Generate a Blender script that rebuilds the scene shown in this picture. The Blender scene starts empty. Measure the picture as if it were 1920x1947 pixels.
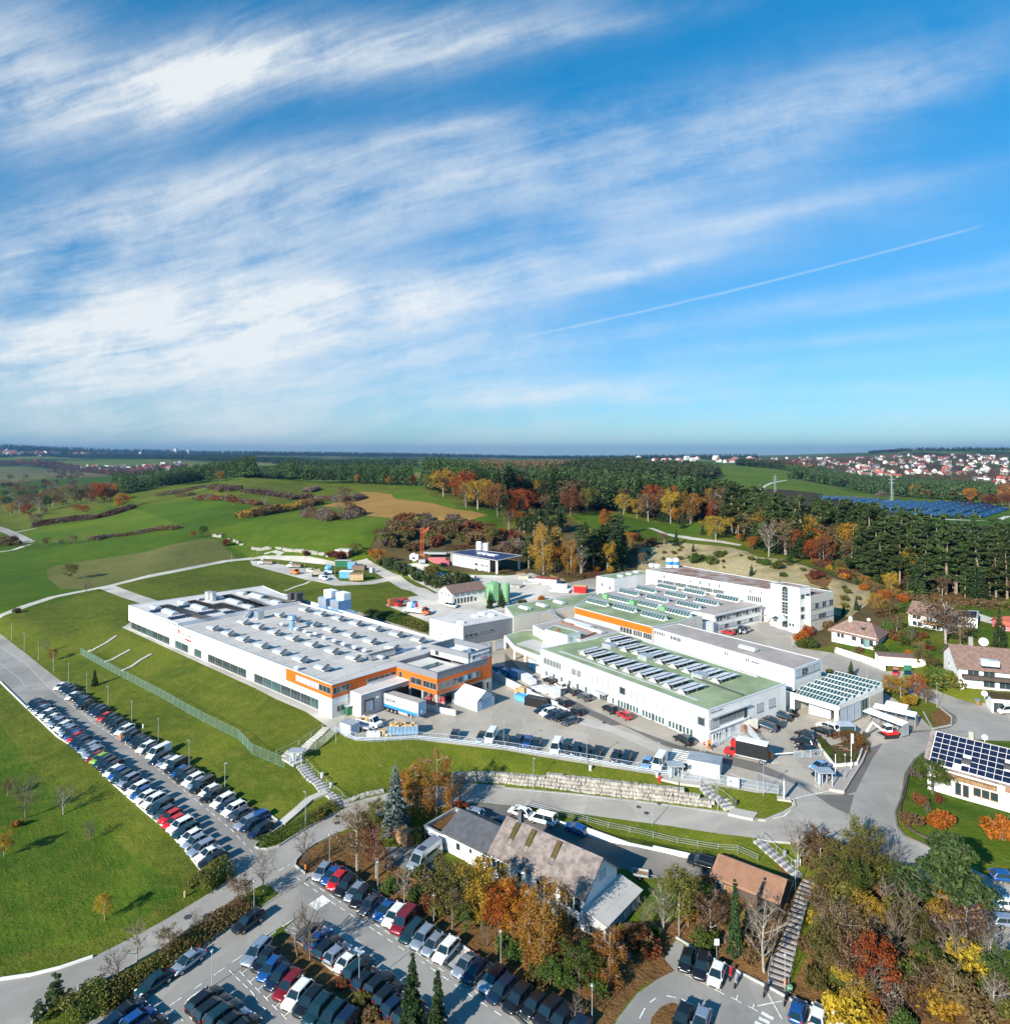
import bpy,bmesh,math,random
import numpy as np
from mathutils import Vector,Matrix
from mathutils.geometry import delaunay_2d_cdt
random.seed(7);RNG=np.random.default_rng(7)
R=math.radians
scn=bpy.context.scene
COL=scn.collection
# ---------------------------------------------------------------- camera (photo pixel frame 1920x1947, horizon row 865)
HC,FPX,CXP,HY=58.0,1280.0,960.0,865.0
cam=bpy.data.cameras.new('Camera');cam.sensor_fit='HORIZONTAL';cam.sensor_width=36
cam.lens=FPX/1920*36;cam.shift_y=-(973.5-HY)/1920
cam.clip_start=1;cam.clip_end=60000
camo=bpy.data.objects.new('Camera',cam);COL.objects.link(camo)
camo.location=(0,0,HC);camo.rotation_euler=(R(90),0,0);scn.camera=camo
# ---------------------------------------------------------------- light
SUN_DIR=Vector((-.643,-.766,0)).normalized();SUN_EL=R(25)
sd=Vector((SUN_DIR.x*math.cos(SUN_EL),SUN_DIR.y*math.cos(SUN_EL),math.sin(SUN_EL)))
sun=bpy.data.lights.new('sun','SUN');sun.energy=5.0;sun.angle=R(.5);sun.color=(1,.93,.80)
suno=bpy.data.objects.new('sun',sun);COL.objects.link(suno)
suno.rotation_euler=sd.to_track_quat('Z','Y').to_euler()
scn.view_settings.view_transform='Standard';scn.view_settings.look='None'
scn.view_settings.exposure=0.92;scn.view_settings.gamma=1;scn.view_settings.use_curve_mapping=False
scn.cycles.use_denoising=True
scn.cycles.max_bounces=5;scn.cycles.diffuse_bounces=2;scn.cycles.glossy_bounces=2;scn.cycles.transparent_max_bounces=6
scn.cycles.volume_bounces=0;scn.cycles.volume_step_rate=4
scn.cycles.use_adaptive_sampling=True;scn.cycles.adaptive_threshold=.02

class NT:
 """small node-tree writer"""
 def __init__(s,tree): s.t=tree;s.t.nodes.clear()
 def n(s,typ,**kw):
  nd=s.t.nodes.new(typ)
  for k,v in kw.items():
   if k == 'i':
    for kk,vv in v.items():
     sk=nd.inputs[kk]
     if isinstance(vv,bpy.types.NodeSocket): s.t.links.new(vv,sk)
     else: sk.default_value=vv
   else: setattr(nd,k,v)
  return nd
 def math(s,op,a,b=0.,c=0.,clamp=False):
  return s.n('ShaderNodeMath',operation=op,use_clamp=clamp,i={0: a,1: b,2: c}).outputs[0]
 def ss(s,v,lo,hi):   # smoothstep
  return s.n('ShaderNodeMapRange',interpolation_type='SMOOTHSTEP',i={'Value': v,'From Min': lo,'From Max': hi}).outputs[0]
 def mix(s,f,a,b,bt='MIX'):
  m=s.n('ShaderNodeMix',data_type='RGBA',blend_type=bt)
  for k,v in ((0,f),(6,a),(7,b)):
   if isinstance(v,bpy.types.NodeSocket): s.t.links.new(v,m.inputs[k])
   else: m.inputs[k].default_value=v
  return m.outputs[2]
 def noise(s,vec,scale,det=3,rough=.55,dist=0.,typ='FBM'):
  return s.n('ShaderNodeTexNoise',i={'Vector': vec,'Scale': scale,'Detail': det,'Roughness': rough,'Distortion': dist}).outputs[0]

def build_world():
 w=bpy.data.worlds.new('World');scn.world=w;w.use_nodes=True
 g=NT(w.node_tree)
 sky=g.n('ShaderNodeTexSky',sky_type='NISHITA',sun_disc=False,sun_elevation=SUN_EL,
              sun_rotation=math.atan2(SUN_DIR.x,SUN_DIR.y),altitude=700,air_density=1.0,dust_density=.4,ozone_density=3.0)
 co=g.n('ShaderNodeTexCoord').outputs['Generated']
 sp=g.n('ShaderNodeSeparateXYZ',i={0: co})
 X,Y,Z=sp.outputs
 yy=g.math('MAXIMUM',Y,.05)
 U=g.math('DIVIDE',X,yy);V=g.math('DIVIDE',Z,yy)
 V=g.math('MINIMUM',V,6.)
 # true sky colour: nishita deepened (clear polarised autumn blue), paler toward the horizon
 el=g.ss(Z,.0,.62)
 tint=g.mix(el,(.70,1.10,1.30,1),(.0,1.58,2.02,1))
 base=g.mix(1.,sky.outputs[0],tint,'MULTIPLY')
 # cirrus: fibres combed along a direction that tilts with azimuth
 cx,cy=-2.4,-.22          # far vanishing point of the streaks (direction tangent units)
 dx=g.math('SUBTRACT',U,cx);dy=g.math('SUBTRACT',V,cy)
 r=g.math('SQRT',g.math('ADD',g.math('MULTIPLY',dx,dx),g.math('MULTIPLY',dy,dy)))
 th=g.math('ARCTAN2',dy,dx)
 lr=g.math('LOGARITHM',g.math('MAXIMUM',r,.02),2.718)
 def fib(a,b,off,sc,det,rough,dist):
  v=g.n('ShaderNodeCombineXYZ',i={0: g.math('MULTIPLY',lr,a),1: g.math('MULTIPLY',th,b),2: off}).outputs[0]
  return g.noise(v,sc,det,rough,dist)
 uv=g.n('ShaderNodeCombineXYZ',i={0: U,1: V,2: 3.3}).outputs[0]
 warp=g.noise(uv,1.6,3,.5)
 th=g.math('ADD',th,g.math('MULTIPLY',g.math('SUBTRACT',warp,.5),.055))
 f1=fib(3.2,9.0,1.7,1.5,9,.62,.15)
 f2=fib(8.0,64.,9.1,1.2,7,.65,.25)
 f3=g.noise(uv,8.,10,.72,.3)
 fibre=g.math('ADD',g.math('MULTIPLY',f1,.46),g.math('ADD',g.math('MULTIPLY',f2,.28),g.math('MULTIPLY',f3,.26)))
 def blob(px,py,rx,ry,ang,amp):
  u0=(px-CXP)/FPX;v0=(HY-py)/FPX
  c,s_=math.cos(R(ang)),math.sin(R(ang))
  a=g.math('SUBTRACT',U,u0);b=g.math('SUBTRACT',V,v0)
  p=g.math('MULTIPLY',g.math('ADD',g.math('MULTIPLY',a,c),g.math('MULTIPLY',b,s_)),FPX/rx)
  q=g.math('MULTIPLY',g.math('SUBTRACT',g.math('MULTIPLY',b,c),g.math('MULTIPLY',a,s_)),FPX/ry)
  d=g.math('ADD',g.math('MULTIPLY',p,p),g.math('MULTIPLY',q,q))
  return g.math('MULTIPLY',g.math('EXPONENT',g.math('MULTIPLY',d,-1.)),amp)
 tot=None
 for bb in ((330,600,480,95,3,.98),(150,710,620,85,0,.92),(640,590,420,60,8,.7),(200,440,620,90,12,.8),
               (800,380,560,70,17,.62),(1350,300,480,90,22,.62),(1250,480,520,60,12,.30),(600,110,460,60,9,1.0),(330,150,230,80,22,.9),
               (20,130,140,140,20,.9),(1000,70,260,22,9,.45),(1750,150,260,40,16,.35),(1200,520,150,14,14,.55),
               (1020,745,260,26,2,.75),(880,240,130,18,8,.4),(1500,400,320,26,12,.30),(1500,580,620,20,10,.32),
               (1000,820,1600,60,0,.66),(1500,700,700,18,6,.26),(360,190,90,40,30,.5),(1230,760,150,10,3,.3),(950,670,420,60,4,.42),
               (500,330,500,50,10,.35),(1650,640,420,14,5,.3),(1500,745,520,16,2,.34),(1780,560,260,12,9,.3)):
  o=blob(*bb);tot=o if tot is None else g.math('ADD',tot,o)
 dens=g.math('MULTIPLY',g.math('ADD',tot,.02),g.ss(fibre,.30,.68))
 dens=g.math('ADD',dens,g.math('MULTIPLY',g.ss(fibre,.52,.80),.10))
 # one long contrail
 a0,b0,a1,b1=(930-CXP)/FPX,(HY-655)/FPX,(1905-CXP)/FPX,(HY-418)/FPX
 L=math.hypot(a1-a0,b1-b0);ca,sa=(a1-a0)/L,(b1-b0)/L
 p=g.math('ADD',g.math('MULTIPLY',g.math('SUBTRACT',U,a0),ca),g.math('MULTIPLY',g.math('SUBTRACT',V,b0),sa))
 q=g.math('SUBTRACT',g.math('MULTIPLY',g.math('SUBTRACT',V,b0),ca),g.math('MULTIPLY',g.math('SUBTRACT',U,a0),sa))
 bow=g.math('MULTIPLY',g.math('MULTIPLY',g.math('SUBTRACT',p,0.),g.math('SUBTRACT',p,L)),-.045)
 q=g.math('ABSOLUTE',g.math('ADD',g.math('ADD',q,bow),g.math('MULTIPLY',g.math('SUBTRACT',f3,.5),.004)))
 line=g.math('SUBTRACT',1.,g.ss(q,.0,.0032))
 line=g.math('MULTIPLY',line,g.math('MULTIPLY',g.ss(p,0.,.12),g.math('SUBTRACT',1.,g.ss(p,L-.1,L))))
 dens=g.math('ADD',dens,g.math('MULTIPLY',line,g.math('ADD',.02,g.math('MULTIPLY',f3,.42))))
 dens=g.math('MINIMUM',g.math('MULTIPLY',dens,.90),.88,clamp=True)
 front=g.ss(Y,.0,.25)
 dens=g.math('MULTIPLY',dens,g.math('MAXIMUM',front,.25))
 col=g.mix(dens,base,(9.7,10.0,9.9,1))
 g.n('ShaderNodeOutputWorld',i={0: g.n('ShaderNodeBackground',i={0: col,1: .052}).outputs[0]})
build_world()

# ---------------------------------------------------------------- photo tiles -> photo pixels
TS=1905/480
TY={'A': 820,'B': 1100,'C': 1370,'D': 1647}
def P(s):
 """'B1 10,20 30,40 S 100,200' -> list of photo pixels (S = whole photo, otherwise a 480 px tile)"""
 out=[];t='S'
 for w in s.split():
  if ',' not in w: t=w;continue
  x,y=map(float,w.split(','))
  out.append((x,y) if t == 'S' else ((int(t[1])-1)*480+x/TS,TY[t[0]]+y/TS))
 return out
def at(px,py,z):
 Y=FPX*(HC-z)/(py-HY)
 return Vector(((px-CXP)/FPX*Y,Y,z))
# ---------------------------------------------------------------- terrain: control lines in (azimuth tangent, log distance)
CP=[];CE=[]
def cz(s,*zs,line=True):        # points with height
 pts=P(s);zs=list(zs)+[zs[-1]]*(len(pts)-len(zs));i0=len(CP)
 for (x,y),z in zip(pts,zs):
  Y=FPX*(HC-z)/(y-HY);CP.append(((x-CXP)/FPX,math.log(Y),z))
 if line: CE.extend((i,i+1) for i in range(i0,len(CP)-1))
def cy(*t):                       # (px, py, distance)
 for x,y,Y in t: CP.append(((x-CXP)/FPX,math.log(Y),HC-Y*(y-HY)/FPX))
# factory plateau edge
cz('B1 925,376 1905,825 B2 180,920 400,1010 C2 560,50 640,100 780,158 1230,150 1905,230 C3 400,300 1100,410 1500,480 1905,550 C4 150,550',0.)
cz('B1 610,575 1400,980 C1 1905,270 C2 240,360',-2.5)
cz('B1 -600,0 0,415 480,792 1000,1115 C1 1290,236 1640,476 1870,656 C2 80,684 235,792',-3.,-4.,-4.,-4.,-4.4,-4.6,-4.8,-4.8)
cz('B1 -500,370 0,785 430,1195 C1 850,478 1250,818 1525,1150',-3.5,-4.,-4.2,-4.6,-5.0,-5.4)
cz('C1 -600,100 300,600 900,1000',-5.,-6.,-6.2)
cz('D1 -300,1010 0,880 460,790 1000,560 1500,275',-6.6,-6.6,-6.4,-6.2,-5.8)
cz('D1 -100,1191 240,1191 830,850 1440,480 1870,215',-6.8,-6.6,-6.4,-6.1,-5.9)
cz('C2 110,985 400,830 640,690 1000,568 1600,478 C3 0,505 500,550 1000,605 1300,645 1690,700 C4 0,765 200,710 290,650 240,580',-5.4,-5.,-4.7,-4.2,-3.6,-3.3,-3.,-2.6,-2.2,-1.6,-1.1,-.9,-.7,-.3)
cz('C2 400,990 640,860 900,745 1400,640 C3 0,645 430,690 1250,805 1670,865 C4 0,905 480,880',-5.4,-5.1,-4.7,-4.2,-3.9,-3.6,-2.9,-2.2,-1.6,-1.2)
cz('C3 190,690 400,752 620,800 940,872 1300,945 1610,1000',-3.9,-3.6,-3.2,-2.9,-2.7,-2.7)   # top of the white retaining wall
cz('C3 200,712 400,790 620,866 940,938 1300,1016 1610,1072',-4.,-4.6,-4.6,-4.6,-4.6,-4.6)
cz('C3 -300,900 500,1191 D3 900,60 1380,90',-4.6,-4.8,-4.8,-4.8)
cz('D2 1300,0 D3 0,200 700,430 1000,330 1500,200',-5.2,-5.6,-5.8,-5.4,-5.2)
cz('C2 600,1110 D2 850,150 1250,400 1750,730 D3 210,970 600,1260',-5.6,-6.,-6.,-6.,-6.,-6.)
cz('D2 -60,380 300,480 1300,1300',-6.,line=False)
cz('D1 1290,750 500,1300',-6.2)
cz('D3 1000,950 1230,650 1700,780 D4 0,890 600,1160',-6.)
cz('D4 420,80 330,450 100,950',-3.9,-5.,-6.)
cz('C4 480,900 1000,1120 D4 1250,150 1905,760',-1.2,-1.3,-1.4,-1.6)
cz('C4 700,700 1040,700 1300,230 1900,160',-.5,-.6,-.2,0.)
cz('C4 1370,1000 D4 2200,300',-1.2,-1.2);cz('C4 1500,500 1905,700',-.2)
cz('B4 480,650 960,710 1290,830 1700,980 2300,1100',0.)
cz('B4 300,450 560,500 970,640 1180,640',.8,1.4,1.6,1.6)
cz('B4 560,440 900,520 1250,520 1500,800 2000,860',3.,3.,4.,3.,3.)
cz('B4 1050,370 1500,400 1700,360 2000,420',5.,5.,5.5,5.5)
cz('B4 1050,140 1400,130 2000,250',5.5,6.,6.5)
cz('A3 700,1200 1100,1050 B4 400,290 700,280',1.,1.,1.,3.)
cz('A4 850,1185 560,1100 200,960 A3 1700,880 1250,840 1000,880',6.,9.,10.,9.,8.,7.)
cz('B1 0,300 640,105 A1 1050,1125 1905,970 A2 640,1010 870,1000',-1.,0.,.5,1.5,2.,2.)
cz('A2 -20,1010 620,1170 1000,1120 B2 0,50 700,300',.8,.8,1.,0.,0.)
cz('A2 1150,960 1905,1090 A3 200,1070 450,1150 B2 1905,240 1330,330',3.,3.,3.,2.,0.,0.)
cz('S 790,1078 850,1088 930,1101 1000,1092',2.);cz('S 845,1070 940,1068 1005,1072',2.8)
cz('B4 60,330 300,400',3.);cz('B3 1640,425 1900,440',3.)
cy((0,1052,400),(60,1010,520),(-300,1052,400))
cz('S 0,985 0,940 0,905 -500,985 -500,905',-5.,-9.,-12.,-5.,-10.,line=False)
cz('S 130,940 200,910 330,900 120,895',-4.,-8.,-6.,-14.,line=False)
cy((250,1000,480),(400,985,480),(480,907,740),(240,941,740),(640,917,750),(795,926,660),(330,925,760),(560,960,560))
cy((900,975,430),(740,985,430),(600,1058,350),(800,1035,330),(700,1010,380),(550,1000,430))
cy((1000,1010,400),(1150,1015,400),(1150,975,480),(1350,1005,400),(1400,1045,330),(1270,970,520))
cy((1560,1080,300),(1750,1110,275),(1950,1110,275),(1600,1010,420),(1750,1010,450),(1950,1000,480))
cy((1850,990,560),(1550,948,740),(1900,950,760),(1500,900,1300),(1480,887,1700),(1420,925,900),(1290,950,750),(1280,884,1700))
cz('S 1900,925 1600,915 1900,900 1700,925 2300,925 2300,900',-8.,-8.,-10.,-8.,-8.,-10.,line=False)
cy((1560,882,2700),(1900,880,3200),(1750,880,3200),(1750,855,4700),(1600,868,4700),(1900,852,5200),(2300,852,5200),(2300,880,3200))
cy((1450,870,4800),(1150,888,1500),(1050,897,1100),(850,905,900),(1000,880,3500),(1000,872,6500),(700,878,3000),(800,872,5500),(1200,872,5500))
cy((470,862,8500),(700,863,9500),(960,867,11000),(1200,867.5,11000),(1450,866,9000),(0,848,8000),(200,856,8000),(330,861,9000),(-400,848,8000),(2300,850,8000),(1750,857,8000))
cy((100,880,3600),(330,878,3300),(-400,880,3600),(200,868,5500),(500,872,4500))
for u in (-2.3,-1.4,-.7,0,.7,1.4,2.3):
 CP.append((u,math.log(16000),20.));CP.append((u,math.log(38),-6.5));CP.append((u,math.log(20000),-60.))
for u,z in ((-2.3,-6.),(2.3,-3.)):
 for Y in (100,160): CP.append((u,math.log(Y),z))
for Y in (300,600,1500): CP.append((-2.3,math.log(Y),0.));CP.append((2.3,math.log(Y),8.))
UMAX,NU,L0,L1,NL=2.2,881,math.log(40),math.log(19500),1000
def build_height():
 pts=[Vector((a,b*.5)) for a,b,_ in CP]
 vo,eo,fo,vor,eor,fr=delaunay_2d_cdt(pts,CE,[],0,1e-6,True)
 z=[]
 for i,o in enumerate(vor):
  if o: z.append(CP[o[0]][2])
  else:                          # crossing point of two control lines: nearest control heights
   ds=sorted((((c[0]-vo[i][0]) ** 2+(c[1]*.5-vo[i][1]) ** 2),c[2]) for c in CP)[:3]
   z.append(sum(zz/(d+1e-9) for d,zz in ds)/sum(1/(d+1e-9) for d,zz in ds))
 us=np.linspace(-UMAX,UMAX,NU);ls=np.linspace(L0,L1,NL)
 H=np.full((NL,NU),np.nan)
 for f in fo:
  a,b,c=(vo[k] for k in f);za,zb,zc=(z[k] for k in f)
  u0,u1=min(a[0],b[0],c[0]),max(a[0],b[0],c[0]);l0,l1=2*min(a[1],b[1],c[1]),2*max(a[1],b[1],c[1])
  i0,i1=np.searchsorted(us,u0-1e-6),np.searchsorted(us,u1+1e-6);j0,j1=np.searchsorted(ls,l0-1e-6),np.searchsorted(ls,l1+1e-6)
  if i1 <= i0 or j1 <= j0: continue
  UU,LL=np.meshgrid(us[i0:i1],ls[j0:j1]*.5)
  det=(b[1]-c[1])*(a[0]-c[0])+(c[0]-b[0])*(a[1]-c[1])
  if abs(det)<1e-14: continue
  w0=((b[1]-c[1])*(UU-c[0])+(c[0]-b[0])*(LL-c[1]))/det
  w1=((c[1]-a[1])*(UU-c[0])+(a[0]-c[0])*(LL-c[1]))/det
  w2=1-w0-w1;m=(w0>-1e-6) & (w1>-1e-6) & (w2>-1e-6)
  S=H[j0:j1,i0:i1];S[m]=(w0*za+w1*zb+w2*zc)[m]
 for ax in (0,1):                  # fill anything left
  for _ in range(60):
   nan=np.isnan(H)
   if not nan.any(): break
   for sh in (1,-1):
    Rl=np.roll(H,sh,ax);mm=np.isnan(H) & ~np.isnan(Rl);H[mm]=Rl[mm]
 H[np.isnan(H)]=0
 for _ in range(3):                 # soften the creases
  K=np.pad(H,1,mode='edge')
  H=(K[1:-1,1:-1]*2+K[:-2,1:-1]+K[2:,1:-1]+K[1:-1,:-2]+K[1:-1,2:])/6
 return H
HG=build_height()
def hz(X,Y):
 Ys=np.maximum(np.asarray(Y,float),41.);u=np.clip(np.asarray(X,float)/Ys,-UMAX,UMAX)
 a=(u+UMAX)/(2*UMAX)*(NU-1);b=np.clip((np.log(Ys)-L0)/(L1-L0)*(NL-1),0,NL-1.001)
 i=np.minimum(a.astype(int),NU-2);j=b.astype(int);fa=a-i;fb=b-j
 return (HG[j,i]*(1-fa)+HG[j,i+1]*fa)*(1-fb)+(HG[j+1,i]*(1-fa)+HG[j+1,i+1]*fa)*fb
def h(X,Y): return float(hz(X,Y))
LSAMP=np.linspace(L0,L1,3000);YS=np.exp(LSAMP)
def G(px,py,dz=0.):
 """the ground point seen at a photo pixel"""
 u=(px-CXP)/FPX;zr=HC-YS*(py-HY)/FPX;zt=hz(u*YS,YS)+dz
 k=np.nonzero(zr <= zt)[0];k=int(k[0]) if len(k) else len(YS)-1
 if k == 0: Y=YS[0] if py <= HY else min(YS[0],FPX*(HC-zt[0])/(py-HY))
 else:
  d0=zr[k-1]-zt[k-1];d1=zr[k]-zt[k];t=d0/(d0-d1+1e-12);Y=YS[k-1]+(YS[k]-YS[k-1])*t
 return Vector((u*Y,Y,h(u*Y,Y)))
def GP(s): return [G(x,y) for x,y in P(s)]
def pix(v): return (CXP+FPX*v[0]/v[1],HY+FPX*(HC-v[2])/v[1])
# ---------------------------------------------------------------- materials
MATS={}
def newmat(name):
 m=bpy.data.materials.new(name);m.use_nodes=True;g=NT(m.node_tree)
 b=g.n('ShaderNodeBsdfPrincipled');o=g.n('ShaderNodeOutputMaterial',i={0: b.outputs[0]})
 MATS[name]=m
 return m,g,b,o
def c4(c): return (c[0],c[1],c[2],1)
def mat(name,c,rough=.7,metal=0.,var=.12,sc=.5,c2=None,bump=0.,objvar=0.,spec=.35,det=4,coat=0.,joint=None):
 """plain surface with soft worn variation; c2: second tone in patches"""
 if name in MATS: return MATS[name]
 m,g,b,o=newmat(name)
 co=g.n('ShaderNodeTexCoord').outputs['Object']
 n=g.noise(co,sc,det,.6)
 f=g.ss(n,.35,.65)
 lo=tuple(x*(1-var) for x in c);hi=tuple(min(1,x*(1+var*.6)) for x in c)
 col=g.mix(f,c4(c2 if c2 else lo),c4(hi))
 fine=g.noise(co,sc*9,3,.6)
 col=g.mix(g.math('MULTIPLY',g.ss(fine,.5,.75),.35 if var>0 else 0.),col,c4(tuple(x*(1-var) for x in c)))
 if joint:      # panel or membrane joints and rain streaks
  s3=g.n('ShaderNodeSeparateXYZ',i={0: co}).outputs;u_=g.math('ADD',g.math('MULTIPLY',s3[0],.755),g.math('MULTIPLY',s3[1],-.656));v_=s3[2] if joint[2] else g.math('ADD',g.math('MULTIPLY',s3[0],.70),g.math('MULTIPLY',s3[1],.714))
  for w_,p_ in ((u_,joint[0]),(v_,joint[1])):
   fr=g.math('FRACT',g.math('DIVIDE',w_,p_));col=g.mix(g.math('MULTIPLY',g.math('LESS_THAN',fr,.07/p_),.30 if joint[2] else .42),col,c4(tuple(x*.45 for x in c)))
  st=g.noise(g.n('ShaderNodeMapping',i={0: co,'Scale': (1.6,1.6,.12 if joint[2] else 1.)}).outputs[0],.9 if joint[2] else .14,4,.6);col=g.mix(g.math('MULTIPLY',g.ss(st,.5,.75),.14 if joint[2] else .4),col,c4((c[0]*.6,c[1]*.58,c[2]*.52)))
 if objvar:
  rnd=g.n('ShaderNodeObjectInfo').outputs['Random']
  col=g.n('ShaderNodeHueSaturation',i={'Hue': .5,'Saturation': 1.,'Value': g.math('MULTIPLY_ADD',rnd,objvar*2,1-objvar),'Fac': 1.,'Color': col}).outputs[0]
 g.t.links.new(col,b.inputs['Base Color'])
 b.inputs['Roughness'].default_value=rough;b.inputs['Metallic'].default_value=metal
 b.inputs['Specular IOR Level'].default_value=spec;b.inputs['Coat Weight'].default_value=coat;b.inputs['Coat Roughness'].default_value=.05
 if bump:
  bp=g.n('ShaderNodeBump',i={'Strength': bump,'Distance': .1,'Height': fine});g.t.links.new(bp.outputs[0],b.inputs['Normal'])
 return m
def grassmat(name,cols,sc=.02,fleck=None,stripes=None,streak=0.):
 """ground cover: broad patches, mid clumps and fine tufts; optional mowing or drilling lines"""
 m,g,b,o=newmat(name)
 co=g.n('ShaderNodeTexCoord').outputs['Object']
 n1=g.noise(co,sc,5,.6,1.0);n2=g.noise(co,sc*12,4,.65);n3=g.noise(co,2.6,3,.7)
 col=g.mix(g.ss(n1,.34,.64),c4(cols[0]),c4(cols[1]))
 col=g.mix(g.math('MULTIPLY',g.ss(n2,.42,.72),.55),col,c4(cols[2]))
 if stripes:
  ang,wl,amt=stripes
  mp=g.n('ShaderNodeMapping',i={0: co,'Rotation': (0,0,R(ang))}).outputs[0]
  wv=g.n('ShaderNodeTexWave',i={'Vector': mp,'Scale': 1/wl,'Distortion': 1.2,'Detail': 2.,'Detail Scale': .4}).outputs[1]
  col=g.mix(g.math('MULTIPLY',wv,amt),col,c4(tuple(x*.62 for x in cols[0])))
 if fleck: col=g.mix(g.math('MULTIPLY',g.ss(g.noise(co,.55,5,.8),.56,.72),.7),col,c4(fleck))
 col=g.mix(g.math('MULTIPLY',g.ss(n3,.45,.8),.42),col,c4(tuple(x*.45 for x in cols[1])))
 g.t.links.new(col,b.inputs['Base Color']);b.inputs['Roughness'].default_value=.9;b.inputs['Specular IOR Level'].default_value=.1
 bp=g.n('ShaderNodeBump',i={'Strength': .6,'Distance': .35,'Height': g.math('ADD',n3,g.math('MULTIPLY',n2,2.))});g.t.links.new(bp.outputs[0],b.inputs['Normal'])
 return m
def pavemat(name,c,patch=.5,cracks=True,stain=(.1,.1,.1)):
 m,g,b,o=newmat(name)
 co=g.n('ShaderNodeTexCoord').outputs['Object']
 n1=g.noise(co,.05,5,.6,.6);n2=g.noise(co,.7,5,.7);n3=g.noise(co,14.,2,.6)
 col=g.mix(g.ss(n1,.3,.7),c4(tuple(x*.74 for x in c)),c4(tuple(x*1.14 for x in c)))
 pv=g.n('ShaderNodeTexVoronoi',distance='CHEBYCHEV',i={'Vector': g.n('ShaderNodeMapping',i={0: co,'Rotation': (0,0,.7),'Scale': (1.,.35,0)}).outputs[0],'Scale': .16}).outputs[1]
 col=g.mix(g.math('MULTIPLY',g.ss(g.n('ShaderNodeSeparateColor',i={0: pv}).outputs[0],.72,.76),.30),col,c4(tuple(x*.60 for x in c)))
 tm=g.noise(g.n('ShaderNodeMapping',i={0: co,'Rotation': (0,0,.72),'Scale': (.04,.9,0)}).outputs[0],1.,3,.5)
 col=g.mix(g.math('MULTIPLY',g.ss(tm,.55,.72),.22),col,c4(tuple(x*.6 for x in c)))
 col=g.mix(g.math('MULTIPLY',g.ss(n2,.5,.72),patch),col,c4(tuple(x*.72 for x in c)))
 col=g.mix(g.math('MULTIPLY',n3,.25),col,c4(tuple(x*.6 for x in c)))
 if cracks:
  v=g.n('ShaderNodeTexVoronoi',feature='DISTANCE_TO_EDGE',i={'Vector': g.n('ShaderNodeMix',data_type='VECTOR',i={0: .12,4: co,5: g.n('ShaderNodeTexNoise',i={'Vector': co,'Scale': .5}).outputs[1]}).outputs[1],'Scale': .12}).outputs[0]
  cr=g.math('SUBTRACT',1.,g.ss(v,0.,.012));cr=g.math('MULTIPLY',cr,g.ss(n1,.55,.65))
  col=g.mix(g.math('MULTIPLY',cr,.22),col,c4(stain))
 sp=g.ss(g.noise(co,.16,3,.5),.64,.74)
 col=g.mix(g.math('MULTIPLY',sp,.35),col,c4(stain))
 g.t.links.new(col,b.inputs['Base Color']);b.inputs['Roughness'].default_value=.85;b.inputs['Specular IOR Level'].default_value=.25
 return m
def farmat():
 """distant countryside: patchwork of meadows, stubble and ploughland"""
 m,g,b,o=newmat('far_fields')
 co=g.n('ShaderNodeTexCoord').outputs['Object']
 mp=g.n('ShaderNodeMapping',i={0: co,'Rotation': (0,0,R(24)),'Scale': (1.,.45,0)}).outputs[0]
 wob=g.n('ShaderNodeMix',data_type='VECTOR',i={0: .0005,4: mp,5: g.n('ShaderNodeTexNoise',i={'Vector': co,'Scale': .004}).outputs[1]}).outputs[1]
 v=g.n('ShaderNodeTexVoronoi',i={'Vector': wob,'Scale': .0042,'Randomness': .9})
 s=g.n('ShaderNodeSeparateColor',i={0: v.outputs[1]}).outputs
 r=g.n('ShaderNodeValToRGB',i={0: s[0]});r.color_ramp.interpolation='CONSTANT'
 el=r.color_ramp.elements;el[0].color=(.055,.11,.018,1);el[1].position=.85;el[1].color=(.14,.10,.055,1)
 for p_,c in ((.25,(.10,.15,.03)),(.5,(.16,.17,.06)),(.62,(.045,.10,.015)),(.75,(.03,.045,.015))):
  e=el.new(p_);e.color=c4(c)
 n2=g.noise(co,.03,5,.7)
 col=g.mix(g.math('MULTIPLY',g.ss(n2,.4,.7),.5),r.outputs[0],(.05,.06,.02,1))
 g.t.links.new(col,b.inputs['Base Color']);b.inputs['Roughness'].default_value=1.;b.inputs['Specular IOR Level'].default_value=0.
 return m
def leafmat(name,cols,trans=.25,rough=.6):
 """foliage: tone changes leaf clump by leaf clump and tree by tree"""
 m,g,b,o=newmat(name)
 co=g.n('ShaderNodeTexCoord').outputs['Object'];rnd=g.n('ShaderNodeObjectInfo').outputs['Random']
 off=g.n('ShaderNodeVectorMath',operation='ADD',i={0: co,1: g.n('ShaderNodeCombineXYZ',i={0: g.math('MULTIPLY',rnd,57.),1: 3.,2: 1.}).outputs[0]}).outputs[0]
 n=g.noise(off,.55,4,.7);n2=g.noise(off,4.,2,.6)
 col=g.mix(g.ss(n,.36,.62),c4(cols[0]),c4(cols[1]))
 col=g.mix(g.math('MULTIPLY',g.ss(n2,.45,.7),.6),col,c4(cols[2]))
 col=g.n('ShaderNodeHueSaturation',i={'Hue': g.math('MULTIPLY_ADD',rnd,.04,.48),'Saturation': 1.,'Value': g.math('MULTIPLY_ADD',rnd,.55,.72),'Fac': 1.,'Color': col}).outputs[0]
 g.t.links.new(col,b.inputs['Base Color']);b.inputs['Roughness'].default_value=rough;b.inputs['Specular IOR Level'].default_value=.2
 if trans:
  t=g.n('ShaderNodeBsdfTranslucent',i={0: col});mx=g.n('ShaderNodeMixShader',i={0: trans,1: b.outputs[0],2: t.outputs[0]})
  g.t.links.new(mx.outputs[0],o.inputs[0])
 return m
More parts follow.
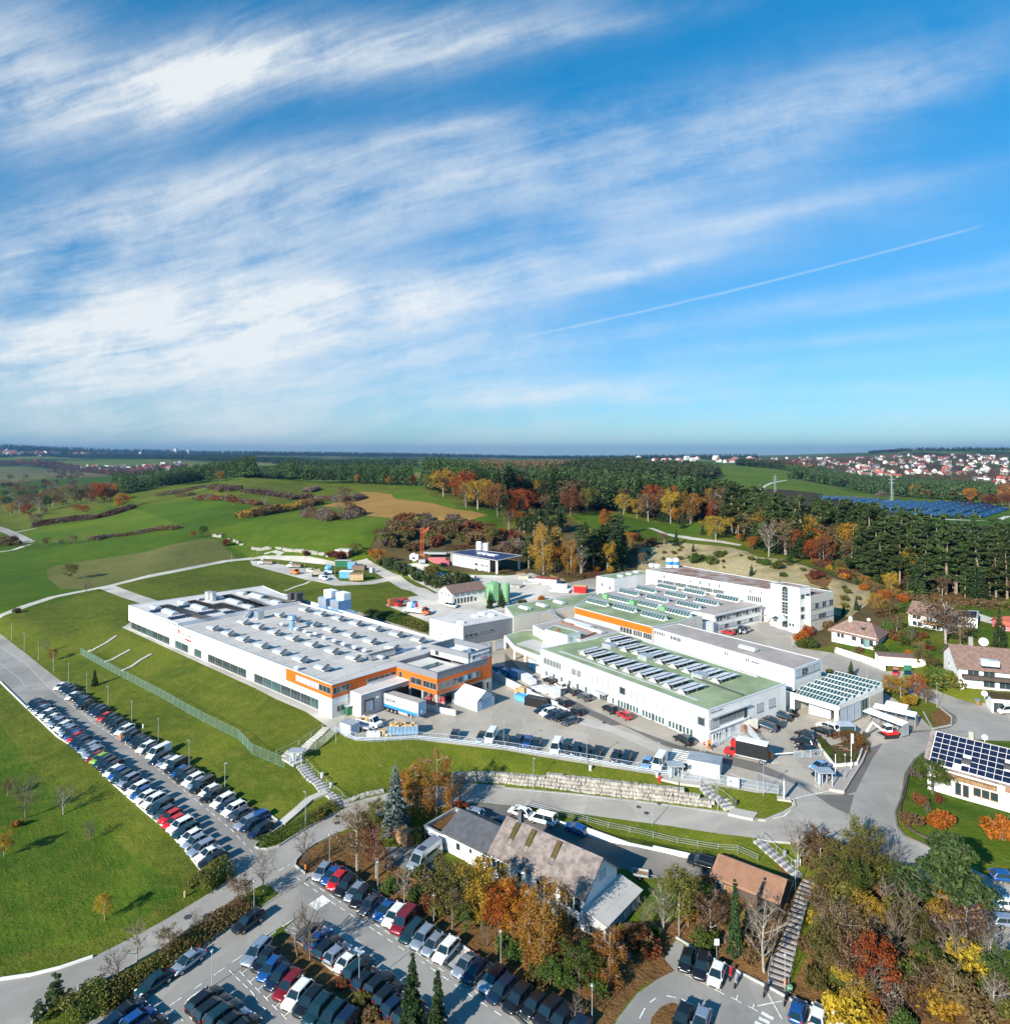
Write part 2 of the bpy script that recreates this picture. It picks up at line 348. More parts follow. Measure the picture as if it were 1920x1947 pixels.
grassmat('grass',((.060,.090,.008),(.112,.138,.012),(.165,.152,.026)),.03,fleck=(.19,.175,.045),stripes=(52,2.6,.16))
grassmat('lawn',((.040,.088,.006),(.078,.126,.009),(.135,.140,.018)),.03,fleck=(.15,.15,.03),stripes=(-40,3.4,.18))
grassmat('field_green',((.040,.088,.005),(.070,.128,.007),(.105,.140,.012)),.012,stripes=(20,7.,.22),fleck=(.12,.135,.025))
grassmat('field_bright',((.060,.118,.006),(.100,.152,.009),(.145,.160,.018)),.012,stripes=(-65,9.,.25))
grassmat('field_pale',((.105,.120,.028),(.150,.150,.045),(.180,.155,.06)),.015,stripes=(-50,5.,.35))
grassmat('field_brown',((.27,.155,.045),(.33,.195,.055),(.27,.17,.05)),.02,stripes=(-20,6.,.25))
grassmat('scrub',((.065,.062,.024),(.12,.088,.035),(.095,.048,.020)),.07,fleck=(.20,.15,.06))
grassmat('leaf_litter',((.13,.070,.026),(.20,.105,.040),(.08,.05,.02)),.09,fleck=(.25,.12,.04))
grassmat('dry_slope',((.25,.20,.10),(.40,.335,.19),(.19,.15,.065)),.07,fleck=(.50,.44,.30))
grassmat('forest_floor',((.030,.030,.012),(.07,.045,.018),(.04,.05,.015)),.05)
farmat()
pavemat('asphalt',(.345,.325,.295));pavemat('asphalt_warm',(.43,.385,.325));pavemat('asphalt_dark',(.165,.155,.145),.3)
pavemat('asphalt_lot',(.31,.295,.275));pavemat('concrete',(.52,.49,.44),.3);pavemat('gravel',(.60,.56,.50),.4,False,(.35,.33,.3))
pavemat('track',(.52,.485,.43),.4,False,(.3,.28,.25));pavemat('paving',(.40,.36,.34),.3);pavemat('bay',(.42,.405,.38),.3)
mat('kerb',(.38,.375,.36),.8,sc=1.);mat('white_line',(.78,.78,.76),.8,var=.25,sc=2.)

# ---------------------------------------------------------------- ground, cut exactly along every traced edge
def buf(pts,w):
 """ribbon polygon of a width round a world polyline"""
 L=[];Rr=[]
 for i,p in enumerate(pts):
  a=pts[max(0,i-1)];b=pts[min(len(pts)-1,i+1)];d=Vector((b[0]-a[0],b[1]-a[1]));d.normalize();n=Vector((-d.y,d.x))*w/2
  L.append((p[0]+n.x,p[1]+n.y));Rr.append((p[0]-n.x,p[1]-n.y))
 return L+Rr[::-1]
REG=[]     # (object name, material, polygon in the plane); later ones win
def reg(name,mt,s,w=None):
 pts=[(v.x,v.y) for v in GP(s)]
 if w: pts=buf(pts,w)
 REG.append((name,mt,pts))
reg('meadow','field_green','B1 -900,300 0,305 640,105 A1 1050,1125 1905,970 A2 60,940 600,1000 900,980 960,780 1240,650 1600,690 1905,740 1900,600 1540,570 1300,470 1280,410 800,395 300,360 0,345 A1 1700,370 1400,430 950,480 700,650 260,740 -900,900')
reg('meadow','field_bright','A1 120,760 600,690 1000,590 1200,640 1380,720 1000,760 680,830 230,850')
reg('meadow','field_bright','A1 1905,670 1560,740 1640,820 1905,960 A2 600,1000 870,960 960,780 1060,660 820,640 660,680 410,600 0,665')
reg('meadow','grass','A1 960,490 1400,430 1905,350 A2 700,400 1300,420 1100,470 820,455 500,540 0,520 A1 1500,500 1050,570')
reg('pasture','field_pale','A1 0,270 400,290 430,330 300,360 0,350');reg('meadow','field_bright','A1 430,220 1340,215 1200,245 900,275 480,255')
reg('meadow','field_pale','A1 0,330 220,330 130,380 0,360')
reg('field_stubble','field_pale','A1 350,1050 400,1020 600,985 1100,910 1580,810 1640,820 1780,960 1400,1034 1000,1115 640,1191 460,1191 370,1120')
reg('field_stubble','field_brown','A2 820,455 940,460 1050,475 1080,510 1350,540 1530,590 1770,630 1680,660 1580,695 1400,670 1050,655 820,635 760,600 700,580 520,565 620,540 700,520')
reg('meadow','field_bright','A2 1060,470 1120,420 1280,410 1300,470 1540,560 1520,585 1350,540 1090,512')
reg('meadow','field_green','A2 1580,695 1770,635 1880,660 1870,730 1640,730')
# right hand far fields
reg('meadow','field_bright','A3 1060,245 1350,250 1905,270 A4 230,300 220,370 0,455 A3 1905,440 1500,400 1650,330 1100,290')
reg('meadow','field_pale','A3 1060,245 1300,250 1380,265 1060,275');reg('meadow','field_bright','A4 220,365 500,400 900,480 500,500 380,490 100,455 0,455')
reg('pasture','field_pale','A4 380,490 700,485 1100,520 1350,525 1905,590 1905,640 A4 1100,560 500,500')
reg('meadow','field_green','A4 450,500 1120,505 1500,540 1905,590 2100,600 2100,800 1700,760 1200,720 400,640');reg('meadow','field_pale','A3 1330,410 1560,420 1500,470 1340,500')
# undergrowth, slopes, clearings
reg('undergrowth','scrub','A2 870,900 960,760 1080,640 1230,650 1600,690 1905,760 A3 100,700 480,650 700,800 880,850 1050,830 1250,840 A4 0,950 200,960 850,1170 1905,1191 B4 1905,130 1750,260 1500,190 1380,150 1140,140 1060,200 1060,240 960,400 700,460 300,530 300,440 500,280 A3 1905,1191 700,1190 0,1080 A2 1500,1060 1300,960')
reg('meadow','field_green','A3 500,640 700,615 900,640 1100,690 1450,690 1480,760 1000,830 780,790 700,740')
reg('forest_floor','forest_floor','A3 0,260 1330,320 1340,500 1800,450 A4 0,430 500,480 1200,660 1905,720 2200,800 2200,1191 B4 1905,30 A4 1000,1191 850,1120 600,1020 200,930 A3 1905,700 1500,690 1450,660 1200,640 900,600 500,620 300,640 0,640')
reg('slope','dry_slope','A3 1000,890 1250,835 1700,875 1905,950 A4 200,965 400,1030 560,1105 850,1191 B4 850,120 860,170 700,290 450,260 0,0 A3 1905,1191 1000,1060')
reg('slope','dry_slope','A3 330,1080 430,1110 500,1160 380,1140');reg('slope','dry_slope','B4 550,610 960,700 950,650 700,560')
reg('undergrowth','leaf_litter','A4 350,1080 480,1060 570,1110 520,1185 400,1150')
# plateau
reg('yard','asphalt_warm','C2 640,92 780,155 1230,145 1905,226 C3 400,296 1100,406 1200,430 1500,478 1905,548 C4 150,548 240,592 440,560 640,565 730,560 860,300 950,180 1240,100 B4 1320,1140 1220,1030 940,850 480,620 560,560 300,520 300,440 500,280 0,0 A3 700,1100 B3 0,150 B2 1330,300 1330,420 800,250 B1 1200,180 930,368 B2 0,820 600,1050')
reg('gravel_yard','gravel','A2 950,955 1300,990 1905,1090 A3 200,1070 450,1150 600,1191 B3 680,95 0,205 B2 1900,240 1560,262 1330,330 1200,280 1000,200 1180,140 1400,110')
reg('container_yard','concrete','A2 -20,975 100,985 290,1018 480,1050 600,1075 660,1130 830,1140 1020,1100 1060,1125 900,1150 620,1165 400,1120 0,1012')
reg('path','concrete','B1 918,368 1905,818 B2 0,818 180,912 400,1005 560,1112 C2 560,50 640,95 B2 700,1040 600,1030 0,680 B1 972,355')
reg('paving','paving','B3 1905,360 B4 0,380 B4 330,440 300,400 0,330')
# tracks
reg('track','track','S -200,1215 B1 0,280 200,205 400,140 640,92 830,55 1050,0 A1 1400,1040 1700,980 1905,955',4.2)
reg('track','track','A1 1800,968 1905,962 A2 60,950 180,950 400,965 640,1005 760,1000 880,975',4.5)
reg('track','track','A2 840,985 880,1010 960,1050 1060,1100 1180,1180 B2 1250,85 1330,130 1500,210',7.)
reg('track','track','A2 170,950 215,920 160,905 90,925',3.5);reg('track','track','A2 640,1160 900,1150 1060,1115',3.)
reg('track','track','B1 800,62 980,130 1190,200',6.5);reg('path','track','A2 435,1130 400,1150 330,1170 B2 240,95',1.5)
reg('road','asphalt','A1 -200,670 0,735 130,790 215,840',8.);reg('track','track','A1 215,855 100,895 -100,925',4.);reg('track','track','A1 110,762 280,730',3.)
reg('track','track','A3 1100,730 1200,770 1400,808 1640,835 1780,860',4.);reg('track','track','A4 0,455 60,410 110,388 220,368',5.)
reg('track','gravel','A4 1180,655 1500,668 1800,676 1890,640',6.)
# left car park and roads
reg('grass_verge','grass','C2 20,960 -60,1191 D2 0,0 D1 -300,1300 B1 -900,300 0,440 200,590 480,792 C1 1000,55 C2 235,790 C2 560,560')
reg('meadow','lawn','B1 -900,600 0,1100 C1 200,300 350,470 700,680 860,880 1000,1030 1250,1191 D1 1400,150 1250,290 1000,440 700,560 300,620 0,680 -900,700')
reg('car_park','asphalt_lot','B1 -600,0 0,415 200,570 380,718 480,792 640,900 C1 1000,45 1290,236 1640,476 1870,656 C2 80,684 235,792 100,880 20,940 20,960 60,972 C2 -60,1191 D1 1800,60 C1 1525,1150 1400,985 1250,818 1100,697 850,478 600,228 300,5 B1 190,970 0,785 -600,250')
reg('car_park','bay','B1 480,792 640,900 C1 1000,45 1290,236 1640,476 1870,656 C2 60,760 C1 1800,800 1500,560 1150,300 870,120 720,0 B1 700,1080 420,860')
reg('car_park','asphalt','B1 0,415 480,792 420,860 340,800 240,700 0,520')
ROAD='D1 -600,980 0,862 240,827 460,772 700,690 1000,540 1240,410 1500,255 1750,90 1850,0 C1 1905,1090 C2 20,965 110,975 200,950 400,822 640,690 850,602 1000,566 1250,510 1500,482 1700,480 1905,490 C3 0,502 500,548 1000,602 1300,642 1690,692 1690,662 1725,655 1890,716 1900,757 C4 0,757 60,760 200,702 285,650 270,605 240,590 440,560 640,565 730,560 860,300 950,180 1100,110 1340,80 1350,100 1300,225 1180,290 1110,400 1080,600 1040,700 1055,810 1120,890 1370,990 D4 1700,60 2200,250 2200,1100 1905,760 1450,350 1250,150 C4 1000,1100 760,1060 640,950 480,870 250,930 0,900 C3 1670,862 1250,798 800,738 430,685 150,650 0,640 C2 1720,620 1400,650 1160,660 900,742 640,850 480,930 400,985 330,1060 320,1100 400,1160 D2 430,90 130,150 75,140 0,180 D1 1870,215 1620,370 1440,480 1200,640 830,850 550,960 370,1080 240,1191 0,1400 -600,1500'
reg('road','asphalt',ROAD)
reg('road','asphalt','B4 480,600 560,560 970,700 1170,700 1290,822 1500,905 1700,962 2200,1000 C4 2200,170 1720,150 1340,120 1240,90 B4 1380,1140 1500,1080 1500,1040 1370,960 1110,852 820,782 490,692')
reg('grass_verge','grass','B4 1150,900 1250,1000 1210,1025 1320,1140 1460,1110 1465,1050 1360,965 1250,930');reg('verge','leaf_litter','B4 1300,1010 1400,980 1460,1050 1455,1110 1340,1130')
reg('pavement','asphalt_dark','B4 1350,960 1400,975 1505,1055 1500,1090 1450,1130 1080,1180 1080,1150 1330,1145 1465,1110 1470,1050 1380,985')
# yard details
reg('yard_lane','asphalt_dark','B3 0,560 130,700 420,870 650,990 900,1110 C3 1300,185 1905,320 C4 210,410 440,560 730,560 690,710 560,650 430,560 250,470 0,390 C3 1905,390 1500,290 1180,180 880,35 B3 800,1110 500,975 200,800 0,700')
reg('yard','asphalt','C3 1905,400 C4 0,392 250,472 430,560 240,592 150,548 0,500 C3 1905,480');reg('yard','concrete','B3 620,1050 1000,1191 C3 1300,240 1180,260 800,90 B3 560,1100')
# lower car park
reg('road','asphalt','D2 130,150 430,60 480,110 700,300 500,420 350,380 0,590 D1 1905,600 1290,1040 1000,1300 400,1300 900,1060 1000,960 1290,740 1500,600 1905,350 D2 200,210')
reg('car_park','bay','D2 400,70 450,10 C2 600,1110 D2 700,20 850,140 1000,255 1250,390 1560,590 1750,720 1905,800 D3 210,960 440,1100 600,1260 200,1260 0,1110 D2 1905,1070 1500,800 1000,470 420,92')
reg('car_park','asphalt_lot','D2 400,70 420,92 1000,470 1500,800 1905,1070 D3 0,1110 200,1260 D2 1300,1300 1110,1191 1000,1040 800,930 650,820 450,650 350,560 240,480 350,380 550,320 250,130')
reg('car_park','bay','D2 240,480 520,400 800,560 950,720 1150,870 1300,1100 1110,1191 1000,1060 800,950 650,830 450,660 330,560')
reg('car_park','asphalt_lot','D1 1905,600 D2 0,590 110,590 200,640 300,740 440,880 600,990 660,1130 700,1300 D1 1290,1300 900,1300 1290,1040')
reg('planting','leaf_litter','D2 240,500 330,560 450,660 650,830 800,950 1000,1060 1110,1191 1200,1300 720,1300 670,1130 600,1010 440,890 300,750 200,645 115,590')
reg('planting','scrub','D2 560,900 700,860 860,1000 900,1191 700,1191 680,1120')
reg('grass_island','grass','D2 75,140 130,150 190,205 0,340 D1 1905,340 1870,330 1870,215 D2 0,180')
reg('undergrowth','leaf_litter','C2 400,985 330,1060 320,1100 400,1160 600,1110 D2 700,20 850,140 1000,255 1250,390 1560,590 1905,800 D3 210,960 440,1100 600,1260 740,1300 900,1060 1020,920 1200,790 1230,640 1290,540 1500,670 1905,880 D4 0,880 250,1010 600,1150 900,1300 2200,1300 1905,760 1450,350 1250,150 C4 1000,1100 760,1060 640,950 480,870 250,930 100,915 C3 1670,862 C3 1600,1020 1560,1150 D3 1380,90 1080,95 700,430 0,430 C2 1150,1150 1000,960 900,800 640,860')
reg('grass_bank','grass','C3 150,650 430,685 800,738 1250,798 1670,862 1905,890 C4 100,1000 200,1191 C3 1905,1100 1610,1010 1300,950 940,880 620,806 400,760 190,695')
reg('grass_bank','grass','C4 0,930 60,960 300,1191 D4 420,90 410,180 330,470 230,780 260,900 400,650 430,330 460,60 C4 470,1100 300,940 240,925 60,915')
reg('lawn','lawn','C2 1100,800 1500,690 1460,760 1320,830 1310,920 1180,950 1100,940');reg('lawn','lawn','D3 980,120 1050,60 1220,90 1560,130 1560,250 1400,300 1250,420 900,420 760,440 700,430')
reg('forecourt','asphalt_dark','C2 1480,640 1720,625 C3 0,645 150,655 200,712 400,790 620,866 940,938 1300,1016 1610,1072 1560,1160 D3 1380,85 1080,95 900,20 C3 0,1191 -500,900')
reg('driveway','asphalt_dark','C2 990,960 1180,950 1330,925 1450,1040 1300,1191 1200,1160 1050,1080')
reg('car_park','asphalt_lot','D3 780,1300 850,1150 1000,960 1230,800 1190,740 1230,640 1290,560 1500,680 1700,780 1905,885 D4 0,890 110,930 250,1015 600,1160 900,1300')
reg('verge','leaf_litter','D3 800,1000 1200,700 1280,790 1000,930 820,1150 700,1300 640,1250');reg('planting','leaf_litter','D3 1080,1260 1110,1140 1180,1060 1260,1030 1300,1040 1310,1100 1270,1200 1200,1300')
# garden plots right
reg('garden','lawn','C4 1300,235 1905,170 2200,200 2200,1191 C4 1905,1100 1500,1000 1370,940 1180,880 1085,770 1080,640 1130,400 1200,300')
reg('garden','lawn','B4 600,480 800,500 960,540 1000,480 1130,470 1280,500 1300,600 1180,620 1000,600 800,560 620,520');reg('garden','lawn','B4 1300,510 1450,520 1420,640 1300,600')
reg('garden','lawn','B4 1060,200 1140,140 1150,250 1050,240');reg('garden','lawn','B4 1640,350 1905,370 2100,400 2100,530 1760,510 1690,430');reg('garden','lawn','B4 1560,190 1780,240 1760,290 1560,230')
reg('track','gravel','B4 1670,265 1780,300 1800,350 1680,320');reg('pavement','asphalt','B4 1690,940 1850,940 2200,960 2200,1010 1700,965')
reg('planting','scrub','C4 440,110 560,190 780,120 830,210 760,330 600,350 540,300 450,200')
reg('patio','paving','C4 1410,490 1905,690 2000,760 1905,660 1420,440')
reg('pavement','paving','C4 590,370 760,330 720,420 660,540 550,530 590,430')
reg('pavement','asphalt_dark','C4 840,210 950,170 860,300 740,540 640,570 690,480 760,350')

def build_ground():
 V=[];E=[]
 rr=np.exp(np.linspace(math.log(42),math.log(19000),330));us=np.linspace(-1.9,1.9,170)
 for j,r in enumerate(rr):
  st=1 if r<3000 else 2
  for u in us[(j % st)::st]: V.append((u*r,r))
 for x in (-600,-300,-100,0,100,300,600): V.append((x,-250.))
 V += [(-600,0.),(600,0.),(-300,30.),(300,30.)]
 V=[Vector(v) for v in V]
 for nm,mt,pg in REG:
  i0=len(V)
  for k,p in enumerate(pg):
   q=pg[(k+1) % len(pg)];d=math.hypot(q[0]-p[0],q[1]-p[1]);n=max(1,int(d/max(4.,.03*math.hypot(*p))))
   for t in range(n): V.append(Vector((p[0]+(q[0]-p[0])*t/n,p[1]+(q[1]-p[1])*t/n)))
  m=len(V)-i0;E += [(i0+k,i0+(k+1) % m) for k in range(m)]
 vo,eo,fo,*_=delaunay_2d_cdt(V,E,[],0,1e-4,False)
 A=np.array([(v[0],v[1]) for v in vo]);Z=hz(A[:,0],A[:,1]);F=np.array([tuple(f) for f in fo])
 C=A[F].mean(1);own=np.full(len(F),-1)
 for k,(nm,mt,pg) in enumerate(REG):
  q=np.array(pg);ins=np.zeros(len(C),bool);x,y=C[:,0],C[:,1]
  bb=(x>q[:,0].min()) & (x<q[:,0].max()) & (y>q[:,1].min()) & (y<q[:,1].max());id_=np.nonzero(bb)[0]
  if not len(id_): continue
  xx,yy=x[id_],y[id_];r_=np.zeros(len(id_),bool)
  for a in range(len(q)):
   x0,y0=q[a];x1,y1=q[(a+1) % len(q)]
   if y0 == y1: continue
   c=((y0>yy) != (y1>yy)) & (xx<(x1-x0)*(yy-y0)/(y1-y0)+x0);r_ ^= c
  own[id_[r_]]=k
 far=(C[:,1]>900) & (own<0)
 groups={}
 for k in range(-1,len(REG)):
  s=own == k
  if k == -1:
   groups[('ground','grass')]=np.nonzero(s & ~far)[0];groups[('far_countryside','far_fields')]=np.nonzero(far)[0]
  elif s.any(): groups.setdefault(REG[k][:2],[]);groups[REG[k][:2]]=np.concatenate([groups[REG[k][:2]],np.nonzero(s)[0]]).astype(int)
 for (nm,mt),ids in groups.items():
  if not len(ids): continue
  f=F[ids];un,inv=np.unique(f,return_inverse=True);inv=inv.reshape(f.shape)
  me=bpy.data.meshes.new(nm);me.from_pydata([(A[i][0],A[i][1],Z[i]) for i in un],[],inv.tolist());me.materials.append(MATS[mt])
  me.polygons.foreach_set('use_smooth',[True]*len(f))
  o=bpy.data.objects.new(nm,me);COL.objects.link(o);o['kind']='structure'
build_ground()

# far air: one even volume round camera and land
def build_haze():
 m=bpy.data.materials.new('haze');m.use_nodes=True;g=NT(m.node_tree)
 v=g.n('ShaderNodeVolumePrincipled',i={'Color': (.22,.50,1.,1),'Density': 6.0e-5,'Anisotropy': .5})
 ou=g.n('ShaderNodeOutputMaterial');g.t.links.new(v.outputs[0],ou.inputs['Volume'])
 me=bpy.data.meshes.new('haze');bm=bmesh.new();bmesh.ops.create_cube(bm,size=1.);bm.to_mesh(me);bm.free();me.materials.append(m)
 o=bpy.data.objects.new('haze',me);COL.objects.link(o);o['kind']='stuff'
 o.scale=(84000,20600,420);o.location=(0,9000,420/2-130)
build_haze()
# ---------------------------------------------------------------- mesh helpers
class MB:
 def __init__(s): s.v=[];s.f=[];s.m=[]
 def add(s,vs,fs,mi=0):
  n=len(s.v);s.v += [tuple(v) for v in vs];s.f += [tuple(i+n for i in f) for f in fs];s.m += [mi]*len(fs);return s
 def box(s,x0,y0,z0,x1,y1,z1,mi=0):
  return s.add([(x0,y0,z0),(x1,y0,z0),(x1,y1,z0),(x0,y1,z0),(x0,y0,z1),(x1,y0,z1),(x1,y1,z1),(x0,y1,z1)],
                     [(3,2,1,0),(4,5,6,7),(0,1,5,4),(1,2,6,5),(2,3,7,6),(3,0,4,7)],mi)
 def prism(s,pts,z0,z1,mi=0,cap=True,bottom=False):
  n=len(pts);g=lambda z,k: z[k] if hasattr(z,'__len__') else z
  a=sum(pts[i][0]*pts[(i+1) % n][1]-pts[(i+1) % n][0]*pts[i][1] for i in range(n));
  if a<0:
   pts=pts[::-1];z0=z0[::-1] if hasattr(z0,'__len__') else z0;z1=z1[::-1] if hasattr(z1,'__len__') else z1
  v=[(p[0],p[1],g(z0,k)) for k,p in enumerate(pts)]+[(p[0],p[1],g(z1,k)) for k,p in enumerate(pts)]
  f=[(i,(i+1) % n,n+(i+1) % n,n+i) for i in range(n)]
  if cap: f.append(tuple(range(n,2*n)))
  if bottom: f.append(tuple(range(n-1,-1,-1)))
  return s.add(v,f,mi)
 def cyl(s,x,y,z0,z1,r0,r1=None,n=10,mi=0,cap=True):
  r1=r0 if r1 is None else r1;v=[];
  for z,r in ((z0,r0),(z1,r1)): v += [(x+r*math.cos(2*math.pi*k/n),y+r*math.sin(2*math.pi*k/n),z) for k in range(n)]
  f=[(k,(k+1) % n,n+(k+1) % n,n+k) for k in range(n)]
  if cap: f += [tuple(range(n,2*n)),tuple(range(n-1,-1,-1))]
  return s.add(v,f,mi)
 def tube(s,pts,r,n=5,mi=0):
  if not hasattr(r,'__len__'): r=[r]*len(pts)
  pts=[Vector(p) for p in pts];v=[];f=[]
  for i,p in enumerate(pts):
   d=(pts[min(i+1,len(pts)-1)]-pts[max(i-1,0)]).normalized()
   a=d.cross(Vector((0,0,1)) if abs(d.z)<.95 else Vector((1,0,0))).normalized();b=d.cross(a)
   v += [p+(a*math.cos(2*math.pi*k/n)+b*math.sin(2*math.pi*k/n))*r[i] for k in range(n)]
  for i in range(len(pts)-1):
   for k in range(n): f.append((i*n+k,i*n+(k+1) % n,(i+1)*n+(k+1) % n,(i+1)*n+k))
  f.append(tuple(range(n)));f.append(tuple(range(len(v)-n,len(v))))
  return s.add(v,f,mi)
 def bar(s,a,b,w,t,mi=0):     # box beam a->b, w wide (horizontal), t tall, hanging centred
  a,b=Vector(a),Vector(b);d=(b-a);n=Vector((-d.y,d.x,0));n=n.normalized()*w/2 if n.length>1e-6 else Vector((w/2,0,0))
  up=Vector((0,0,t/2)) if abs(d.z)<d.length*.9 else Vector((0,w/2,0))
  v=[a-n-up,a+n-up,a+n+up,a-n+up,b-n-up,b+n-up,b+n+up,b-n+up]
  return s.add(v,[(3,2,1,0),(4,5,6,7),(0,1,5,4),(1,2,6,5),(2,3,7,6),(3,0,4,7)],mi)
 def mesh(s,name,mats,off=None,smooth=False,recalc=True):
  me=bpy.data.meshes.new(name);vs=s.v if off is None else [(a-off[0],b-off[1],c-off[2]) for a,b,c in s.v]
  me.from_pydata(vs,[],s.f)
  for m in (mats if isinstance(mats,(list,tuple)) else [mats]): me.materials.append(MATS[m])
  me.polygons.foreach_set('material_index',s.m)
  if recalc and len(s.f)<60000:
   bm=bmesh.new();bm.from_mesh(me);bmesh.ops.recalc_face_normals(bm,faces=bm.faces);bm.to_mesh(me);bm.free()
  if smooth: me.polygons.foreach_set('use_smooth',[True]*len(me.polygons))
  return me
 def build(s,name,mats,parent=None,local=False,smooth=False,loc=None):
  off=None
  if parent is not None and not local: off=parent.location
  if parent is None and not local:
   c=loc or (sum(v[0] for v in s.v)/len(s.v),sum(v[1] for v in s.v)/len(s.v),min(v[2] for v in s.v));off=c
  o=bpy.data.objects.new(name,s.mesh(name,mats,off,smooth));COL.objects.link(o)
  if parent is not None: o.parent=parent
  elif off is not None: o.location=off
  return o
def tag(o,label,cat=None,group=None,kind=None):
 if label: o['label']=label
 if cat: o['category']=cat
 if group: o['group']=group
 if kind: o['kind']=kind
 return o
def thing(name,label,cat,loc,rz=0.,group=None):
 o=bpy.data.objects.new(name,None);COL.objects.link(o);o.location=loc;o.rotation_euler=(0,0,rz);o.empty_display_size=.2
 return tag(o,label,cat,group)
def inst(name,me,parent=None,loc=(0,0,0),rz=0.,sc=1.):
 o=bpy.data.objects.new(name,me);COL.objects.link(o);o.location=loc;o.rotation_euler=(0,0,rz)
 o.scale=(sc,sc,sc) if not hasattr(sc,'__len__') else sc
 if parent is not None: o.parent=parent
 return o
def clone(src,loc=None,rz=None,label=None,sc=None,name=None):
 o=src.copy();COL.objects.link(o)
 for ch in src.children:
  c=ch.copy();COL.objects.link(c);c.parent=o
  for g2 in ch.children: d=g2.copy();COL.objects.link(d);d.parent=c
 if loc is not None: o.location=loc
 if rz is not None: o.rotation_euler=(0,0,rz)
 if sc is not None: o.scale=(sc,sc,sc) if not hasattr(sc,'__len__') else sc
 if label: o['label']=label
 return o
def W(px,py,z): return at(px,py,z)
def WP(s,z): return [at(x,y,z) for x,y in P(s)]
def cen(pts): return Vector((sum(p[0] for p in pts)/len(pts),sum(p[1] for p in pts)/len(pts),0))
def inset(pts,d):
 n=len(pts);a=sum(pts[i][0]*pts[(i+1) % n][1]-pts[(i+1) % n][0]*pts[i][1] for i in range(n));s=1 if a>0 else -1;out=[]
 for i in range(n):
  p0,p1,p2=(Vector(pts[(i+k) % n][:2]) for k in (-1,0,1));e0=(p1-p0).normalized();e1=(p2-p1).normalized()
  n0=Vector((-e0.y,e0.x))*s;n1=Vector((-e1.y,e1.x))*s;b=(n0+n1);b=b/max(.3,b.length_squared/2) 
  out.append((p1.x+b.x*d,p1.y+b.y*d))
 return out
def ring(mb,outer,inner,z0,z1,mi=0):
 n=len(outer);v=[(p[0],p[1],z) for z in (z0,z1) for q in (outer,inner) for p in q]
 f=[]
 for i in range(n):
  j=(i+1) % n;f += [(i,j,2*n+j,2*n+i),(n+j,n+i,3*n+i,3*n+j),(2*n+i,2*n+j,3*n+j,3*n+i),(j,i,n+i,n+j)]
 return mb.add(v,f,mi)
# ---- building materials
mat('white_wall',(.78,.775,.755),.75,var=.05,sc=.15,joint=(3.1,1.45,1));mat('white_wall_warm',(.72,.69,.64),.8,var=.07,sc=.3,joint=(2.6,1.3,1))
mat('wall_grey',(.40,.41,.43),.6,var=.05,sc=.3,joint=(1.2,2.6,1));mat('wall_dark_grey',(.19,.20,.225),.55,var=.06,sc=.3)
mat('wall_beige',(.60,.56,.48),.85,var=.07,sc=.2,joint=(4.,2.4,1));mat('orange',(.68,.13,.010),.5,var=.06,sc=.2,joint=(2.4,1.4,1))
mat('roof_grey',(.50,.475,.45),.8,var=.12,sc=.12,joint=(2.1,14.,0));mat('roof_light',(.60,.575,.55),.75,var=.12,sc=.12,joint=(2.4,11.,0))
mat('roof_green',(.27,.335,.20),.85,var=.18,sc=.12,c2=(.19,.245,.13),joint=(2.2,9.,0));mat('roof_taupe',(.38,.335,.31),.9,var=.14,sc=.15,joint=(2.4,10.,0))
mat('roof_gravel',(.36,.34,.33),.95,var=.15,sc=.16,c2=(.22,.105,.060));mat('coping',(.70,.71,.73),.4,.3,var=.05)
mat('tile_brown',(.21,.135,.11),.8,var=.22,sc=1.2);mat('tile_old',(.21,.178,.165),.9,var=.3,sc=.9,c2=(.14,.112,.105));mat('tile_grey',(.085,.088,.10),.7,var=.18,sc=1.)
mat('tile_rust',(.30,.165,.105),.7,var=.10,sc=1.);mat('tile_red',(.34,.085,.055),.8,var=.2,sc=.5,objvar=.35)
mat('glass',(.025,.040,.048),.08,var=0,spec=.8);mat('glass_teal',(.035,.085,.088),.12,var=.2,sc=.4,spec=.7);mat('glass_blue',(.10,.20,.30),.12,var=.2,sc=.3,spec=.7)
mat('glass_milky',(.50,.55,.58),.25,var=.12,sc=.8,spec=.6);mat('frame_white',(.75,.75,.74),.5,var=.03);mat('frame_grey',(.30,.31,.33),.5,.3,var=.05)
mat('blind',(.55,.57,.60),.5,.2,var=.08,sc=3.);mat('solar',(.010,.016,.045),.3,.0,var=.4,sc=1.5,spec=.4);mat('solar_blue',(.018,.04,.13),.4,.0,var=.4,sc=.3,spec=.3)
mat('metal',(.55,.57,.60),.35,.8,var=.08,sc=1.);mat('galv',(.50,.53,.56),.45,.5,var=.1,sc=1.);mat('metal_dark',(.07,.07,.075),.5,.2,var=.1)
mat('unit_blue',(.26,.42,.62),.4,.4,var=.1,sc=.8);mat('wood',(.28,.165,.085),.8,var=.25,sc=1.5);mat('wood_dark',(.075,.055,.045),.8,var=.25,sc=1.5);mat('wood_pale',(.52,.38,.22),.8,var=.2,sc=1.5)
mat('concrete_wall',(.52,.51,.49),.85,var=.12,sc=.5);mat('stone',(.36,.335,.30),.9,var=.25,sc=.8,objvar=.15,bump=.6);mat('red',(.55,.02,.02),.35,var=.05);mat('blue',(.03,.22,.55),.4,var=.08)
mat('sky_blue',(.12,.38,.68),.45,var=.1);mat('green_paint',(.16,.33,.17),.5,var=.08,sc=.8);mat('green_dark',(.02,.14,.07),.5,var=.1);mat('pvc_white',(.82,.83,.85),.45,var=.04,sc=.5)
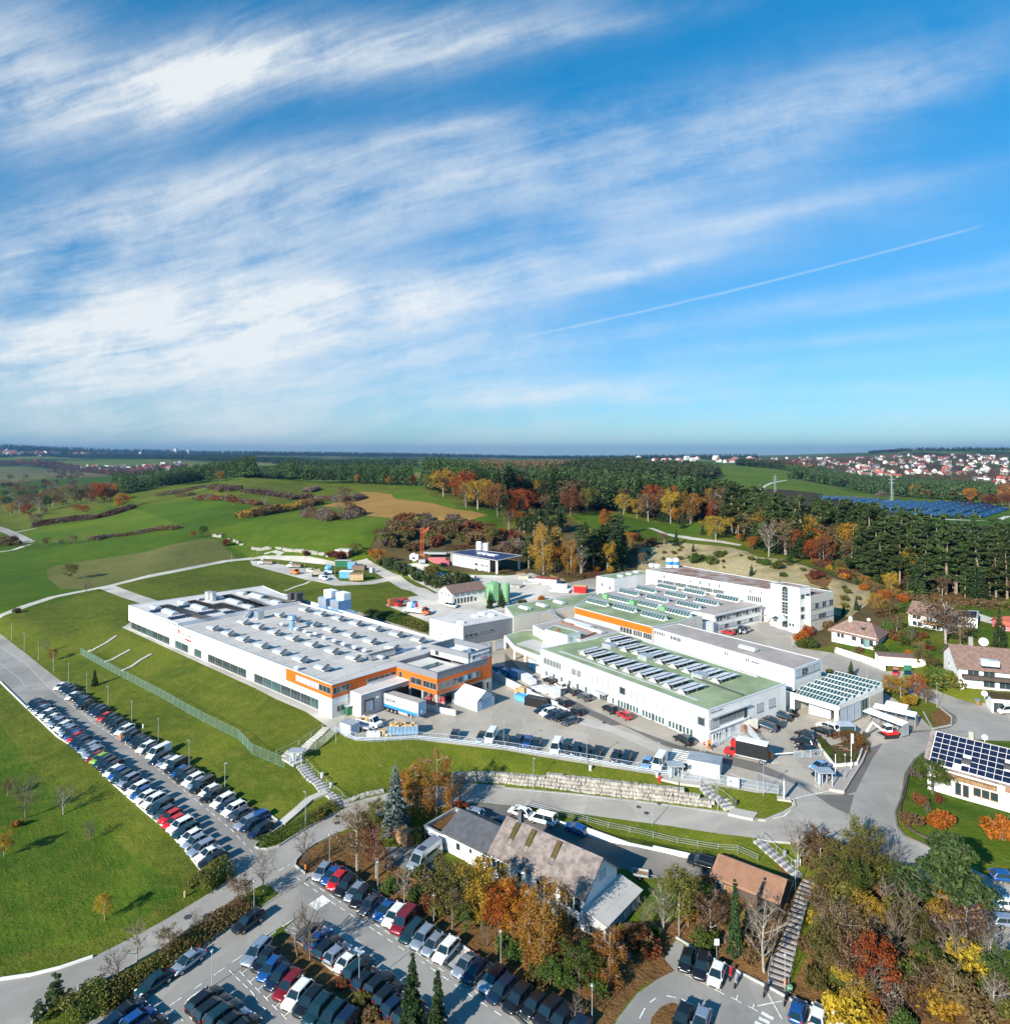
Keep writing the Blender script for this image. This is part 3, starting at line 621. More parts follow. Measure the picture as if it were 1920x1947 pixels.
mat('pvc_grey',(.50,.56,.64),.45,var=.06,sc=.5);mat('black',(.012,.012,.014),.5,var=.1);mat('rubber',(.02,.02,.022),.8,var=.1);mat('card',(.50,.34,.18),.85,var=.25,sc=2.)
mat('fence_green',(.16,.27,.25),.5,.1,var=.1);mat('fence_white',(.50,.57,.65),.5,.2,var=.1);mat('rust',(.30,.09,.04),.8,var=.2);mat('crane_red',(.58,.11,.03),.5,var=.1);mat('signal_orange',(.75,.20,.03),.5,var=.1)
mat('pink_stone',(.50,.40,.37),.85,var=.1);mat('pink',(.62,.16,.18),.7,var=.2,sc=1.5);mat('sandstone',(.45,.40,.30),.9,var=.25,sc=.5)
# ---- windows and openings
WM={}
def winmesh(w,hh,st):
 k=(round(w,1),round(hh,1),st)
 if k in WM: return WM[k]
 w,hh=k[0],k[1];mb=MB();fr=.07 if w<2.5 else .09
 fm,gm={'w': ('frame_white','glass'),'g': ('frame_grey','glass'),'b': ('frame_grey','blind'),'t': ('frame_grey','glass_teal'),'m': ('frame_white','glass_teal'),'d': ('wall_dark_grey','black'),
              'o': ('frame_grey','pvc_grey'),'W': ('wood','glass')}[st]
 mb.box(0,-.02,0,w,.06,fr);mb.box(0,-.02,hh-fr,w,.06,hh);mb.box(0,-.02,fr,fr,.06,hh-fr);mb.box(w-fr,-.02,fr,w,.06,hh-fr)
 n=max(1,int(round(w/1.3))) if st != 'd' else 1
 for i in range(1,n): mb.box(w*i/n-.03,-.02,fr,w*i/n+.03,.05,hh-fr)
 pn=MB()
 if st == 'b':
  for i in range(int(hh/.22)): pn.box(fr,.0,fr+i*.22,w-fr,.035,fr+i*.22+.15)
 pn.box(fr,-.02,fr,w-fr,.012,hh-fr)
 mb.box(-.05,-.02,-.06,w+.05,.12,0.)
 WM[k]=(mb.mesh('window',fm),pn.mesh('pane',gm));return WM[k]
def nrm(A,B):
 d=Vector((B[0]-A[0],B[1]-A[1])).normalized();n=Vector((d.y,-d.x));m=Vector((A[0]+B[0],A[1]+B[1]))/2
 return n if n.dot(-m)>0 else -n
def tcol(A,B,px):          # where the wall line A->B crosses a photo column
 u=(px-CXP)/FPX;d=(B[0]-A[0])-u*(B[1]-A[1]);return (u*A[1]-A[0])/d
def zrow(A,B,px,py):
 t=tcol(A,B,px);Y=A[1]+(B[1]-A[1])*t;return HC-Y*(py-HY)/FPX
def wins(par,A,B,t0,t1,z0,z1,n,st='w',fill=.82,name='window',out=.0):
 """n windows evenly between wall fractions t0..t1"""
 A2,B2=Vector(A[:2]),Vector(B[:2]);L=(B2-A2).length;nn=nrm(A,B)
 d=(B2-A2).normalized();left=Vector((d.y,-d.x)).dot(nn)>0     # local +y must be outward = nn
 for i in range(n):
  a=t0+(t1-t0)*i/n;b=t0+(t1-t0)*(i+1)/n;m=(a+b)/2;w=abs(b-a)*L*fill
  me=winmesh(w,z1-z0,st[i % len(st)])
  ux=-d if left else d        # local x with y=nn outward: rotate
  ux=Vector((nn.y,-nn.x));c=A2+d*(m*L)-ux*(round(w,1)/2)+nn*(.02+out)
  inst('pane',me[1],inst(name,me[0],par,Vector((c.x,c.y,z0))-par.location,math.atan2(ux.y,ux.x)))
def panel(par,A,B,t0,t1,z0,z1,m,th=.05,name='panel',out=0.):
 """cladding panel proud of a wall"""
 A2,B2=Vector(A[:2]),Vector(B[:2]);nn=nrm(A,B);p,q=A2+(B2-A2)*t0,A2+(B2-A2)*t1
 mb=MB();mb.prism([tuple(p+nn*(out-.02)),tuple(q+nn*(out-.02)),tuple(q+nn*(out+th)),tuple(p+nn*(out+th))],z0,z1,bottom=True)
 return mb.build(name,m,par)
def glyphs(n,s_):
 mb=MB();rs=random.Random(n)      # writing too blurred to read in the photo: letter sized strokes
 for i in range(n):
  x=(i-n/2)*s_*.6;hh=s_*rs.choice((.5,.5,.75));mb.box(x,0,0,x+s_*.13,hh,.03);mb.box(x,rs.uniform(.1,.35)*s_,0,x+s_*.42,rs.uniform(.1,.35)*s_+s_*.12,.03)
  if rs.random()<.6: mb.box(x+s_*.3,0,0,x+s_*.43,s_*.5,.03)
 return mb.mesh('lettering','black')
def wtext(par,A,B,tm,z,txt,size,m,name='lettering',out=.08,bold=0.):
 cu=bpy.data.curves.new(name,'FONT');cu.body=txt;cu.size=size;cu.extrude=.02;cu.align_x='CENTER';cu.offset=bold;cu.resolution_u=2
 o=bpy.data.objects.new(name,cu);COL.objects.link(o);bpy.context.view_layer.update()
 me=bpy.data.meshes.new_from_object(o) if txt[0] != '#' else glyphs(int(txt[1:]),size);me.materials.clear();me.materials.append(MATS[m]);bpy.data.objects.remove(o)
 A2,B2=Vector(A[:2]),Vector(B[:2]);nn=nrm(A,B);c=A2+(B2-A2)*tm+nn*out;ux=Vector((-nn.y,nn.x))
 o=bpy.data.objects.new(name,me);COL.objects.link(o)
 M=Matrix(((ux.x,0,nn.x,c.x-par.location.x),(ux.y,0,nn.y,c.y-par.location.y),(0,1,0,z-par.location.z),(0,0,0,1)))
 o.parent=par;o.matrix_basis=M;return o
def flat(name,label,cat,roof,zt,zb,wm,rm,lip=.35,cop='coping',par=None,low=.3):
 """flat-roofed block from its roof corners in the plane"""
 pts=[tuple(p[:2]) for p in roof];c=cen(pts)
 t=par if par is not None else thing(name,label,cat,(c.x,c.y,zb))
 MB().prism(pts,zb-1.5,zt-.12,cap=False).build('wall',wm,t)
 inn=inset(pts,lip);MB().prism(inn,zt-low-.2,zt-low).build('roof',rm,t)
 mb=MB();ring(mb,inset(pts,-.05),inn,zt-.14,zt);ring(mb,inset(pts,lip-.06),inn,zt-low-.1,zt-.14);mb.build('parapet',cop,t)
 return t
def gable(name,label,cat,E,Rg,ze,zr,zb,wm,rm,over=.45,th=.22,par=None):
 """E: eave corners [front left, front right, back right, back left]; Rg: ridge ends [left, right]"""
 E=[Vector((p[0],p[1])) for p in E];Rg=[Vector((p[0],p[1])) for p in Rg];c=cen(E);t=par or thing(name,label,cat,(c.x,c.y,zb))
 mb=MB();V=[(*E[0],zb-1),(*E[1],zb-1),(*E[2],zb-1),(*E[3],zb-1),(*E[0],ze),(*E[1],ze),(*E[2],ze),(*E[3],ze),(*Rg[0],zr-.15),(*Rg[1],zr-.15)]
 mb.add(V,[(0,1,5,4),(1,2,6,5),(2,3,7,6),(3,0,4,7),(4,7,8),(5,6,9)]);mb.build('wall',wm,t)
 ax=(Rg[1]-Rg[0]).normalized();mb=MB()
 hip=((E[0]+E[3])/2-Rg[0]).length>1.2;ol=Vector((0,0)) if hip else ax*over
 def slope(a,b,r0,r1):
  ra,rb=r0-ol,r1+ol;a=a-ax*over;b=b+ax*over
  da=(a-ra);db=(b-rb);k=(zr-ze)/max(.1,((a+b)/2-(ra+rb)/2).length)
  na=da.normalized()*over;nb=db.normalized()*over;a=a+na;b=b+nb;z=ze-k*over*.8
  v=[(*a,z),(*b,z),(*rb,zr),(*ra,zr)];v += [(x,y,zz-th) for x,y,zz in v]
  mb.add(v,[(0,1,2,3),(7,6,5,4),(0,4,5,1),(1,5,6,2),(3,2,6,7),(0,3,7,4)])
 slope(E[0],E[1],Rg[0],Rg[1]);slope(E[3],E[2],Rg[0],Rg[1])
 if hip:
  for a,b,r,s in ((E[0],E[3],Rg[0],-1),(E[1],E[2],Rg[1],1)):
   a=a+(a-r).normalized()*over+ax*s*over;b=b+(b-r).normalized()*over+ax*s*over;z=ze-.2
   v=[(*a,z),(*b,z),(*r,zr),(*a,z-th),(*b,z-th),(*r,zr-th)];mb.add(v,[(0,1,2),(5,4,3),(0,3,4,1),(1,4,5,2),(2,5,3,0)])
 mb.build('roof',rm,t);return t
def boxat(name,m,par,c,ax,L,Wd,z0,z1,local=False):
 """box centred at c, long axis ax"""
 ax=Vector(ax[:2]).normalized();n=Vector((-ax.y,ax.x));c=Vector(c[:2])
 q=[tuple(c+ax*L/2*i+n*Wd/2*j) for i,j in ((-1,-1),(1,-1),(1,1),(-1,1))]
 mb=MB();mb.prism(q,z0,z1,bottom=True);return mb.build(name,m,par)
# ================================================================ the factory
AX=Vector((.755,-.656));BX=Vector((.70,.714))        # long and cross directions of the left hall
def lerp(a,b,t): return a+(b-a)*t
# ---- left production hall
L_,N_=W(244.5,1154,7.5),W(631,1302,7.5);J_=W(754,1265.8,7.5);K2=W(858,1221,7.5);BK=W(500,1116.5,7.5)
S1=W(338,1189,7.5);S2=W(571,1146,7.5)
hall=thing('factory_hall','long white and orange production hall with grey flat roof full of barrel skylights','factory',(-75,195,0))
ov=.8;nf=nrm(L_,N_);L2,N2=Vector(L_[:2]),Vector(N_[:2]);tg=tcol(L_,N_,606)
MB().prism([L_[:2],N_[:2],J_[:2],K2[:2],BK[:2]],2.9,7.38,cap=False).build('wall','white_wall',hall)
gl=[tuple(L2-nf*ov+AX*.5),tuple(lerp(L2,N2,tg)-nf*ov)]
MB().prism([gl[0],gl[1],tuple(lerp(L2,N2,tg)),N_[:2],J_[:2],K2[:2],BK[:2],(L_[0]+.5,L_[1]+1.2)],-.6,2.9,cap=False).build('wall','white_wall_warm',hall)
MB().prism([L_[:2],tuple(lerp(L2,N2,tg)),gl[1],gl[0]],2.86,2.98,bottom=True).build('soffit','wall_grey',hall)
wins(hall,Vector((*gl[0],0)),Vector((*gl[1],0)),.0,1.,.25,2.75,26,'gggtgggotgbtogggggbgtt',.97,out=.05)
rm_=MB().prism(inset([L_[:2],S1[:2],S2[:2],BK[:2]],.3),7.3,7.9).build('roof','roof_light',hall)
MB().prism([S1[:2],N_[:2],J_[:2],K2[:2],S2[:2]],6.9,7.2).build('roof','roof_grey',hall)
mb=MB();q=[S1[:2],N_[:2],J_[:2],K2[:2],S2[:2]];ring(mb,inset(q,-.05),inset(q,.3),7.36,7.5);ring(mb,inset(q,.05),inset(q,.25),7.0,7.36)
q=[L_[:2],S1[:2],S2[:2],BK[:2]];ring(mb,inset(q,-.04),inset(q,.3),7.5,8.1);mb.build('parapet','coping',hall)
t54=tcol(L_,N_,544);panel(hall,L_,N_,t54,1,4.4,7.3,'orange');panel(hall,N_,J_,0,tcol(N_,J_,697),4.4,7.3,'orange');panel(hall,N_,J_,tcol(N_,J_,697),1.,6.3,7.3,'orange')
wins(hall,L_,N_,tcol(L_,N_,563),tcol(L_,N_,607),5.3,6.7,6,'oo',.97,out=.05);wins(hall,L_,N_,tcol(L_,N_,607),.997,5.3,6.7,3,'g',.97,out=.05)
wins(hall,N_,J_,.01,tcol(N_,J_,664),5.3,6.7,4,'g',.97,out=.05);wins(hall,N_,J_,tcol(N_,J_,698),.99,5.6,6.3,5,'g',.97);wins(hall,N_,J_,tcol(N_,J_,640),tcol(N_,J_,655),1.2,2.4,2,'t',.95)
# company sign on the long facade: red mark, grey word bar, red word
ts=tcol(L_,N_,340);tag(panel(hall,L_,N_,ts-.003,ts+.006,5.5,6.6,'red',.06,'logo_mark'),'small red emblem on the long white facade')
wtext(hall,L_,N_,tcol(L_,N_,354),5.35,'#13',1.0,'frame_grey');wtext(hall,L_,N_,tcol(L_,N_,358),4.1,'#6',1.25,'red',bold=.02)
def dome(L,w,hh,n=7,seg=5):
 mb=MB();pr=[(-w/2,.0)]+[(-w/2*math.cos(math.pi*k/n),.25+hh*math.sin(math.pi*k/n)) for k in range(n+1)]+[(w/2,0.)]
 m=len(pr);v=[(x,y,z) for x in (-L/2,L/2) for y,z in pr];f=[(i,i+1,m+i+1,m+i) for i in range(m-1)]+[tuple(range(m)),tuple(range(m,2*m))]
 mb.add(v,f)
 for s_ in range(seg+1):
  x=-L/2+L*s_/seg
  for i in range(1,m-2): mb.add([(x-.04,*pr[i]),(x+.04,*pr[i]),(x+.04,pr[i+1][0],pr[i+1][1]),(x-.04,pr[i+1][0],pr[i+1][1])],[(0,1,2,3)],1);
  return mb
d1=dome(4.4,2.3,.42).mesh('skylight',['glass_milky','galv'],smooth=False);d2=dome(8.,2.5,.6,seg=8).mesh('skylight',['glass_milky','galv']);vent=MB().box(-.7,-.55,0,.7,.55,.3).box(-.55,-.4,.3,.55,.4,.5).mesh('roof_vent','pvc_white')
lid=MB();lid.box(-1.,-.6,0,1.,.6,.06);lidm=lid.mesh('vent_flap','metal_dark')
ra=math.atan2(AX.y,AX.x);rb=math.atan2(BX.y,BX.x)
def onroof(me,nm,s,z,rz,par=None,sc=1.):
 par=par or hall
 for v in WP(s,z): inst(nm,me,par,v-par.location,rz,sc)
SK='B1 1610,380 1725,420 1840,465 B2 72,513 214,563 366,617 530,680 170,414 308,458 452,505 605,555 770,608 50,372 206,280 325,315 457,352 590,392 740,434 893,480 1060,530 398,240 518,272 650,308 785,345 930,385 1090,428 1255,470 B1 1840,335'
onroof(d1,'skylight',SK,7.45,ra)
for v in WP(SK,7.9):
 o=inst('vent_flap',lidm,hall,v-hall.location+Vector((AX.x*1.2,AX.y*1.2,.55)),rb);o.rotation_euler=(0,R(-28),rb)
onroof(d2,'skylight','B1 1285,258 1505,222 1770,178 B2 40,135',8.,ra);onroof(d1,'skylight','B1 1175,220 1385,185 1650,148 1830,115 1880,215 B2 185,180',8.,ra)
onroof(vent,'roof_vent','B2 225,350 400,405 430,430 545,452 480,420 620,475 690,500 775,525 850,548 330,385 975,600 1265,525 340,680 B1 1400,300 1625,262 1700,230',7.6,ra)
# roof solar strips: short tilted rows
def solar_strip(par,a,b,n,wd,z,name='solar_row',tilt=.35):
 a,b=Vector(a[:2]),Vector(b[:2]);d=(b-a)/n;u=d.normalized();nn=Vector((-u.y,u.x));mb=MB()
 for i in range(n):
  c=a+d*(i+.5);h0=u*d.length*.38;s=nn*wd/2
  v=[(*(c-h0-s),z),(*(c+h0-s),z+tilt),(*(c+h0+s),z+tilt),(*(c-h0+s),z)];v += [(x,y,zz-.06) for x,y,zz in v]
  mb.add(v,[(0,1,2,3),(7,6,5,4),(0,4,5,1),(1,5,6,2),(2,6,7,3),(3,7,4,0)])
 return mb.build(name,'solar',par)
for s_,n,w_ in (('B1 1225,197 1560,297',26,3.6),('B1 1430,165 1660,225',20,3.6),('B1 1640,185 1830,240',16,3.4),('B1 1700,120 B2 60,210',26,3.6),('B2 -50,95 280,180',22,3.4),('B2 -40,150 110,210',12,3.2),
                  ('B1 1140,248 1245,228',5,3.),('B1 1275,300 1420,275',6,3.),('B1 1355,212 1480,192',6,3.),('B1 1500,262 1640,240',6,3.),('B1 1500,155 1620,145',6,3.),('B1 1690,255 1760,245',4,3.),('B1 1850,100 1905,112',4,2.)):
 p=WP(s_,8.3);solar_strip(hall,p[0],p[1],n,w_,8.05)
for x,y,s_,hh in ((1570,150,1.2,3.),(1605,155,1.2,3.)):
 v=WP('B1 %d,%d' % (x,y),8.5)[0];mb=MB();mb.cyl(v.x,v.y,7.9,7.9+hh,s_);mb.build('vent_drum','metal',hall)
def unit(par,s,z,L,w,hh,m='unit_blue',name='cooling_unit'):
 v=WP(s,z)[0];o=boxat(name,m,par,v,AX,L,w,z,z+hh);t=Vector(v[:2])
 mb=MB()
 for i in range(int(L/1.2)):
  c=t+AX*(-L/2+.6+i*1.2);mb.cyl(c.x,c.y,z+hh,z+hh+.12,min(.45,w/3),n=10)
 if mb.v: mb.build('fan','metal_dark',par)
 return o
def louver_unit(s,z,L,w,h1,h2):
 v=Vector(WP(s,z)[0][:2]);boxat('cooling_unit','unit_blue',hall,v,BX,w,L,z,z+h1);boxat('cooling_hood','pvc_white',hall,v+BX*w*.18,BX,w*.55,L*.98,z+h1,z+h2)
 n=nrm(v-BX*w/2-AX*L/2,v-BX*w/2+AX*L/2);mb=MB()
 for i in range(9):
  for k in range(2): c=v-BX*(w/2)+AX*(-L/2+L*(i+.5)/9);mb.box(c.x-.22,c.y-.2,z+.4+k*1.3,c.x+.22,c.y+.05,z+1.5+k*1.3)
 mb.build('louvre','metal',hall)
pl=WP('B2 480,205 640,250 775,270 775,240 560,180',6.0)
MB().prism([p[:2] for p in (W(600,1153,7.),W(642,1165,7.),W(676,1162,7.),W(634,1148,7.))],-.5,7.).build('plant_deck','unit_blue',hall)
louver_unit('B2 575,205',7.1,4.6,5.0,3.0,5.2);louver_unit('B2 668,225',7.1,4.6,5.0,3.0,5.2)
for s_ in ('B2 300,140','B2 345,140'): v=WP(s_,9.5)[0];boxat('cooling_unit','metal_dark',hall,v,AX,2.0,2.4,8.6,11.)
mb=MB();v=WP('B2 320,150',8.)[0]
for i in range(-3,4): mb.bar((v.x+AX.x*i,v.y+AX.y*i,7.9),(v.x+AX.x*i,v.y+AX.y*i,8.7),.15,.15)
mb.bar(Vector(v)+Vector((*(AX*-4),.6)),Vector(v)+Vector((*(AX*4),.6)),3.4,.2);mb.build('unit_stand','galv',hall)
v=WP('B2 50,300',7.3)[0];boxat('duct_tower','metal',hall,v,AX,2.6,2.0,7.2,9.6);v=WP('B2 300,385',7.3)[0];mb=MB();mb.cyl(v.x,v.y,7.2,10.4,.8);mb.cyl(v.x,v.y,10.4,11.4,1.5,1.2,10);mb.build('exhaust_stack','unit_blue',hall)
v=WP('B2 970,585',7.6)[0];boxat('chiller','metal',hall,v,BX,7.4,2.,7.5,8.5);mb=MB()
for i in range(6): c=Vector(v[:2])+BX*(-3.1+1.24*i);mb.cyl(c.x,c.y,8.5,8.75,.5)
mb.build('fan','metal_dark',hall);p=WP('B2 1040,575 1210,525',7.5);MB().bar(p[0],p[1],.5,.4).build('roof_duct','unit_blue',hall)
p=WP('B1 1860,300 1905,240',7.4);MB().bar(p[0],p[1],1.,.8).build('roof_duct','metal',hall)
# dark seams and puddles on the roof membrane
mat('puddle',(.16,.15,.19),.25,var=.3,sc=.4);mb=MB();rs=random.Random(3)
for s_,rx in (('B2 230,355',2.2),('B2 370,395',2.6),('B2 500,435',3.),('B2 640,490',3.),('B2 745,522',2.6),('B2 815,545',2.2)):
 v=WP(s_,7.22)[0];mb.add([(v.x+AX.x*rx*math.cos(a)*rs.uniform(.7,1.2)*1.3+BX.x*.9*math.sin(a)*rs.uniform(.6,1.2),v.y+AX.y*rx*math.cos(a)*1.3+BX.y*.9*math.sin(a),7.22) for a in [k*math.pi/6 for k in range(12)]],[tuple(range(12))])
mb.build('puddle','puddle',hall);mb=MB()
for t in np.linspace(.06,.97,12):
 a=lerp(Vector(S1[:2]),N2,t);b=lerp(Vector(S2[:2]),Vector(K2[:2]),t);mb.bar((*a,7.208),(*lerp(a,b,.96),7.208),.10,.014)
 for k in range(14): c=lerp(a,b,(k+rs.random())/14.5);mb.box(c.x-.12,c.y-.12,7.2,c.x+.12,c.y+.12,7.33)
mb.build('roof_seam','frame_grey',hall)

# ---- office block at the right end of the hall: dark grey and orange
K_=W(831,1350.7,0);M_=W(934.8,1229.8,10.9);J2=Vector((J_[0],J_[1]));K3=Vector(K_[:2]);M3=Vector(M_[:2]);JB=J2+(M3-K3)
off=thing('office_block','grey and orange cantilevered office wing with sign above a loading bay','office',(K3.x,K3.y,0))
q=[tuple(J2),tuple(K3),tuple(M3),tuple(JB)]
MB().prism(q,3.4,8.36,cap=False,bottom=True).build('wall','wall_dark_grey',off)
iq=inset(q,.5);MB().prism([iq[0],tuple(lerp(Vector(iq[0]),Vector(iq[3]),.55)),tuple(lerp(Vector(iq[1]),Vector(iq[2]),.55)),iq[1]][::-1],7.3,7.6).build('roof','roof_light',off)
mb=MB();ring(mb,inset(q,-.06),inset(q,.4),8.3,8.5);ring(mb,inset(q,.02),inset(q,.38),7.4,8.3);mb.build('parapet','wall_dark_grey',off)
m0=lerp(K3,M3,.55);j0=lerp(J2,JB,.55);tq=[tuple(j0),tuple(m0),tuple(M3),tuple(JB)]
MB().prism([tuple(j0+AX*1.),tuple(m0-AX*0),tuple(M3),tuple(JB+AX*1.)],8.3,10.3,cap=False).build('wall','wall_grey',off);
mb=MB();tq2=[tuple(j0+AX*1.),tuple(m0),tuple(M3),tuple(JB+AX*1.)];ring(mb,inset(tq2,-.05),inset(tq2,.3),9.6,10.9);mb.build('parapet','wall_dark_grey',off)
MB().prism(inset(tq2,.3),8.7,8.9).build('roof','sky_blue',off)
for t in (.3,.5,.7): c=lerp(lerp(j0,m0,.5),lerp(JB,M3,.5),t);boxat('cooling_unit','pvc_white',off,c,BX,1.2,3.6,8.9,10.1)
boxat('roof_light','glass_teal',off,lerp(lerp(J2,K3,.5),lerp(j0,m0,.5),.5),AX,2.0,5.4,7.6,7.85)
v=lerp(K3,m0,.1)
panel(off,J2,K3,0,1,3.5,7.0,'orange');panel(off,K3,M3,0,.93,3.5,6.9,'orange');panel(off,K3,M3,.93,1,3.5,8.6,'orange')
wins(off,J2,K3,.36,.64,4.5,6.0,2,'g',.96,out=.05);wins(off,J2,K3,.67,.99,4.5,6.0,2,'g',.96,out=.05);wins(off,J2,K3,.07,.15,4.6,6.4,1,'g',.9,out=.05)
wins(off,K3,M3,.01,.46,4.5,6.0,4,'g',.97,out=.05);wins(off,K3,M3,.46,.76,4.7,6.1,4,'ot',.97,out=.05)
wins(off,lerp(j0,m0,.0)+AX,m0,.12,.24,8.6,10.0,1,'g')
panel(off,K3,M3,.60,.955,8.55,10.5,'pvc_white',.08,'sign_board');panel(off,K3,M3,.63,.67,9.2,10.0,'metal_dark',.12,'logo_mark')
wtext(off,K3,M3,.80,9.55,'#13',.78,'metal_dark',out=.12,bold=.012);wtext(off,K3,M3,.86,8.75,'#6',.72,'red',out=.12,bold=.015)
# open bay below
ib=inset(q,.4);MB().prism([tuple(lerp(J2,JB,.45)),tuple(lerp(K3,M3,.45)),tuple(M3),tuple(JB)],-.5,3.5,cap=False).build('wall','wall_beige',off)
mb=MB()
for c in (lerp(J2,K3,.34),lerp(J2,K3,.66),K3,lerp(K3,M3,.4)): mb.prism([(c.x-.3,c.y),(c.x,c.y-.3+.3),(c.x+.3,c.y+.3),(c.x,c.y+.6)],-.2,3.5)
mb.build('column','concrete_wall',off)
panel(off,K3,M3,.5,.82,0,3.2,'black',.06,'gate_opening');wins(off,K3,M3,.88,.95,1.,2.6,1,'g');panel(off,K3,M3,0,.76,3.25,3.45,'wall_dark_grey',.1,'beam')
rk=thing('storage_rack','red and wooden stacked goods under the office wing','rack',(K3.x-3,K3.y+4,0));mb=MB()
for i in range(5):
 for k in range(3): c=K3-AX*(1.5+i*1.2)+BX*3.2;mb.box(c.x-.45,c.y-.45,.1+k*.95,c.x+.45,c.y+.45,.85+k*.95,(i+k) % 3)
mb.build('goods',['card','red','wood'],rk);mb=MB()
for i in range(6): c=K3-AX*(.9+i*1.2)+BX*2.6;mb.cyl(c.x,c.y,0,3.,.06)
mb.build('upright','blue',rk)
# ---- dock annex
Q0,Ql,Qr=W(686.6,1365,0),W(666,1314.2,5),W(778.6,1292.8,5);Q=[Vector(p[:2]) for p in (Ql,Q0,Qr)];Q.append(Q[2]+(Q[0]-Q[1])*1.25)
ann=flat('loading_dock','low grey dock annex with a sectional door beside the trailer','building',Q,5.,0,'wall_grey','roof_light',cop='pvc_white',low=.12)
panel(ann,Q[0],Q[1],0.,1.,0,4.9,'white_wall',.04);A_,B_=Q[1],Q[2]
panel(ann,A_,B_,tcol(A_,B_,692),tcol(A_,B_,710),.9,3.6,'wood_dark',.25,'door_frame');wins(ann,A_,B_,tcol(A_,B_,694),tcol(A_,B_,708),1.0,3.3,1,'o',.9,'dock_door',.27)
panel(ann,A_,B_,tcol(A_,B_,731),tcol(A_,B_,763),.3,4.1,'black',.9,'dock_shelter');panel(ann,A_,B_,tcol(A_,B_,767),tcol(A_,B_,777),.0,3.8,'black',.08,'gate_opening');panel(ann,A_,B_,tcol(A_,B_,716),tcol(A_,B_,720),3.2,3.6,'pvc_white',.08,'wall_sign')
bn=thing('utility_box','green and grey bin enclosure at the corner of the white hall','enclosure',(*G(666,1360)[:2],0));c=G(662,1358)
for i,m_ in enumerate(('green_dark','galv','metal_dark')): cc=Vector(c[:2])+BX*i*1.5;boxat('bin',m_,bn,cc,BX,1.3,1.6,0,1.7)
boxat('roof','galv',bn,Vector(c[:2])+BX*1.5,BX,5.,2.2,2.0,2.1)
# ---- party tent
T0,T1,T2=W(859.8,1336.8,0),W(907,1354,0),W(939.8,1340.8,0);a,b,c=(Vector(p[:2]) for p in (T0,T1,T2));d=a+(c-b)
tent=gable('storage_tent','white marquee tent with grey side walls in the yard','tent',[a,b,c,d],[(a+d)/2,(b+c)/2],2.4,4.1,0,'pvc_grey','pvc_white',.12,.05)
panel(tent,b,c,.25,.78,0,2.3,'unit_blue',.04,'door');mb=MB()
for t in (.12,.88): e=lerp(b,c,t);nn=nrm(b,c);mb.prism([tuple(e+nn*.03),tuple(e+(c-b).normalized()*.5+nn*.03),tuple(e+(c-b).normalized()*.5+nn*.06),tuple(e+nn*.06)],2.2,2.6)
mb.build('vent','black',tent);mb=MB()
mb.bar((*lerp(a,b,.5),2.42),(*lerp((a+d)/2,(b+c)/2,.5),4.14),.1,.06);mb.build('seam','frame_grey',tent)
# low concrete wall of the bay
p=[W(x,y,0) for x,y in P('B2 1200,965 1400,1010 1535,1035')];cw=MB()
for i in range(2): cw.bar((p[i].x,p[i].y,.6),(p[i+1].x,p[i+1].y,.6),.3,1.25)
tag(cw.build('concrete_wall','concrete_wall'),'low pale concrete wall in front of the loading bay','wall')

# ================================================================ green roofed main works
A_,B_,C_,D_=W(1028,1233.5,7.5),W(1346.8,1351,7.5),W(1494,1299,7.5),W(1176.7,1200.8,7.5)
gw=flat('works_building','two storey white works with pale green roof and rows of tilted shed skylights','factory',[A_,B_,C_,D_],7.5,0,'white_wall','roof_green',low=.15)
F=lambda px: tcol(A_,B_,px)
panel(gw,A_,B_,.0,.985,5.75,6.0,'wall_grey',.5,'sun_canopy')
wins(gw,A_,B_,F(1032),F(1066),4.0,5.6,12,'mg',.9);wins(gw,A_,B_,F(1067),F(1085),4.0,5.6,4,'b',.97);wins(gw,A_,B_,F(1086),F(1105),4.0,5.6,6,'mgw',.9)
wins(gw,A_,B_,F(1106),.985,4.0,5.6,20,'bbbbbbbgbbbb',.97)
wins(gw,A_,B_,F(1037),F(1128),1.,2.4,18,'mob',.92);wins(gw,A_,B_,F(1140),F(1155),.1,2.6,3,'g',.9,'door');wins(gw,A_,B_,F(1163),F(1325),1.,2.5,26,'mommmgmm',.86)
panel(gw,A_,B_,F(1136),F(1158),2.75,2.95,'wall_grey',1.6,'canopy')
F=lambda px: tcol(B_,C_,px)
panel(gw,B_,C_,.01,F(1424),5.7,5.9,'wall_grey',.5,'sun_canopy');wins(gw,B_,C_,F(1350),F(1366),3.6,5.5,3,'b',.97);wins(gw,B_,C_,F(1367),F(1413),4.0,5.5,13,'g',.8);wins(gw,B_,C_,F(1413),F(1421),3.1,5.6,1,'g',.8,'door')
wins(gw,B_,C_,F(1354),F(1372),.9,2.5,3,'m',.8);wins(gw,B_,C_,F(1378),F(1382),.1,2.6,1,'g',.8,'door');wins(gw,B_,C_,F(1388),F(1396),.1,2.6,1,'o',.8,'door');panel(gw,B_,C_,.0,F(1424),3.0,3.25,'frame_white',.25,'ledge')
wins(gw,B_,C_,F(1437),F(1451),3.4,5.2,1,'b',.9);wins(gw,B_,C_,F(1460),F(1474),3.4,5.2,1,'b',.9);wins(gw,B_,C_,F(1437),F(1440),.3,2.2,1,'o',.9)
wtext(gw,B_,C_,F(1361),6.75,'#13',.5,'frame_grey')
ax=(Vector(B_[:2])-Vector(A_[:2])).normalized();bx=(Vector(C_[:2])-Vector(B_[:2])).normalized();gra=math.atan2(ax.y,ax.x)
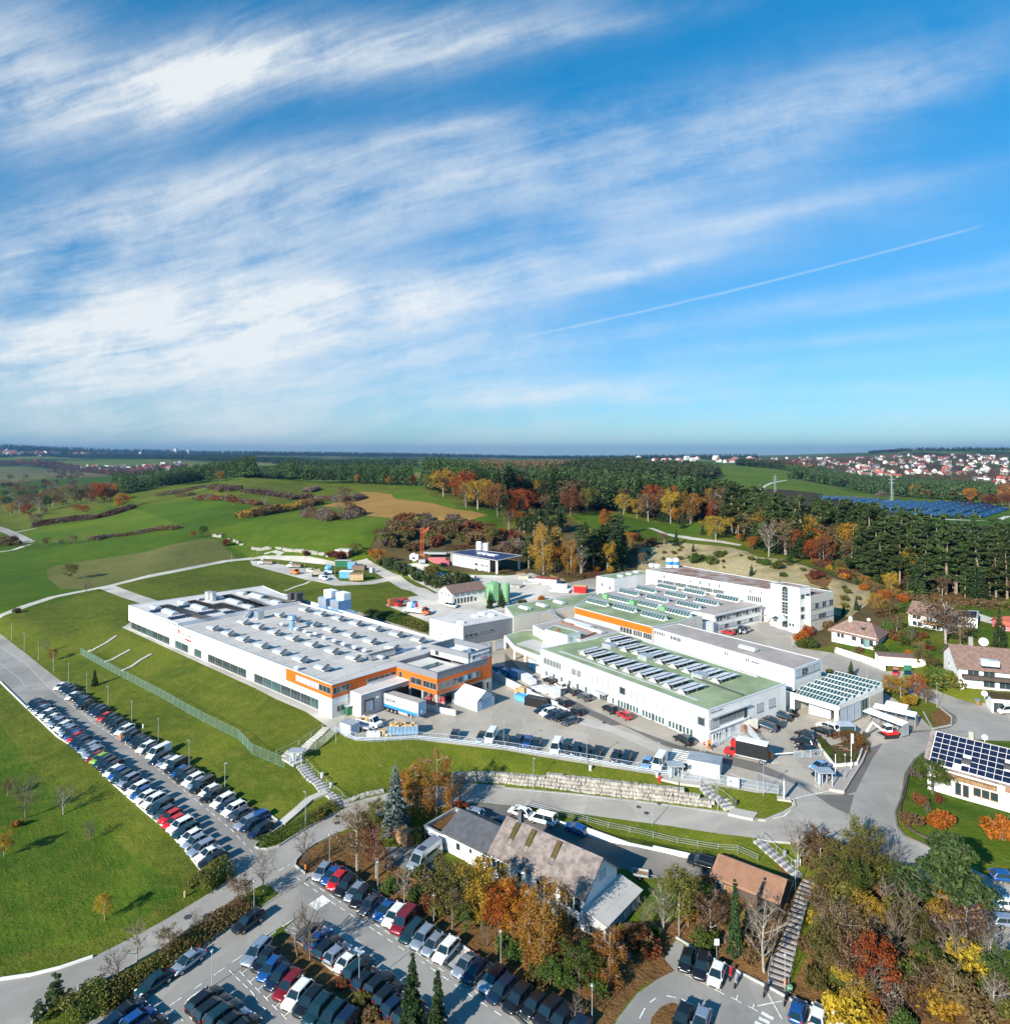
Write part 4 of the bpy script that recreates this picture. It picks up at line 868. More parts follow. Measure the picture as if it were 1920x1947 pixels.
# shed skylight: sloping pale panels over a white triangular end and glazed back
# panels run across (bx); the strip in the photo is wide along bx and short along ax
sp=MB()
for k in range(4):
 y0=-3.3+k*1.67;z0,z1=.50,.98
 sp.add([(-1.9,y0,z0),(1.75,y0,z1),(1.75,y0+1.58,z1),(-1.9,y0+1.58,z0),(-1.9,y0,z0-.06),(1.75,y0,z1-.06),(1.75,y0+1.58,z1-.06),(-1.9,y0+1.58,z0-.06)],[(0,1,2,3),(7,6,5,4),(0,4,5,1),(1,5,6,2),(2,6,7,3),(3,7,4,0)])
for y in (-3.,0,3.):
 sp.bar((1.5,y,.0),(1.7,y,.95),.08,.08);sp.bar((-1.7,y,0),(-1.7,y,.5),.08,.08)
spm=sp.mesh('shade_panel','coping');sk=MB();sk.add([(-1.2,-3.4,0),(1.4,-3.4,0),(.3,-3.4,.95),(-1.2,2.6,0),(1.4,2.6,0),(.3,2.6,.95)],[(0,1,2),(3,5,4),(0,2,5,3)]);sk.add([(1.4,-3.4,0.01),(1.4,2.6,0.01),(.3,2.6,.95),(.3,-3.4,.95)],[(0,1,2,3)],1)
skm=sk.mesh('skylight',['frame_white','glass'])
for s_ in ('B3 655,527 715,557 800,590 890,620 985,652 1085,688 1185,722 1290,762 1400,805','B3 845,435 910,465 960,500 1050,525 1135,555 1230,590 1330,620 1430,655 1540,690 1650,725'):
 for v in WP(s_,8.4): inst('shade_panel',spm,gw,Vector((v.x,v.y,7.36))-gw.location,gra);inst('skylight',skm,gw,Vector((v.x,v.y,7.36))-gw.location,gra)
for s_ in ('B3 790,510','B3 1060,595','B3 1470,735'):
 v=WP(s_,7.8)[0];boxat('roof_vent','galv',gw,v,ax,3.,2.6,7.36,8.5)
p=WP('B3 410,545 900,720 1460,918',7.4);mb=MB();mb.bar((p[0].x,p[0].y,7.42),(p[2].x,p[2].y,7.42),.7,.1);p=WP('B3 1040,470 1905,745',7.4);mb.bar((p[0].x,p[0].y,7.5),(p[1].x,p[1].y,7.5),.35,.3);mb.build('walkway','wall_grey',gw)
p=WP('B3 1400,740 1800,885',7.4);MB().bar((p[0].x,p[0].y,7.5),(p[1].x,p[1].y,7.5),.3,.25).build('roof_duct','metal_dark',gw)
for s_ in ('B3 405,430','B3 395,430'): v=WP(s_,8.)[0];MB().cyl(v.x,v.y,7.3,9.8,.3).build('chimney_pipe','rust',gw)
# ---- mid building, long grey roof
q=[W(1243.5,1194.5,9.5),W(1509.3,1272.6,9.5),W(1561,1253.7,9.5),W(1290,1185.7,9.5)]
md=flat('long_workshop','long narrow white workshop with grey roof behind the green roofed works','factory',q,9.5,0,'white_wall','roof_taupe',low=.12)
F=lambda px: tcol(q[0],q[1],px)
wins(md,q[0],q[1],F(1244),F(1264),7.9,9.0,6,'w',.85);wins(md,q[0],q[1],F(1274),F(1296),7.8,8.9,6,'gw',.85);wins(md,q[0],q[1],F(1297),F(1343),8.2,8.6,9,'b',.95);wins(md,q[0],q[1],F(1377),F(1384),7.9,9.,2,'w');wins(md,q[0],q[1],F(1417),F(1425),7.9,8.9,2,'m',.85);wins(md,q[0],q[1],F(1428),F(1444),8.2,8.6,4,'g',.9);wins(md,q[0],q[1],F(1445),F(1492),7.9,8.4,7,'b',.95)
wins(md,q[1],q[2],.05,.95,7.3,9.0,4,'ogbo',.96)
d3=dome(4.5,1.8,.6).mesh('skylight',['glass_milky','galv'])
for v in WP('B3 1835,535',9.6): inst('skylight',d3,md,v-md.location,math.atan2(ax.y,ax.x))
# ---- orange band building
zo=9.6
q=[W(1092.3,1154,zo),W(1241,1192.5,zo),W(1335.4,1171.5,zo),W(1141,1126.5,zo)]
ob=flat('orange_band_works','green roofed works with an orange fascia band and slim ridge skylights','factory',q,zo,0,'wall_beige','roof_green',low=.1)
panel(ob,q[0],q[1],.005,.995,zo-2.1,zo-.2,'orange',.06);A2,B2=q[0],q[1]
wins(ob,A2,B2,.01,.60,zo-3.5,zo-2.2,5,'o',.95);wins(ob,A2,B2,.61,.76,zo-3.7,zo-2.2,4,'g',.85);wins(ob,A2,B2,.77,.88,zo-3.7,zo-2.2,4,'gt',.85);wins(ob,A2,B2,.89,.99,zo-3.7,zo-2.2,4,'g',.85)
def ridge_light():
 m1=MB();m1.box(-4.6,-.9,0,4.6,.9,.25,0);m1.add([(-4.4,-.9,.25),(4.4,-.9,.25),(4.4,.1,1.35),(-4.4,.1,1.35)],[(0,1,2,3)],1);m1.add([(-4.4,.9,.25),(4.4,.9,.25),(4.4,.1,1.35),(-4.4,.1,1.35)],[(0,1,2,3)],0)
 m1.add([(-4.4,-.9,.25),(-4.4,.9,.25),(-4.4,.1,1.35),(4.4,-.9,.25),(4.4,.9,.25),(4.4,.1,1.35)],[(0,1,2),(3,4,5)],0);m1.add([(-4.8,-.45,1.45),(4.8,-.45,1.45),(4.8,.95,1.6),(-4.8,.95,1.6),(-4.8,-.45,1.4),(4.8,-.45,1.4),(4.8,.95,1.55),(-4.8,.95,1.55)],[(0,1,2,3),(7,6,5,4),(0,4,5,1),(2,6,7,3)],2)
 for i in range(9): x=-4.4+8.8*i/8;m1.bar((x,-.92,.27),(x,.08,1.37),.07,.05,0)
 return m1.mesh('ridge_skylight',['frame_white','glass_teal','galv'])
rlm=ridge_light()
for v in WP('B3 700,178 870,155 905,222 1075,195 1125,280 1310,255',zo+.6): inst('ridge_skylight',rlm,ob,Vector((v.x,v.y,zo-.05))-ob.location,gra)
for v in WP('B3 770,145 970,195 1200,240',zo): boxat('roof_vent','green_paint',ob,v,ax,2.2,2.2,zo-.1,zo+1.3)
# green link roof to the left
q=[W(976,1172.5,zo-.2),W(1091.5,1153,zo-.2),W(1134,1126,zo-.2),W(960,1152,zo-.2)]
lk=flat('link_building','beige link building with green roof between grey hall and orange band','building',q,zo-.2,0,'wall_beige','roof_green',low=.1)
for v in WP('B3 150,228 280,208 410,185',zo-.1): inst('skylight',d3,lk,v-lk.location,gra)
mb=MB();p=WP('B3 345,240 440,300',zo-.3)
for i in range(14): a=lerp(p[0],p[1],i/13);mb.box(a.x-.6,a.y-.6,zo-.2-i*.22,a.x+.6,a.y+.6,zo-.14-i*.22)
mb.bar((p[0].x,p[0].y-.6,zo+.8),(p[1].x,p[1].y-.6,zo-2.2),.06,.06);mb.bar((p[0].x,p[0].y+.6,zo+.8),(p[1].x,p[1].y+.6,zo-2.2),.06,.06);mb.build('roof_stair','galv',lk)
# grey metal hall
q=[W(816.4,1176,9),W(880.6,1190,9),W(975.5,1173.5,9),W(935,1158.5,9)]
gh=flat('metal_hall','grey metal clad hall with patchy pale roof behind the white hall','building',q,9,0,'wall_grey','roof_light',low=.15)
panel(gh,q[1],q[2],0,1,3.2,8.8,'wall_dark_grey',.06);panel(gh,q[1],q[2],.0,1,-.5,3.1,'wall_beige',.05)
wins(gh,q[1],q[2],.02,.28,5.4,6.4,3,'t',.98,out=.08);wins(gh,q[1],q[2],.31,.60,5.9,6.6,3,'t',.98,out=.08);wins(gh,q[0],q[1],.30,.36,5.,7.2,1,'o',.9,'door')
wins(gh,q[1],q[2],.35,.55,.2,2.8,1,'o',.9,'garage_door',.08);wins(gh,q[1],q[2],.62,.92,.2,2.8,1,'o',.9,'garage_door',.08)
for v in WP('B2 1570,335 1680,285 1800,280 1730,270',9): boxat('roof_vent','pvc_white',gh,v,ax,2.,1.4,8.85,9.5)
# covered passage roofs in front
q=WP('B3 0,430 70,510 270,590 300,470 490,420 300,385 140,388',5.2)
ps=flat('passage_canopy','pale canopy roof over the delivery passage beside the works','canopy',q,5.2,3.6,'white_wall_warm','roof_green',low=.1)
for o_ in ps.children:
 if o_.name.startswith('wall'): bpy.data.objects.remove(o_)
MB().prism([p[:2] for p in q],3.9,5.06,cap=False,bottom=True).build('fascia','white_wall_warm',ps);MB().prism([p[:2] for p in WP('B3 85,492 215,458 350,510 275,560',5.1)],4.9,5.14).build('roof','roof_grey',ps)
mb=MB()
for v in WP('B3 0,480 70,560 150,590 240,620 270,640',2.): mb.box(v.x-.25,v.y-.25,-.3,v.x+.25,v.y+.25,4.)
mb.build('column','white_wall_warm',ps);q=WP('B3 75,510 265,590 380,520 300,470',3.)
boxat('back_wall','wood_dark',ps,(q[0]+q[3])/2,ax,14,.3,-.4,3.9)
q=WP('B3 212,352 520,292 880,395 700,440 570,465 300,400',7.8)
lr=flat('low_annex','low grey roofed annex with long skylights before the orange band','building',q,7.8,3,'white_wall','roof_taupe',low=.1)
dl=dome(11.,2.,.5,seg=10).mesh('skylight',['glass_milky','galv'])
for v in WP('B3 560,345 640,385',7.9): inst('skylight',dl,lr,v-lr.location,gra)
p=WP('B3 430,335 690,410 570,455',7.8)
for a,b in ((p[0],p[1]),(p[1],p[2])): MB().bar((a.x,a.y,7.95),(b.x,b.y,7.95),.4,.3).build('coping','rust',lr)
q=WP('B3 302,383 468,428 570,402 375,350',9.6);ph=flat('stair_penthouse','small white roof house with green top beside the passage','roof house',q,9.6,5.2,'white_wall','roof_green',low=.08)
wins(ph,q[1],q[2],.15,.35,7.2,8.8,1,'o',.9,'door')
for s_ in ('B3 395,440','B3 408,440'): v=WP(s_,8.)[0];MB().cyl(v.x,v.y,5.1,9.8,.22).build('flue','rust',ph)
# ---- brown roofed wing with ridge skylights
zb_=8.6;q=[W(1142,1128,zb_),W(1358,1170,zb_),W(1448,1150,zb_),W(1250,1107,zb_)]
br=flat('brown_roof_wing','two storey wing with taupe roof and ten ridge skylights facing the courtyard','factory',q,zb_,3,'white_wall','roof_taupe',low=.1)
for v in WP('B3 935,105 1065,82 1150,150 1225,65 1290,125 1385,200 1430,100 1520,175 1680,148',zb_+.6): inst('ridge_skylight',rlm,br,Vector((v.x,v.y,zb_-.05))-br.location,gra)
wins(br,q[1],q[2],.03,.97,6.6,8.,14,'ggmgbm',.85);wins(br,q[1],q[2],.03,.97,3.9,5.2,11,'bbg',.9);panel(br,q[1],q[2],-.02,1.02,zb_-.35,zb_-.1,'wall_grey',.6,'eaves_band')
q=WP('B3 1310,330 1470,370 1480,300 1330,310',7.6);flat('low_green_annex','tiny white annex with green roof between orange band and courtyard','annex',WP('B3 1370,310 1470,335 1572,318 1480,295',7.4),7.4,3,'white_wall','roof_green',low=.08)
# ---- white block with green roof
q=[W(1133.8,1095.3,11),W(1166.6,1100.5,11),W(1239.7,1089,11),W(1212,1084,11)]
wb=flat('white_block','windowless white block with green roof left of the long factory wing','building',q,11,2,'white_wall','roof_green',low=.1)
wins(wb,q[0],q[1],.28,.38,7.3,8.7,1,'g');wins(wb,q[0],q[1],.72,.84,6.6,8.,1,'g')
for v in WP('A3 870,1095 935,1080 990,1065',11): boxat('roof_vent','pvc_white',wb,v,ax,2.,1.2,10.9,11.5)
# ---- long back wing
zl=13.5;q=[W(1228,1083,zl),W(1443,1118,zl),W(1540,1134.5,zl),W(1584.7,1124.5,zl),W(1292.6,1075,zl)]
lw=flat('long_factory_wing','long white three storey wing with brown gravel roof and strip windows','factory',q,zl,2,'white_wall','roof_gravel',low=.15)
F=lambda px: tcol(q[0],q[1],px)
wins(lw,q[0],q[1],F(1250),F(1376),zl-4.4,zl-2.9,42,'gggmgggg',.82);wins(lw,q[0],q[1],F(1379),F(1418),zl-4.2,zl-3.2,7,'b',.95);wins(lw,q[0],q[1],F(1420),F(1460),zl-4.8,zl-3.,10,'gg',.8)
for px in (1262,1313,1331,1349,1368,1427,1448): wins(lw,q[0],q[1],F(px-1.5),F(px+1.5),zl-2.2,zl-.9,1,'g',.9)
panel(lw,q[2],q[3],0,1,2,zl-.2,'wall_beige',.05);wins(lw,q[2],q[3],.04,.96,zl-4.2,zl-2.4,6,'bgbg',.97,out=.06);wins(lw,q[2],q[3],.04,.96,zl-7.6,zl-6.,6,'bbgg',.97,out=.06)
for px,py,m_ in ((1272,1070,'pvc_white'),(1285,1070,'pvc_white')):
 v=W(px,py+8,zl);tk=MB();tk.cyl(v.x,v.y,zl-.2,zl+3.2,1.25,n=16);tk.cyl(v.x,v.y,zl+3.2,zl+3.5,1.25,.4,16);o=tk.build('tank',m_,lw);tk=MB();tk.cyl(v.x,v.y,zl+.9,zl+2.2,1.28,n=16,cap=False);tk.build('tank_band','blue',lw)
for px,py in ((1239,1077),(1250,1078)): boxat('roof_vent','pvc_white',lw,W(px,py,zl),ax,1.6,1.6,zl-.2,zl+1.1)
# ---- stair tower with arched window
zt=16.4;tb=W(1519.8,1200.3,3);q=[W(1465,1109,zt),W(1519.8,1118,zt),W(1540.6,1114.5,zt)];q.append(q[0]+(q[2]-q[1]))
tw=flat('stair_tower','tall white stair tower with an arched glazed strip by the courtyard','tower',q,zt,3,'white_wall','roof_gravel',low=.1)
for z0,z1 in ((3.2,5.2),(5.6,7.0)): wins(tw,q[0],q[1],.40,.61,z0,z1,2,'g',.95)
for k in range(4): wins(tw,q[0],q[1],.40,.61,7.4+k*.98,8.3+k*.98,2,'g',.93)
for k in range(4): wins(tw,q[0],q[1],.40,.61,11.5+k*.98,12.4+k*.98,2,'g',.93)
A2,B2=Vector(q[0][:2]),Vector(q[1][:2]);nn=nrm(q[0],q[1]);mb=MB();v=[]
for k in range(9): t=.505+.105*math.cos(math.pi*k/8);c=lerp(A2,B2,t)+nn*.05;v.append((c.x,c.y,15.3+.9*math.sin(math.pi*k/8)))
mb.add(v+[(x+nn.x*.03,y+nn.y*.03,z) for x,y,z in v],[tuple(range(9)),tuple(range(17,8,-1))]);mb.build('arch_window','glass',tw)
for z0 in (12.9,9.0,6.6): wins(tw,q[1],q[2],.10,.46,z0,z0+1.3,1,'g',.95);wins(tw,q[1],q[2],.55,.88,z0,z0+1.3,1,'g',.95)
wins(tw,q[1],q[2],.60,.95,3.6,4.8,1,'g');wins(tw,q[0],q[1],.63,.84,3.9,4.8,2,'g');wtext(tw,q[0],q[1],.80,14.9,'#13',.55,'frame_grey')
ent=thing('entrance_canopy','glass gabled entrance canopies at the foot of the stair tower','canopy',(*G(1485,1190)[:2],3));mb=MB();mg=MB()
for t,s_ in ((.05,1.),(.38,1.)):
 c=lerp(A2,B2,t)+nn*1.6;a=(B2-A2).normalized()
 for sg in (-1,1): v=[(*(c+a*sg*2.1-nn*1.6),5.6),(*(c+a*sg*2.1+nn*1.6),5.6),(*(c+nn*1.6),7.1),(*(c-nn*1.6),7.1)];mg.add(v,[(0,1,2,3)]);mb.bar(v[1],v[2],.15,.15);mb.bar(v[0],v[3],.15,.15);mb.bar(v[0],v[1],.15,.15);mb.bar((v[1][0],v[1][1],3),v[1],.15,.15)
mb.build('frame','galv',ent);mg.build('glazing','glass_milky',ent)
p=WP('B4 0,215 100,225',6.);boxat('roof','galv',ent,(W(1447,1156,6.4)+W(1465,1160,6.4))/2,ax,6,4.,6.2,6.5)

# ================================================================ sawtooth glass hall
q=WP('B4 145,828 612,963 945,822 480,702',4.7)
sh=flat('sawtooth_hall','open fronted hall with green roof edge and sawtooth glass roof','workshop',q,4.7,0,'white_wall_warm','roof_green',low=.12)
for o_ in list(sh.children):
 if o_.name.startswith('wall'): bpy.data.objects.remove(o_)
qq=[Vector(p[:2]) for p in q];mb=MB()
mb.prism([tuple(qq[3]),tuple(qq[0]),tuple(lerp(qq[0],qq[1],.3)),tuple(lerp(qq[0],qq[1],.3)+BX*.3),tuple(qq[0]+BX*.3),tuple(qq[3]-AX*.0+BX*.1)],-1,4.6);mb.bar((*lerp(qq[0],qq[1],.29),4.05),(*qq[1],4.05),.35,1.1)
mb.bar((*qq[1],2),(*(qq[1]-AX*.8),2),.5,5.2);mb.bar((*qq[3],2),(*qq[2],2),.3,5.1);mb.bar((*lerp(qq[1],qq[2],.0),4.2),(*qq[2],4.2),.3,.6);mb.build('wall','white_wall_warm',sh)
wins(sh,qq[1],qq[2],.02,.48,.1,3.9,3,'o',.98,'glazing');wins(sh,qq[1],qq[2],.5,.64,.1,3.9,1,'t',.98,'glazing');
lv=MB()
for k in range(14): a,b=lerp(qq[1],qq[2],.66),lerp(qq[1],qq[2],.99);nn=nrm(a,b);lv.bar((*(a+nn*.1),.3+k*.27),(*(b+nn*.1),.3+k*.27),.1,.16)
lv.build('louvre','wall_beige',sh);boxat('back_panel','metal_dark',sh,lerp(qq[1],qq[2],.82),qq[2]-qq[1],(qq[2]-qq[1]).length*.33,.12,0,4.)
mg=MB();mf=MB();e0,e1=lerp(qq[0],qq[1],.32),qq[1];f0,f1=lerp(qq[3],qq[2],.27),qq[2]
for k in range(6):
 a0,a1=lerp(e1,f1,k/6.),lerp(e1,f1,(k+1)/6.);b0,b1=lerp(e0,f0,k/6.),lerp(e0,f0,(k+1)/6.)
 a0,a1,b0,b1=(c+AX*0 for c in (a0,a1,b0,b1));zl0,zl1=4.75,5.9
 mg.add([(*a0,zl0),(*lerp(a0,a1,.82),zl1),(*lerp(b0,b1,.82),zl1),(*b0,zl0)],[(0,1,2,3)]);mg.add([(*lerp(a0,a1,.82),zl1),(*a1,zl0),(*b1,zl0),(*lerp(b0,b1,.82),zl1)],[(0,1,2,3)])
 for t in np.linspace(0,1,14): mf.bar((*lerp(a0,b0,t),zl0+.03),(*lerp(lerp(a0,a1,.82),lerp(b0,b1,.82),t),zl1+.03),.06,.05)
 mf.bar((*lerp(lerp(a0,a1,.4),a0,0),5.35),(*lerp(b0,b1,.4),5.35),.07,.06);mf.bar((*lerp(a0,a1,.82),zl1),(*lerp(b0,b1,.82),zl1),.10,.08);mf.add([(*a0,zl0),(*a1,zl0),(*lerp(a0,a1,.82),zl1)],[(0,1,2)])
mg.build('roof_glazing','glass_teal',sh);mf.build('roof_frame','pvc_white',sh)
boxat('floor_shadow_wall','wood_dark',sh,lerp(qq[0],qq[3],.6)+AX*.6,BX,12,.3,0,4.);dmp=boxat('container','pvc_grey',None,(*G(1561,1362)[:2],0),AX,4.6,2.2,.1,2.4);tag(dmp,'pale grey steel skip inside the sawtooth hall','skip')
# ================================================================ other houses
def cz4(s,z): return WP(s,z)
# hip roofed villa
q=[W(1581,1196,5.8),W(1665,1214.5,5.8),W(1685,1200.5,5.8)];q.append(q[0]+(q[2]-q[1]));r0,r1=W(1612,1176.5,9.2),W(1657,1183.5,9.2)
v1=gable('villa','white villa with a hipped brown roof and small roof windows beside the tower','house',q,[r0,r1],5.8,9.,3,'white_wall','tile_brown',.6)
wins(v1,q[0],q[1],.12,.30,3.9,5.3,2,'g',.8);wins(v1,q[0],q[1],.46,.58,3.9,5.2,1,'g');wins(v1,q[0],q[1],.66,.95,3.3,5.3,3,'gtg',.9);wins(v1,q[1],q[2],.15,.3,3.2,5.2,1,'w',.9,'door')
for s_,m_ in (('B4 645,345','glass_blue'),('B4 725,355','glass'),('B4 800,380','glass'),('B4 885,370','glass_milky')):
 v=WP(s_,7.4)[0];boxat('roof_window',m_,v1,v,ax,1.0,.9,7.0,7.75)
v=WP('B4 703,312',9.)[0];boxat('chimney','white_wall',v1,v,ax,.8,.8,8.,9.9)
gt=thing('garden_tarp','pale green covered trampoline beside the hip roofed villa','trampoline',G(1652,1228));mb=MB();c=G(1652,1229)
mb.cyl(c.x,c.y,c.z,c.z+2.2,1.7,1.75,14);mb.build('net','fence_green',gt);mb=MB()
for k in range(6): mb.cyl(c.x+1.8*math.cos(k),c.y+1.8*math.sin(k),c.z,c.z+2.6,.04,n=5)
mb.build('pole','galv',gt)
# big villa with balcony
q=[W(1727,1164,9.1),W(1802,1176,9.1)];a,b=Vector(q[0][:2]),Vector(q[1][:2]);n_=-nrm(q[0],q[1])*9.5;q=[a,b,b+n_,a+n_];rz0=(q[0]+q[3])/2;rz1=(q[1]+q[2])/2
v2=gable('gabled_house','white two storey house with brown gable roof and long balcony at the wood edge','house',q,[rz0,rz1],9.1,12.,5,'white_wall','tile_brown')
wins(v2,q[0],q[1],.1,.32,7.5,8.7,2,'g',.9);wins(v2,q[0],q[1],.1,.36,5.4,6.6,2,'g',.9);wins(v2,q[0],q[1],.46,.62,6.9,8.8,2,'g',.85);wins(v2,q[0],q[1],.7,.95,7.1,8.7,2,'w',.8);wins(v2,q[0],q[1],.62,.8,5.2,6.5,2,'g',.8)
panel(v2,q[0],q[1],.42,1.,6.6,7.4,'wood',1.3,'balcony')
c=G(1860,1189);boxat('chimney','wall_beige',v2,lerp(rz0,rz1,.8),(1,0),.8,.8,11,13)
an=WP('B4 1470,285 1660,300 1668,245 1480,235',8.4);sa=flat('garage_annex','white garage annex with a dark solar roof right of the gabled house','garage',an,8.4,5,'white_wall','solar',low=.05)
# chalet-like apartment house
q=[W(1823,1266.3,7.6),W(1920,1275.5,7.6)];a,b=Vector(q[0][:2]),Vector(q[1][:2]);d=(b-a).normalized();b=a+d*26;back=Vector(W(1794,1238.6,7.6)[:2]);pr=(back-a);q=[a,b,b+pr,back]
v3=gable('apartment_house','long white house with brown roof, dormer and two wooden balconies by the road','house',q,[(a+back)/2,(b+b+pr)/2],7.6,11.2,3,'white_wall','tile_brown',.7)
for z0,w_ in ((5.5,'ggbgg'),(3.2,'bggbg')): wins(v3,a,b,.05,.78,z0,z0+1.7,6,w_,.72)
panel(v3,a,b,.02,.55,5.05,5.85,'wood_dark',1.4,'balcony');wins(v3,back,a,.3,.45,5.4,6.5,1,'w');wins(v3,back,a,.3,.45,3.2,4.2,1,'w')
v=WP('B4 1750,625',9.6)[0];boxat('dormer','glass_milky',v3,v,d,3.6,1.8,8.6,9.9);v=WP('B4 1607,490',11)[0];boxat('chimney','stone',v3,v,d,.9,.7,10.4,12.6)
def dish(s,z,r,m='pvc_white',lab='',par=None):
 v=WP(s,z)[0] if isinstance(s,str) else s;t=par or thing('satellite_dish',lab,'dish',v);mb=MB();vv=[];N=Vector((-.5,-.8,.45)).normalized();A=N.cross(Vector((0,0,1))).normalized();B=N.cross(A)
 for k in range(14): a_=2*math.pi*k/14;vv.append(v+N*.15+(A*math.cos(a_)+B*math.sin(a_))*r)
 vv.append(v-N*.12);mb.add(vv,[(k,(k+1) % 14,14) for k in range(14)]);mb.add([p+N*.03 for p in vv],[(k,(k+1) % 14,14) for k in range(14)]);mb.tube([v-N*.1,v-N*.1-Vector((0,0,1.2))],.04);mb.tube([v-N*.1,v+N*r*1.1],.02);return mb.build('dish',m,t)
dish('B4 1705,480',12.0,1.0,par=v3);dish('B4 1620,525',10.4,.5,'unit_blue',par=v3);dish('B4 838,312',9.4,.45,par=v1);dish('B4 1712,870',4.0,.6,par=v3)
gq=WP('B4 1715,850 1770,905 2100,930 2100,880',3.3);ga=flat('garage_row','low garages with brown doors below the chalet house','garage',gq,3.3,.3,'white_wall','scrub',low=.05,cop='wood_dark')
wins(ga,gq[1],gq[2],.02,.28,.2,2.4,1,'W',.9,'garage_door');wins(ga,gq[1],gq[2],.32,.55,.2,2.4,1,'W',.9,'garage_door')
rb_=thing('waste_bin','brown waste bin with blue lid by the garages','bin',G(1858,1338));c=G(1858,1340);mb=MB();mb.box(c.x-.35,c.y-.35,c.z,c.x+.35,c.y+.35,c.z+1.1,0);mb.box(c.x-.4,c.y-.4,c.z+1.1,c.x+.4,c.y+.4,c.z+1.25,1);mb.build('body',['wood','blue'],rb_)
q=WP('B4 1770,300 1842,330 1990,345 1960,270',8.);q=[Vector(p[:2]) for p in q];v5=gable('red_roof_house','pink walled bungalow with a red roof at the right edge','house',[q[1],q[2],q[3],q[0]],[(q[1]+q[0])/2,(q[2]+q[3])/2],7.4,9.,5,'pink','tile_red',.5)
wins(v5,q[1],q[2],.08,.25,5.6,7.,1,'w')
# solar roofed house, lower right
e0,e1=W(1761.3,1450,4.5),W(1920,1493.5,4.5);a,b=Vector(e0[:2]),Vector(e1[:2]);d=(b-a).normalized();b=a+d*22;r0=Vector(W(1780,1389,8.3)[:2]);nn=(r0-a);nn=nn-d*nn.dot(d);c0=a+nn;q=[a,b,b+nn*2,a+nn*2]
v4=gable('solar_house','white house with brown roof almost covered by dark solar panels','house',[p+nn.normalized()*.7 if i<2 else p for i,p in enumerate(q)],[c0,b+nn],4.6,8.3,0,'white_wall','tile_old',.6)
sl=(8.3-4.45)/nn.length;mb=MB();cols=18;ln=20.5
for i in range(cols):
 for j in range(6):
  if (i,j) in ((4,2),(4,1),(9,2),(9,3),(12,2),(12,1),(10,2),(11,2),(3,0)): continue
  x0=.4+i*ln/cols;x1=x0+ln/cols-.06;y0=.02+j*.155;y1=y0+.138;P4=[a+d*x0+nn*y0,a+d*x1+nn*y0,a+d*x1+nn*y1,a+d*x0+nn*y1];zz=[4.5+sl*nn.length*y0,4.5+sl*nn.length*y0,4.5+sl*nn.length*y1,4.5+sl*nn.length*y1]
  v=[(*p,z+.16) for p,z in zip(P4,zz)]+[(*p,z+.08) for p,z in zip(P4,zz)];mb.add(v,[(0,1,2,3),(0,4,5,1),(1,5,6,2),(2,6,7,3),(3,7,4,0)])
mb.build('solar_panel','solar',v4);mb=MB();mb.prism([tuple(a+d*.3+nn*.0),tuple(a+d*21+nn*0),tuple(a+d*21+nn*.95),tuple(a+d*.3+nn*.95)],[4.5,4.5,4.5+3.85*.95,4.5+3.85*.95],[4.62,4.62,4.62+3.85*.95,4.62+3.85*.95]);mb.build('panel_frame','frame_white',v4)
for i,j in ((4,1.5),(9,2.5),(12,1.5)):
 c=a+d*(.4+(i+.5)*ln/cols)+nn*(.155*(j+.5));boxat('roof_window','metal_dark',v4,c,d,1.3,1.2,4.5,4.5+sl*nn.length*.155*(j+.5)+.45)
c=W(1835,1398,8.6);boxat('chimney','stone',v4,c0+d*5.5,d,.7,.7,7.6,9.6);dish(Vector((*(c0+d*7.4),9.1)),9,.45,par=v4)
f0=a+nn.normalized()*.7;f1=b+nn.normalized()*.7;wins(v4,f0,f1,.07,.16,1.9,3.4,2,'W',.9);wins(v4,f0,f1,.18,.28,.2,2.2,2,'W',.8);wins(v4,f0,f1,.30,.46,.9,2.3,3,'W',.9);wins(v4,f0,f1,.58,.85,.9,2.2,4,'W',.9)
panel(v4,f0,f1,.05,.45,2.9,3.5,'wood',.9,'balcony');panel(v4,f0,f1,.5,1,3.0,4.1,'tile_rust',.3,'cladding')
um=thing('garden_umbrella','closed green garden umbrella on the patio of the solar roofed house','umbrella',G(1836,1512));c=G(1836,1512);mb=MB();mb.cyl(c.x,c.y,c.z,c.z+2.6,.04,n=6);mb.cyl(c.x,c.y,c.z+.9,c.z+2.5,.28,.05,8);mb.build('canopy','green_dark',um)
ps_=thing('garden_set','white plastic chairs and round table on the patio','garden furniture',G(1868,1517));mb=MB();c=G(1868,1517);mb.cyl(c.x,c.y,.7+c.z,.76+c.z,.6,n=14);mb.cyl(c.x,c.y,c.z,c.z+.7,.06)
for k in range(5):
 x,y=c.x+1.5*math.cos(k*1.26),c.y+1.2*math.sin(k*1.26);mb.box(x-.25,y-.25,c.z+.4,x+.25,y+.25,c.z+.46);mb.box(x-.25,y+.2,c.z+.46,x+.25,y+.26,c.z+1.0)
 for sx in (-.22,.22):
  for sy in (-.22,.22): mb.box(x+sx-.02,y+sy-.02,c.z,x+sx+.02,y+sy+.02,c.z+.4)
mb.build('seat','pvc_white',ps_)
